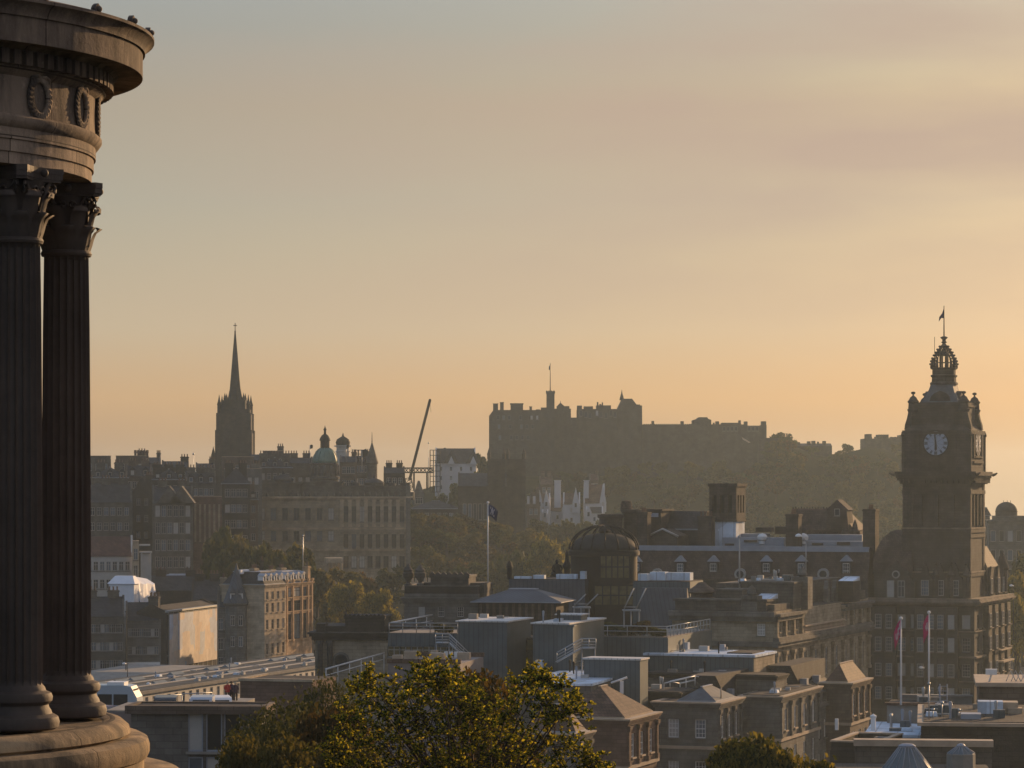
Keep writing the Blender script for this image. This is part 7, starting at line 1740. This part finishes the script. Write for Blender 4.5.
# middle distance
for i, (px, py, Y, k, sc, lab) in enumerate(((352, 578, 600, 'mid_a', 1.15, 'sunlit hazy yellow green tree left of the urn parapet building'), (382, 586, 590, 'mid_a', 1.0, 'round hazy yellow green tree nearest the urn parapet'), (330, 590, 610, 'far_c', 1.0, 'olive tree between the peach building and the yellow green trees'),
        (542, 530, 760, 'mid_a', 1.55, 'big round green tree between the flagpole and the glazed pavilion'), (568, 536, 780, 'mid_a', 1.1, 'yellow green tree just left of the glazed pavilion dome'), (512, 548, 770, 'far_b', 1.2, 'green tree at the left shoulder of the big round one'),
        (432, 512, 850, 'far_d', 1.9, 'tall brownish tree at the right end of the domed stone building'), (455, 530, 830, 'far_c', 1.4, 'olive tree left of the flagpole with the navy flag'), (478, 540, 820, 'far_d', 1.3, 'brownish tree behind the navy flag pole'),
        (1018, 568, 560, 'mid_a', 1.4, 'dark tree at the right edge beside the hotel'), (1014, 590, 540, 'mid_a', 1.1, 'yellowish tree at the foot of the hotel at the right edge'), (1023, 545, 600, 'far_a', 1.3, 'hazy tree below the domed building at the right edge'))):
    grow(k, px, py, Y, lab, sc=sc)
for i, (px, py, Y) in enumerate(((217, 534, 650), (230, 524, 660), (244, 530, 655), (258, 538, 650), (272, 543, 640), (286, 540, 650), (300, 545, 645), (225, 548, 640), (250, 552, 636), (278, 556, 632), (296, 558, 636), (316, 560, 640))):
    grow(FARN[i % 3], px, py, Y, 'dark old town tree in the clump below the church tower', 'trees in the old town clump', 1.0+.15*(i % 3))
for i, (px, py, Y) in enumerate(((420, 545, 800), (440, 552, 790), (462, 556, 790), (490, 558, 790), (408, 560, 780), (345, 565, 690), (366, 568, 690), (392, 566, 700), (474, 560, 770), (500, 566, 760))):
    grow(FARN[(i+1) % 4], px, py, Y, 'hazy tree in the gardens below the gothic hall', 'trees in the gardens', .9+.2*(i % 3))
rr_ = random.Random(3); n = 0
def slope_tree(px, Y, lim, group, lab, s0, s1):
    x = PX(px, Y); g = ground(x, Y); sc = rr_.uniform(s0, s1); py = HY-(g+9.4*sc-CZ)*F/Y
    if py < lim: return 0
    tree(FARN[rr_.randrange(4)], x, Y, g-.8*sc, lab, group, sc, rr_.uniform(0, 6.28)); return 1
for row in range(9):                       # wooded slope under the castle
    Y = 1000+row*15
    for k in range(18):
        px = 530+(k+rr_.random())*21.0
        if n >= 250 or px > 905: break
        if px < 612 and (Y > 1095 or Y < 1030): continue
        n += slope_tree(px, Y+rr_.uniform(-5, 5), 459 if px < 765 else 447+12*math.sin((px-765)/140*math.pi), 'trees on the castle slope', 'hazy tree on the dim slope under the castle walls', .75, 1.25)
for i in range(24):
    slope_tree(rr_.uniform(770, 905), rr_.uniform(985, 1095), 452, 'trees on the castle slope', 'hazy tree on the dim slope under the castle walls', .8, 1.2)
for i in range(62):
    px = 766+139*(i+rr_.random())/62
    slope_tree(px, rr_.uniform(1085, 1135), 437 if px < 793 else 448 if px < 862 else 441, 'trees on the castle slope', 'hazy tree on the dim slope under the castle walls', .4, .7)
for px, Y in ((523, 848), (530, 842), (517, 845), (526, 830), (536, 850)):
    slope_tree(px, Y, 500, 'trees on the mound', 'hazy tree on the mound below the crane and the lone white house', .8, 1.2)
for i in range(52):                         # and below the white house and the crane
    px, Y = rr_.uniform(402, 536), rr_.uniform(800, 985)
    slope_tree(px, Y, 492 if px > 440 else 500, 'trees on the mound', 'hazy tree on the mound below the crane and the lone white house', .7, 1.2)
for px, Y in ((836, 1140), (848, 1146), (858, 1138), (866, 1150), (874, 1142), (882, 1148), (890, 1132), (898, 1130), (845, 1125), (872, 1126), (888, 1128), (798, 1120), (806, 1126), (814, 1118), (822, 1124), (830, 1116), (838, 1122), (833, 1080), (840, 1086), (828, 1070), (846, 1078), (802, 1100), (812, 1096)):
    slope_tree(px, Y, 440, 'trees on the castle slope', 'hazy tree on the dim slope under the castle walls', .7, .95)
for px, py, Y, lab in ((783, 432, 1150, 'rounded tree on the skyline just right of the castle wall'), (790, 436, 1150, 'second skyline tree right of the castle wall, lower than its neighbour'), (850, 450, 1160, 'low tree on the skyline before the crenellated building'), (774, 440, 1145, 'small bush against the outer castle wall'), (486, 452, 1060, 'round tree against the left foot of the castle'), (478, 470, 1010, 'tree crown in front of the big white house, right side'), (462, 482, 1005, 'tree crown overlapping the foot of the big white house'), (446, 492, 1000, 'tree below the big white house, left side')):
    grow('far_b', px, py, Y, lab, sc=1.0)
for px, Y, py in ((545, 940, 526), (556, 945, 521), (566, 942, 517), (577, 945, 520), (588, 944, 525), (599, 942, 522), (607, 950, 516), (534, 945, 528)):
    grow('far_b' if px % 2 else 'far_a', px, py, Y, 'dim tree in front of the white houses below the castle', 'trees before the white houses', 1.0)
# hedges on the roof terraces
def hedge(b, x0, x1, y0, y1, h, lab, mat='leafmid', n=2600):
    rd = random.Random(int(x0*10)+99); vs, fs = [], []
    for i in range(n):
        u, v = rd.random(), rd.random(); t = x0+(x1-x0)*u; k = .75+.25*math.sin(t*1.3)+.12*rd.random()
        c = Vector((t, y0+(y1-y0)*v, h*k*math.sqrt(rd.random()))); d = Vector((rd.gauss(0, 1), rd.gauss(0, 1), rd.gauss(0, 1))).normalized(); e = d.cross(Vector((rd.gauss(0, 1), rd.gauss(0, 1), rd.gauss(0, 1)))).normalized()
        s = .16; o = len(vs); vs += [c-d*s, c+e*s*.6, c+d*s, c-e*s*.6]; fs.append((o, o+1, o+2, o+3))
    me = bpy.data.meshes.new('hedge'); me.from_pydata([tuple(v) for v in vs], [], fs); me.materials.append(M[mat]); me.update()
    o = link('hedge', me); o.location = (b.C[0], b.C[1], b.base+b.H+.1); o.rotation_euler = (0, 0, -math.atan2(b.sa, b.ca)); tag(o, lab, 'hedge')
hedge(TERR, TERR.x(602, 1.5), TERR.x(626, 1.5), 1.0, 3.2, 1.5, 'clipped green hedge on the roof terrace, left')
hedge(TERR, TERR.x(628, 2), TERR.x(648, 2), 1.4, 3.4, 1.7, 'rust and green shrubs between the two hedges of the roof terrace', 'leafrust')
hedge(TERR, TERR.x(649, 1.2), -.8, 1.0, 2.6, 1.3, 'clipped green hedge on the roof terrace by the railing corner')
hedge(HEDGE, HEDGE.x(434, 1), HEDGE.x(452, 1), .8, 2.0, 1.2, 'row of dark clipped shrubs behind the balcony rail of the grey block', 'leafdark', 1200)
# ------------------------------------------------------------------ flat roofed building under the trees, its roof terrace and people
b = Bld('flat_roofed_building', 'grey stone flat roofed building with tall framed windows, left of the dark trees', 'building', 262, 196, 4, pl=131, L=3.5, top=709, base=58)
zs = [(b.z(752), b.z(713.5)-b.z(752)), (b.z(801), b.z(757)-b.z(801))]
for za, hh in zs:
    for pa, pb in ((188, 203), (206, 222), (224, 240)):
        x0, x1 = b.x(pa), b.x(pb); b.fr.append((x0, x1, za, za+hh)); window(b.root, ((x0+x1)/2, .12, za), 0, x1-x0, hh, 'plain', True, 'lead', 'glass', 'concrete')
b.walls('grey'); b.band('roof_edge', b.H-.35, b.H+.2, .35, 'brown'); b.deck('felt')
b = Bld('side_wall_block', 'plain tan walled block at the left end of the flat roofed building', 'building', 132.5, 205, 4, pl=104, L=8, top=712, base=58)
b.walls('mauve'); b.deck('concrete')
b = Bld('brick_block', 'plain brown brick block with a pale coping behind the dense dark tree', 'building', 312, 330, 14, pl=240, L=9, top=682, base=58)
b.walls('red'); b.part('coping', MB().box(-b.W-.15, .15, -.2, .4, b.H+.003, b.H+.3).box(-b.W-.15, -b.W+.3, .4, 9, b.H+.003, b.H+.3), 'cream'); b.deck('felt')
b = Bld('raised_pavement', 'raised pavement block where the people stand, beside the brown brick block', 'pavement', 246, 262, 4, pl=218, L=5, H=15.1, base=66)
b.walls('concrete')
# people
def person(px, Y, zf, label, coat, hair, h=1.72, turn=0.0, arm=0.0):
    o = empty('person', (PX(px, Y), Y, zf), turn); tag(o, label, 'person', 'people by the brick block')
    s = h/1.72
    J = [(0, 0, .95), (0, 0, 1.15), (0, .0, 1.38), (0, 0, 1.48), (0, -.02, 1.6), (0, -.01, 1.69), (.1, 0, .88), (.11, -.02, .48), (.12, 0, .08), (.13, -.14, .04), (-.1, 0, .88), (-.11, -.02, .48), (-.12, 0, .08), (-.13, -.14, .04), (.19, 0, 1.36), (.25, .02, 1.1), (.2, -.12-arm, .95+arm), (.19, -.2-arm, .93+arm), (-.19, 0, 1.36), (-.25, .02, 1.1), (-.2, -.12, .95), (-.19, -.2, .93)]
    E = [(0, 1), (1, 2), (2, 3), (3, 4), (4, 5), (0, 6), (6, 7), (7, 8), (8, 9), (0, 10), (10, 11), (11, 12), (12, 13), (2, 14), (14, 15), (15, 16), (16, 17), (2, 18), (18, 19), (19, 20), (20, 21)]
    RD = [.14, .13, .15, .06, .105, .08, .095, .065, .045, .04, .095, .065, .045, .04, .06, .05, .038, .03, .06, .05, .038, .03]
    me = bpy.data.meshes.new('body'); me.from_pydata([(x*s, y*s, z*s) for x, y, z in J], E, []); me.materials.append(M['skin'])
    bo = link('body', me, o); bo.modifiers.new('skin', 'SKIN'); me.skin_vertices
    for v, r in zip(me.skin_vertices[0].data, RD): v.radius = (r*s, r*s)
    me.skin_vertices[0].data[0].use_root = True
    sb = bo.modifiers.new('sub', 'SUBSURF'); sb.levels = 1; sb.render_levels = 1
    ct = MB().lathe([(.19, .78), (.2, .95), (.185, 1.1), (.2, 1.3), (.19, 1.4), (.09, 1.47)], 14, (0, 0, 0), 0, True, sx=1.15*s, sy=.85*s)
    for sx in (-1, 1): ct.tube([(sx*.19*s, 0, 1.4*s), (sx*.265*s, .02, 1.1*s), (sx*.22*s, -.12-(arm if sx > 0 else 0), .98*s+(arm if sx > 0 else 0))], [.085, .08, .06], 8)
    ct.build('coat', M[coat], o)
    tr = MB()
    for sx in (-1, 1): tr.tube([(sx*.1*s, 0, .9*s), (sx*.115*s, -.02, .48*s), (sx*.125*s, 0, .06*s)], [.11, .085, .07], 8)
    tr.build('trousers', M['felt'], o)
    hr = MB().lathe([(.02, -.1), (.118, -.08), (.13, 0), (.12, .07), (.06, .12), (0.001, .13)], 12, (0, .025*s, 1.67*s)); hr.build('hair', M[hair], o)
M['skin'] = plain('skin', (0.42, 0.26, 0.19), .6, 0, .1); M['redcoat'] = plain('red cloth', (.40, .03, .03), .8); M['darkcoat'] = plain('dark plum cloth', (.05, .03, .05), .8); M['fair'] = plain('fair hair', (.55, .45, .30), .7); M['brownhair'] = plain('brown hair', (.07, .045, .03), .7)
zf = b.base+b.H; Yp = 263.5
person(227.5, Yp, zf, 'person in a red coat with fair hair standing behind the row of vehicles', 'redcoat', 'fair', 1.72, .4, .12)
person(231.5, Yp+.4, zf, 'person in a dark plum coat next to the one in red', 'darkcoat', 'brownhair', 1.68, 2.6)
person(235.5, Yp-.2, zf, 'person with fair hair and dark coat nearest the brick block', 'darkcoat', 'fair', 1.65, 3.4)

# ------------------------------------------------------------------ vehicles by the station
RDZ = 80.0
def road_slab():
    q = [(PX(40, 222), 222, 80.6), (PX(262, 222), 222, 80.6), (PX(262, 250), 250, 80.2), (PX(262, 262), 262, 79.3), (PX(262, 285), 285, 78.0), (PX(40, 285), 285, 78.0), (PX(40, 262), 262, 79.3), (PX(40, 250), 250, 80.2)]
    mb = MB(); n = len(q); mb.add(q+[(x, y, 66) for x, y, z in q], [(0, 1, 2, 7), (7, 2, 3, 6), (6, 3, 4, 5)]+[(i, i+n, (i+1) % n+n, (i+1) % n) for i in range(n)])
    tag(mb.build('road', M['asphalt']), kind='structure')
road_slab()
def roadz(Y):
    return 80.6-.4*(Y-222)/28 if Y < 250 else 80.2-.9*(Y-250)/12 if Y < 262 else 79.3-1.3*(Y-262)/23
def wheels(root, xs, y, r):
    for x in xs:
        for sy in (-1, 1):
            w_ = MB(); w_.T = Matrix.Translation((x, sy*y, r)) @ Matrix.Rotation(R(90), 4, 'X'); w_.lathe([(r*.6, -.11), (r, -.1), (r, .1), (r*.6, .11)], 14); o = w_.build('wheel', M['iron'], root)
            h = MB(); h.T = w_.T; h.lathe([(0.001, -.125), (r*.58, -.12), (r*.58, .12), (0.001, .125)], 12); h.build('rim', M['steel'], o)
def vehicle(kind, px, Y, rz, label, paint, group=None, zg=None):
    o = empty(kind, (PX(px, Y), Y, zg if zg is not None else RDZ), R(rz)); tag(o, label, {'parked_car': 'car', 'parked_van': 'van', 'coach': 'bus'}[kind], group)
    if kind == 'coach':
        L2, W2, H2 = 5.8, 1.25, 3.3
        MB().prism([(-L2, .35), (L2-.1, .35), (L2, .9), (L2-.15, 2.2), (L2-.7, H2-.1), (L2-1.2, H2), (-L2+.3, H2), (-L2, H2-.3)], 'y', -W2, W2).build('body', M[paint], o)
        for i in range(7):
            x = -L2+.6+i*1.45
            for sy in (-1, 1): MB().box(x, x+1.3, sy*W2-.02, sy*W2+.02, 1.5, 2.5).build('side_window', M['glass'], o)
        MB().add([(L2-.02, -1.1, 1.2), (L2-.02, 1.1, 1.2), (L2-.52, 1.1, 2.95), (L2-.52, -1.1, 2.95)], [(0, 1, 2, 3)]).build('windscreen', M['glass'], o)
        MB().box(-L2-.01, L2-.4, -W2-.012, -W2-.003, .95, 1.35).build('stripe', M['bluepaint'], o)
        MB().box(L2-3, L2-1.4, -.9, .9, H2+.003, H2+.28).build('roof_unit', M['white'], o)
        wheels(o, (-3.4, 3.4), 1.15, .5)
    elif kind == 'parked_car':
        MB().prism([(-2.1, .3), (2.1, .3), (2.15, .62), (1.95, .82), (.95, .93), (-1.75, .95), (-2.1, .85)], 'y', -.86, .86).build('body', M[paint], o)
        cb = MB().frus((-1.75, 1.0, -.8, .8, .94), (-1.15, .25, -.62, .62, 1.42)); cb.build('window', M['glass'], o)
        MB().frus((-1.2, .3, -.66, .66, 1.40), (-1.05, .1, -.56, .56, 1.47)).build('roof', M[paint], o)
        for sy in (-1, 1): MB().box(2.1, 2.17, sy*.62-.16, sy*.62+.16, .58, .74).build('headlight', M['white'], o)
        wheels(o, (-1.3, 1.35), .8, .31)
    else:
        MB().prism([(-2.5, .35), (2.4, .35), (2.5, .8), (2.3, 1.1), (1.7, 1.25), (1.2, 2.1), (.9, 2.25), (-2.4, 2.25), (-2.5, 2.1)], 'y', -.95, .95).build('body', M[paint], o)
        wd = MB().add([(1.73, -.8, 1.27), (1.73, .8, 1.27), (1.24, .7, 2.05), (1.24, -.7, 2.05)], [(0, 1, 2, 3)])
        wd.build('windscreen', M['glass'], o)
        for sy in (-1, 1): MB().box(.2, 1.1, sy*.95-.015, sy*.95+.015, 1.25, 1.95).build('window', M['glass'], o)
        for sy in (-1, 1): MB().box(2.44, 2.52, sy*.7-.14, sy*.7+.14, .75, .95).build('headlight', M['white'], o)
        wheels(o, (-1.55, 1.6), .88, .35)
    return o
M['bluepaint'] = plain('blue paint', (.10, .20, .34), .3, 0, .08); M['paleblue'] = plain('pale blue paint', (.42, .50, .56), .3, 0, .06); M['silver'] = plain('silver paint', (.45, .47, .5), .3, .4, .06); M['darkpaint'] = plain('dark grey paint', (.05, .055, .06), .3, 0, .1); M['plum'] = plain('plum paint', (.10, .05, .08), .3, 0, .1)
vehicle('coach', 79, 270, -5, 'long pale blue and white coach passing behind the monument base', 'paleblue', None, roadz(270))
vehicle('parked_car', 108, 250, -35, 'plum coloured car in front of the coach, nose to the right', 'plum', None, roadz(250))
vehicle('parked_car', 139, 254, 176, 'silver white car right of the plum one in front of the coach', 'silver', None, roadz(254))
vehicle('parked_car', 112, 240, 170, 'pale blue car lowest of those beside the monument base', 'paleblue', None, roadz(240))
vehicle('parked_van', 166, 256, -86, 'dark grey van at the left of the row facing the camera', 'darkpaint', None, roadz(256))
vehicle('parked_car', 181, 248, -84, 'dark grey car in the row, left of the silver van', 'darkpaint', None, roadz(248))
vehicle('parked_van', 202, 252, -88, 'silver van in the middle of the row facing the camera', 'silver', None, roadz(252))
vehicle('parked_van', 220, 258, -80, 'white roofed van at the right of the row below the people', 'white', None, roadz(258))
mb = MB()
for pa, pb, py in ((155, 182, 696), (182, 212, 694)):
    p, q = P3(pa, py, 272), P3(pb, py-1.5, 274); mb.tube([p, q], .05, 4)
    for i in range(5): r_ = p.lerp(q, i/4); mb.tube([r_, (r_.x, r_.y, 78)], .04, 4)
tag(mb.build('barrier_rail', M['steel']), 'pale barrier rail along the vehicles in front of the white walled building', 'railing')
for i, (px, Y, k, lab) in enumerate(((449, 838, 'white', 'tiny white van stopped on the garden road, left of the others'), (456, 842, 'silver', 'tiny silver van in the middle of the three on the garden road'), (464, 836, 'white', 'tiny white van at the right of the three on the garden road'))):
    vehicle('parked_van', px, Y, 6, lab, k, None, PZ(564, Y))
mb = MB().box(PX(436, 835), PX(476, 835), 832, 848, 66, PZ(564.3, 835)); tag(mb.build('garden_road', M['asphalt']), kind='structure')

# ------------------------------------------------------------------ poles, flags and lamps
def pole(name, lab, cat, px, pt, pb, Y, r=.06, mat='white', parts=None, foot=None):
    zf = PZ(pb, Y) if foot is None else foot
    o = empty(name, (PX(px, Y), Y, zf)); tag(o, lab, cat); h = PZ(pt, Y)-zf
    MB().tube([(0, 0, 0), (0, 0, h*.6), (0, 0, h)], [r, r*.85, r*.55], 8).ball((0, 0, h+.06), r*1.8).build('pole', M[mat], o)
    return o, h
def flag_mesh(w, h, sag, n=10, seed=0):
    vs = []
    for i in range(n+1):
        t = i/n
        for j in range(7):
            k = j/6; vs.append((w*t*(1-.15*k), .16*math.sin(t*6+k*2.2+seed)*t*min(1, w), -k*h-sag*t*t+.05*math.sin(t*5+seed)))
    fs = [(i*7+j, i*7+j+1, (i+1)*7+j+1, (i+1)*7+j) for i in range(n) for j in range(6)]
    return vs, fs
def add_flag(o, z, w, h, sag, base, marks, lab=None, seed=0):
    vs, fs = flag_mesh(w, h, sag, seed=seed)
    mb = MB().add(vs, fs, 0, True)
    mb.m = [1 if (i, j) in marks else 0 for i in range(10) for j in range(6)]
    f = mb.build('flag', [M[base], M['whitecloth']], o, (.05, 0, z))
    sd_ = f.modifiers.new('thick', 'SOLIDIFY'); sd_.thickness = .02
Y = 388
o, h = pole('flagpole', 'tall white pole flying a navy flag with a white emblem, above the hipped roof hall', 'flagpole', 488, 503, 583, Y, .1)
add_flag(o, h-.25, 1.25, 1.5, .75, 'navy', {(3, 2), (3, 3), (4, 2), (4, 3), (5, 2), (5, 3), (4, 1), (4, 4), (2, 1), (6, 4), (6, 1), (2, 4)})
Y = 262
DM = {(2, 1), (2, 2), (3, 2), (4, 3), (5, 3), (5, 4), (6, 4), (4, 2), (7, 2), (7, 3), (3, 4)}
o, h = pole('flagpole', 'shorter white pole with a drooping crimson flag, left of the pair', 'flagpole', 901, 619, 705, Y, .09)
add_flag(o, h-.1, -.72, 1.5, 1.2, 'crimson', DM, seed=1)
o, h = pole('flagpole', 'taller white pole with a crimson flag, right of the pair', 'flagpole', 929, 613, 706, Y+2, .09)
add_flag(o, h-.1, -.62, 1.7, 1.0, 'crimson', {(3, 2), (4, 2), (4, 3), (5, 3), (3, 3), (6, 2), (2, 4)}, seed=2.2)
pole('mast', 'plain white flagless pole on the roof of the pilastered stone building', 'mast', 739.5, 537, 590, 402, .12, 'offwhite')
o, h = pole('roof_lamp', 'thin pole with a curved bright lamp head in front of the mansard', 'lamp', 806, 541, 584, 415, .08, 'steel')
MB().tube([(0, 0, h), (-.3, -.2, h+.5), (-.9, -.4, h+.75)], .07, 6).lathe([(.1, .3), (.42, .15), (.5, -.1), (0.02, -.15)], 10, (-1.1, -.5, h+.75)).build('lamp_head', M['white'], o)
pole('mast', 'slim grey pole rising from the street behind the peach fronted building', 'mast', 303, 536, 584, 600, .13, 'steel')
def street_lamp(lab, px, pt, pb, Y, r=.07):
    o, h = pole('street_lamp', lab, 'street lamp', px, pt, pb, Y, r, 'iron')
    MB().tube([(0, 0, h-.1), (.0, -.3, h+.1), (-.4, -.5, h+.15)], .05, 5).lathe([(.05, .22), (.3, .1), (.36, -.08), (.12, -.16), (0.02, -.17)], 10, (-.5, -.6, h+.1)).build('lamp_head', M['white'], o)  # white head colour stands in for a bright glint
street_lamp('tall dark lamp post with a pale head in front of the white shopfront', 127.5, 664, 700, 495, .09)
pole('mast', 'tall thin dark pole standing by the coach, taller than the lamp', 'mast', 126, 612, 690, 520, .1, 'iron')
street_lamp('lamp post with a bright head at the right edge by the hotel trees', 1013.5, 586, 640, 520, .09)
street_lamp('small lamp post standing under the pair of flags in front of the hotel', 924, 668, 706, 420, .06)
for px, lab in ((410, 'black globe lamp on the wall left of the urn parapet'), (419, 'black globe lamp between the urn parapet and the trees')): pass
# bronze group on the roofline left of the dome
Y = 432; o = empty('roof_sculpture', tuple(P3(557, 580, Y))); tag(o, 'dark seated figure sculpture on the roofline left of the glazed dome', 'sculpture')
mb = MB().box(-1.0, 1.0, -.6, .6, 0, .7).lathe([(.9, .7), (.8, 1.1), (.55, 1.5), (.5, 1.9), (.38, 2.3), (.15, 2.45), (.22, 2.6), (.25, 2.8), (.15, 3.0), (0.001, 3.05)], 12, (0, 0, 0))
for sx in (-1, 1): mb.tube([(sx*.45, 0, 2.15), (sx*.75, -.15, 1.7), (sx*.6, -.4, 1.3)], [.16, .14, .1], 6); mb.tube([(sx*.3, -.2, 1.1), (sx*.4, -.6, 1.15), (sx*.42, -.65, .7)], [.24, .2, .12], 6)
mb.build('figure', M['iron'], o)
Y = 430; mb = MB().lathe([(.8, 0), (.8, .5), (.4, .7), (.45, 1.6), (.7, 2.0), (.3, 2.8), (.25, 4), (0.001, 4.4)], 10, tuple(P3(567, 580, Y))); tag(mb.build('roof_finial', M['iron']), 'dark pointed finial between the seated sculpture and the glazed dome', 'finial')
mb = MB()
for k in range(5): mb.ball(tuple(P3(610+.8*(k-2), 596, 411)+Vector((0, 0, .25*(k % 2)))), .45, 0, 8)
street_lamp('lamp post by the station with a pale head, right of the coach', 152, 684, 706, 470, .06)
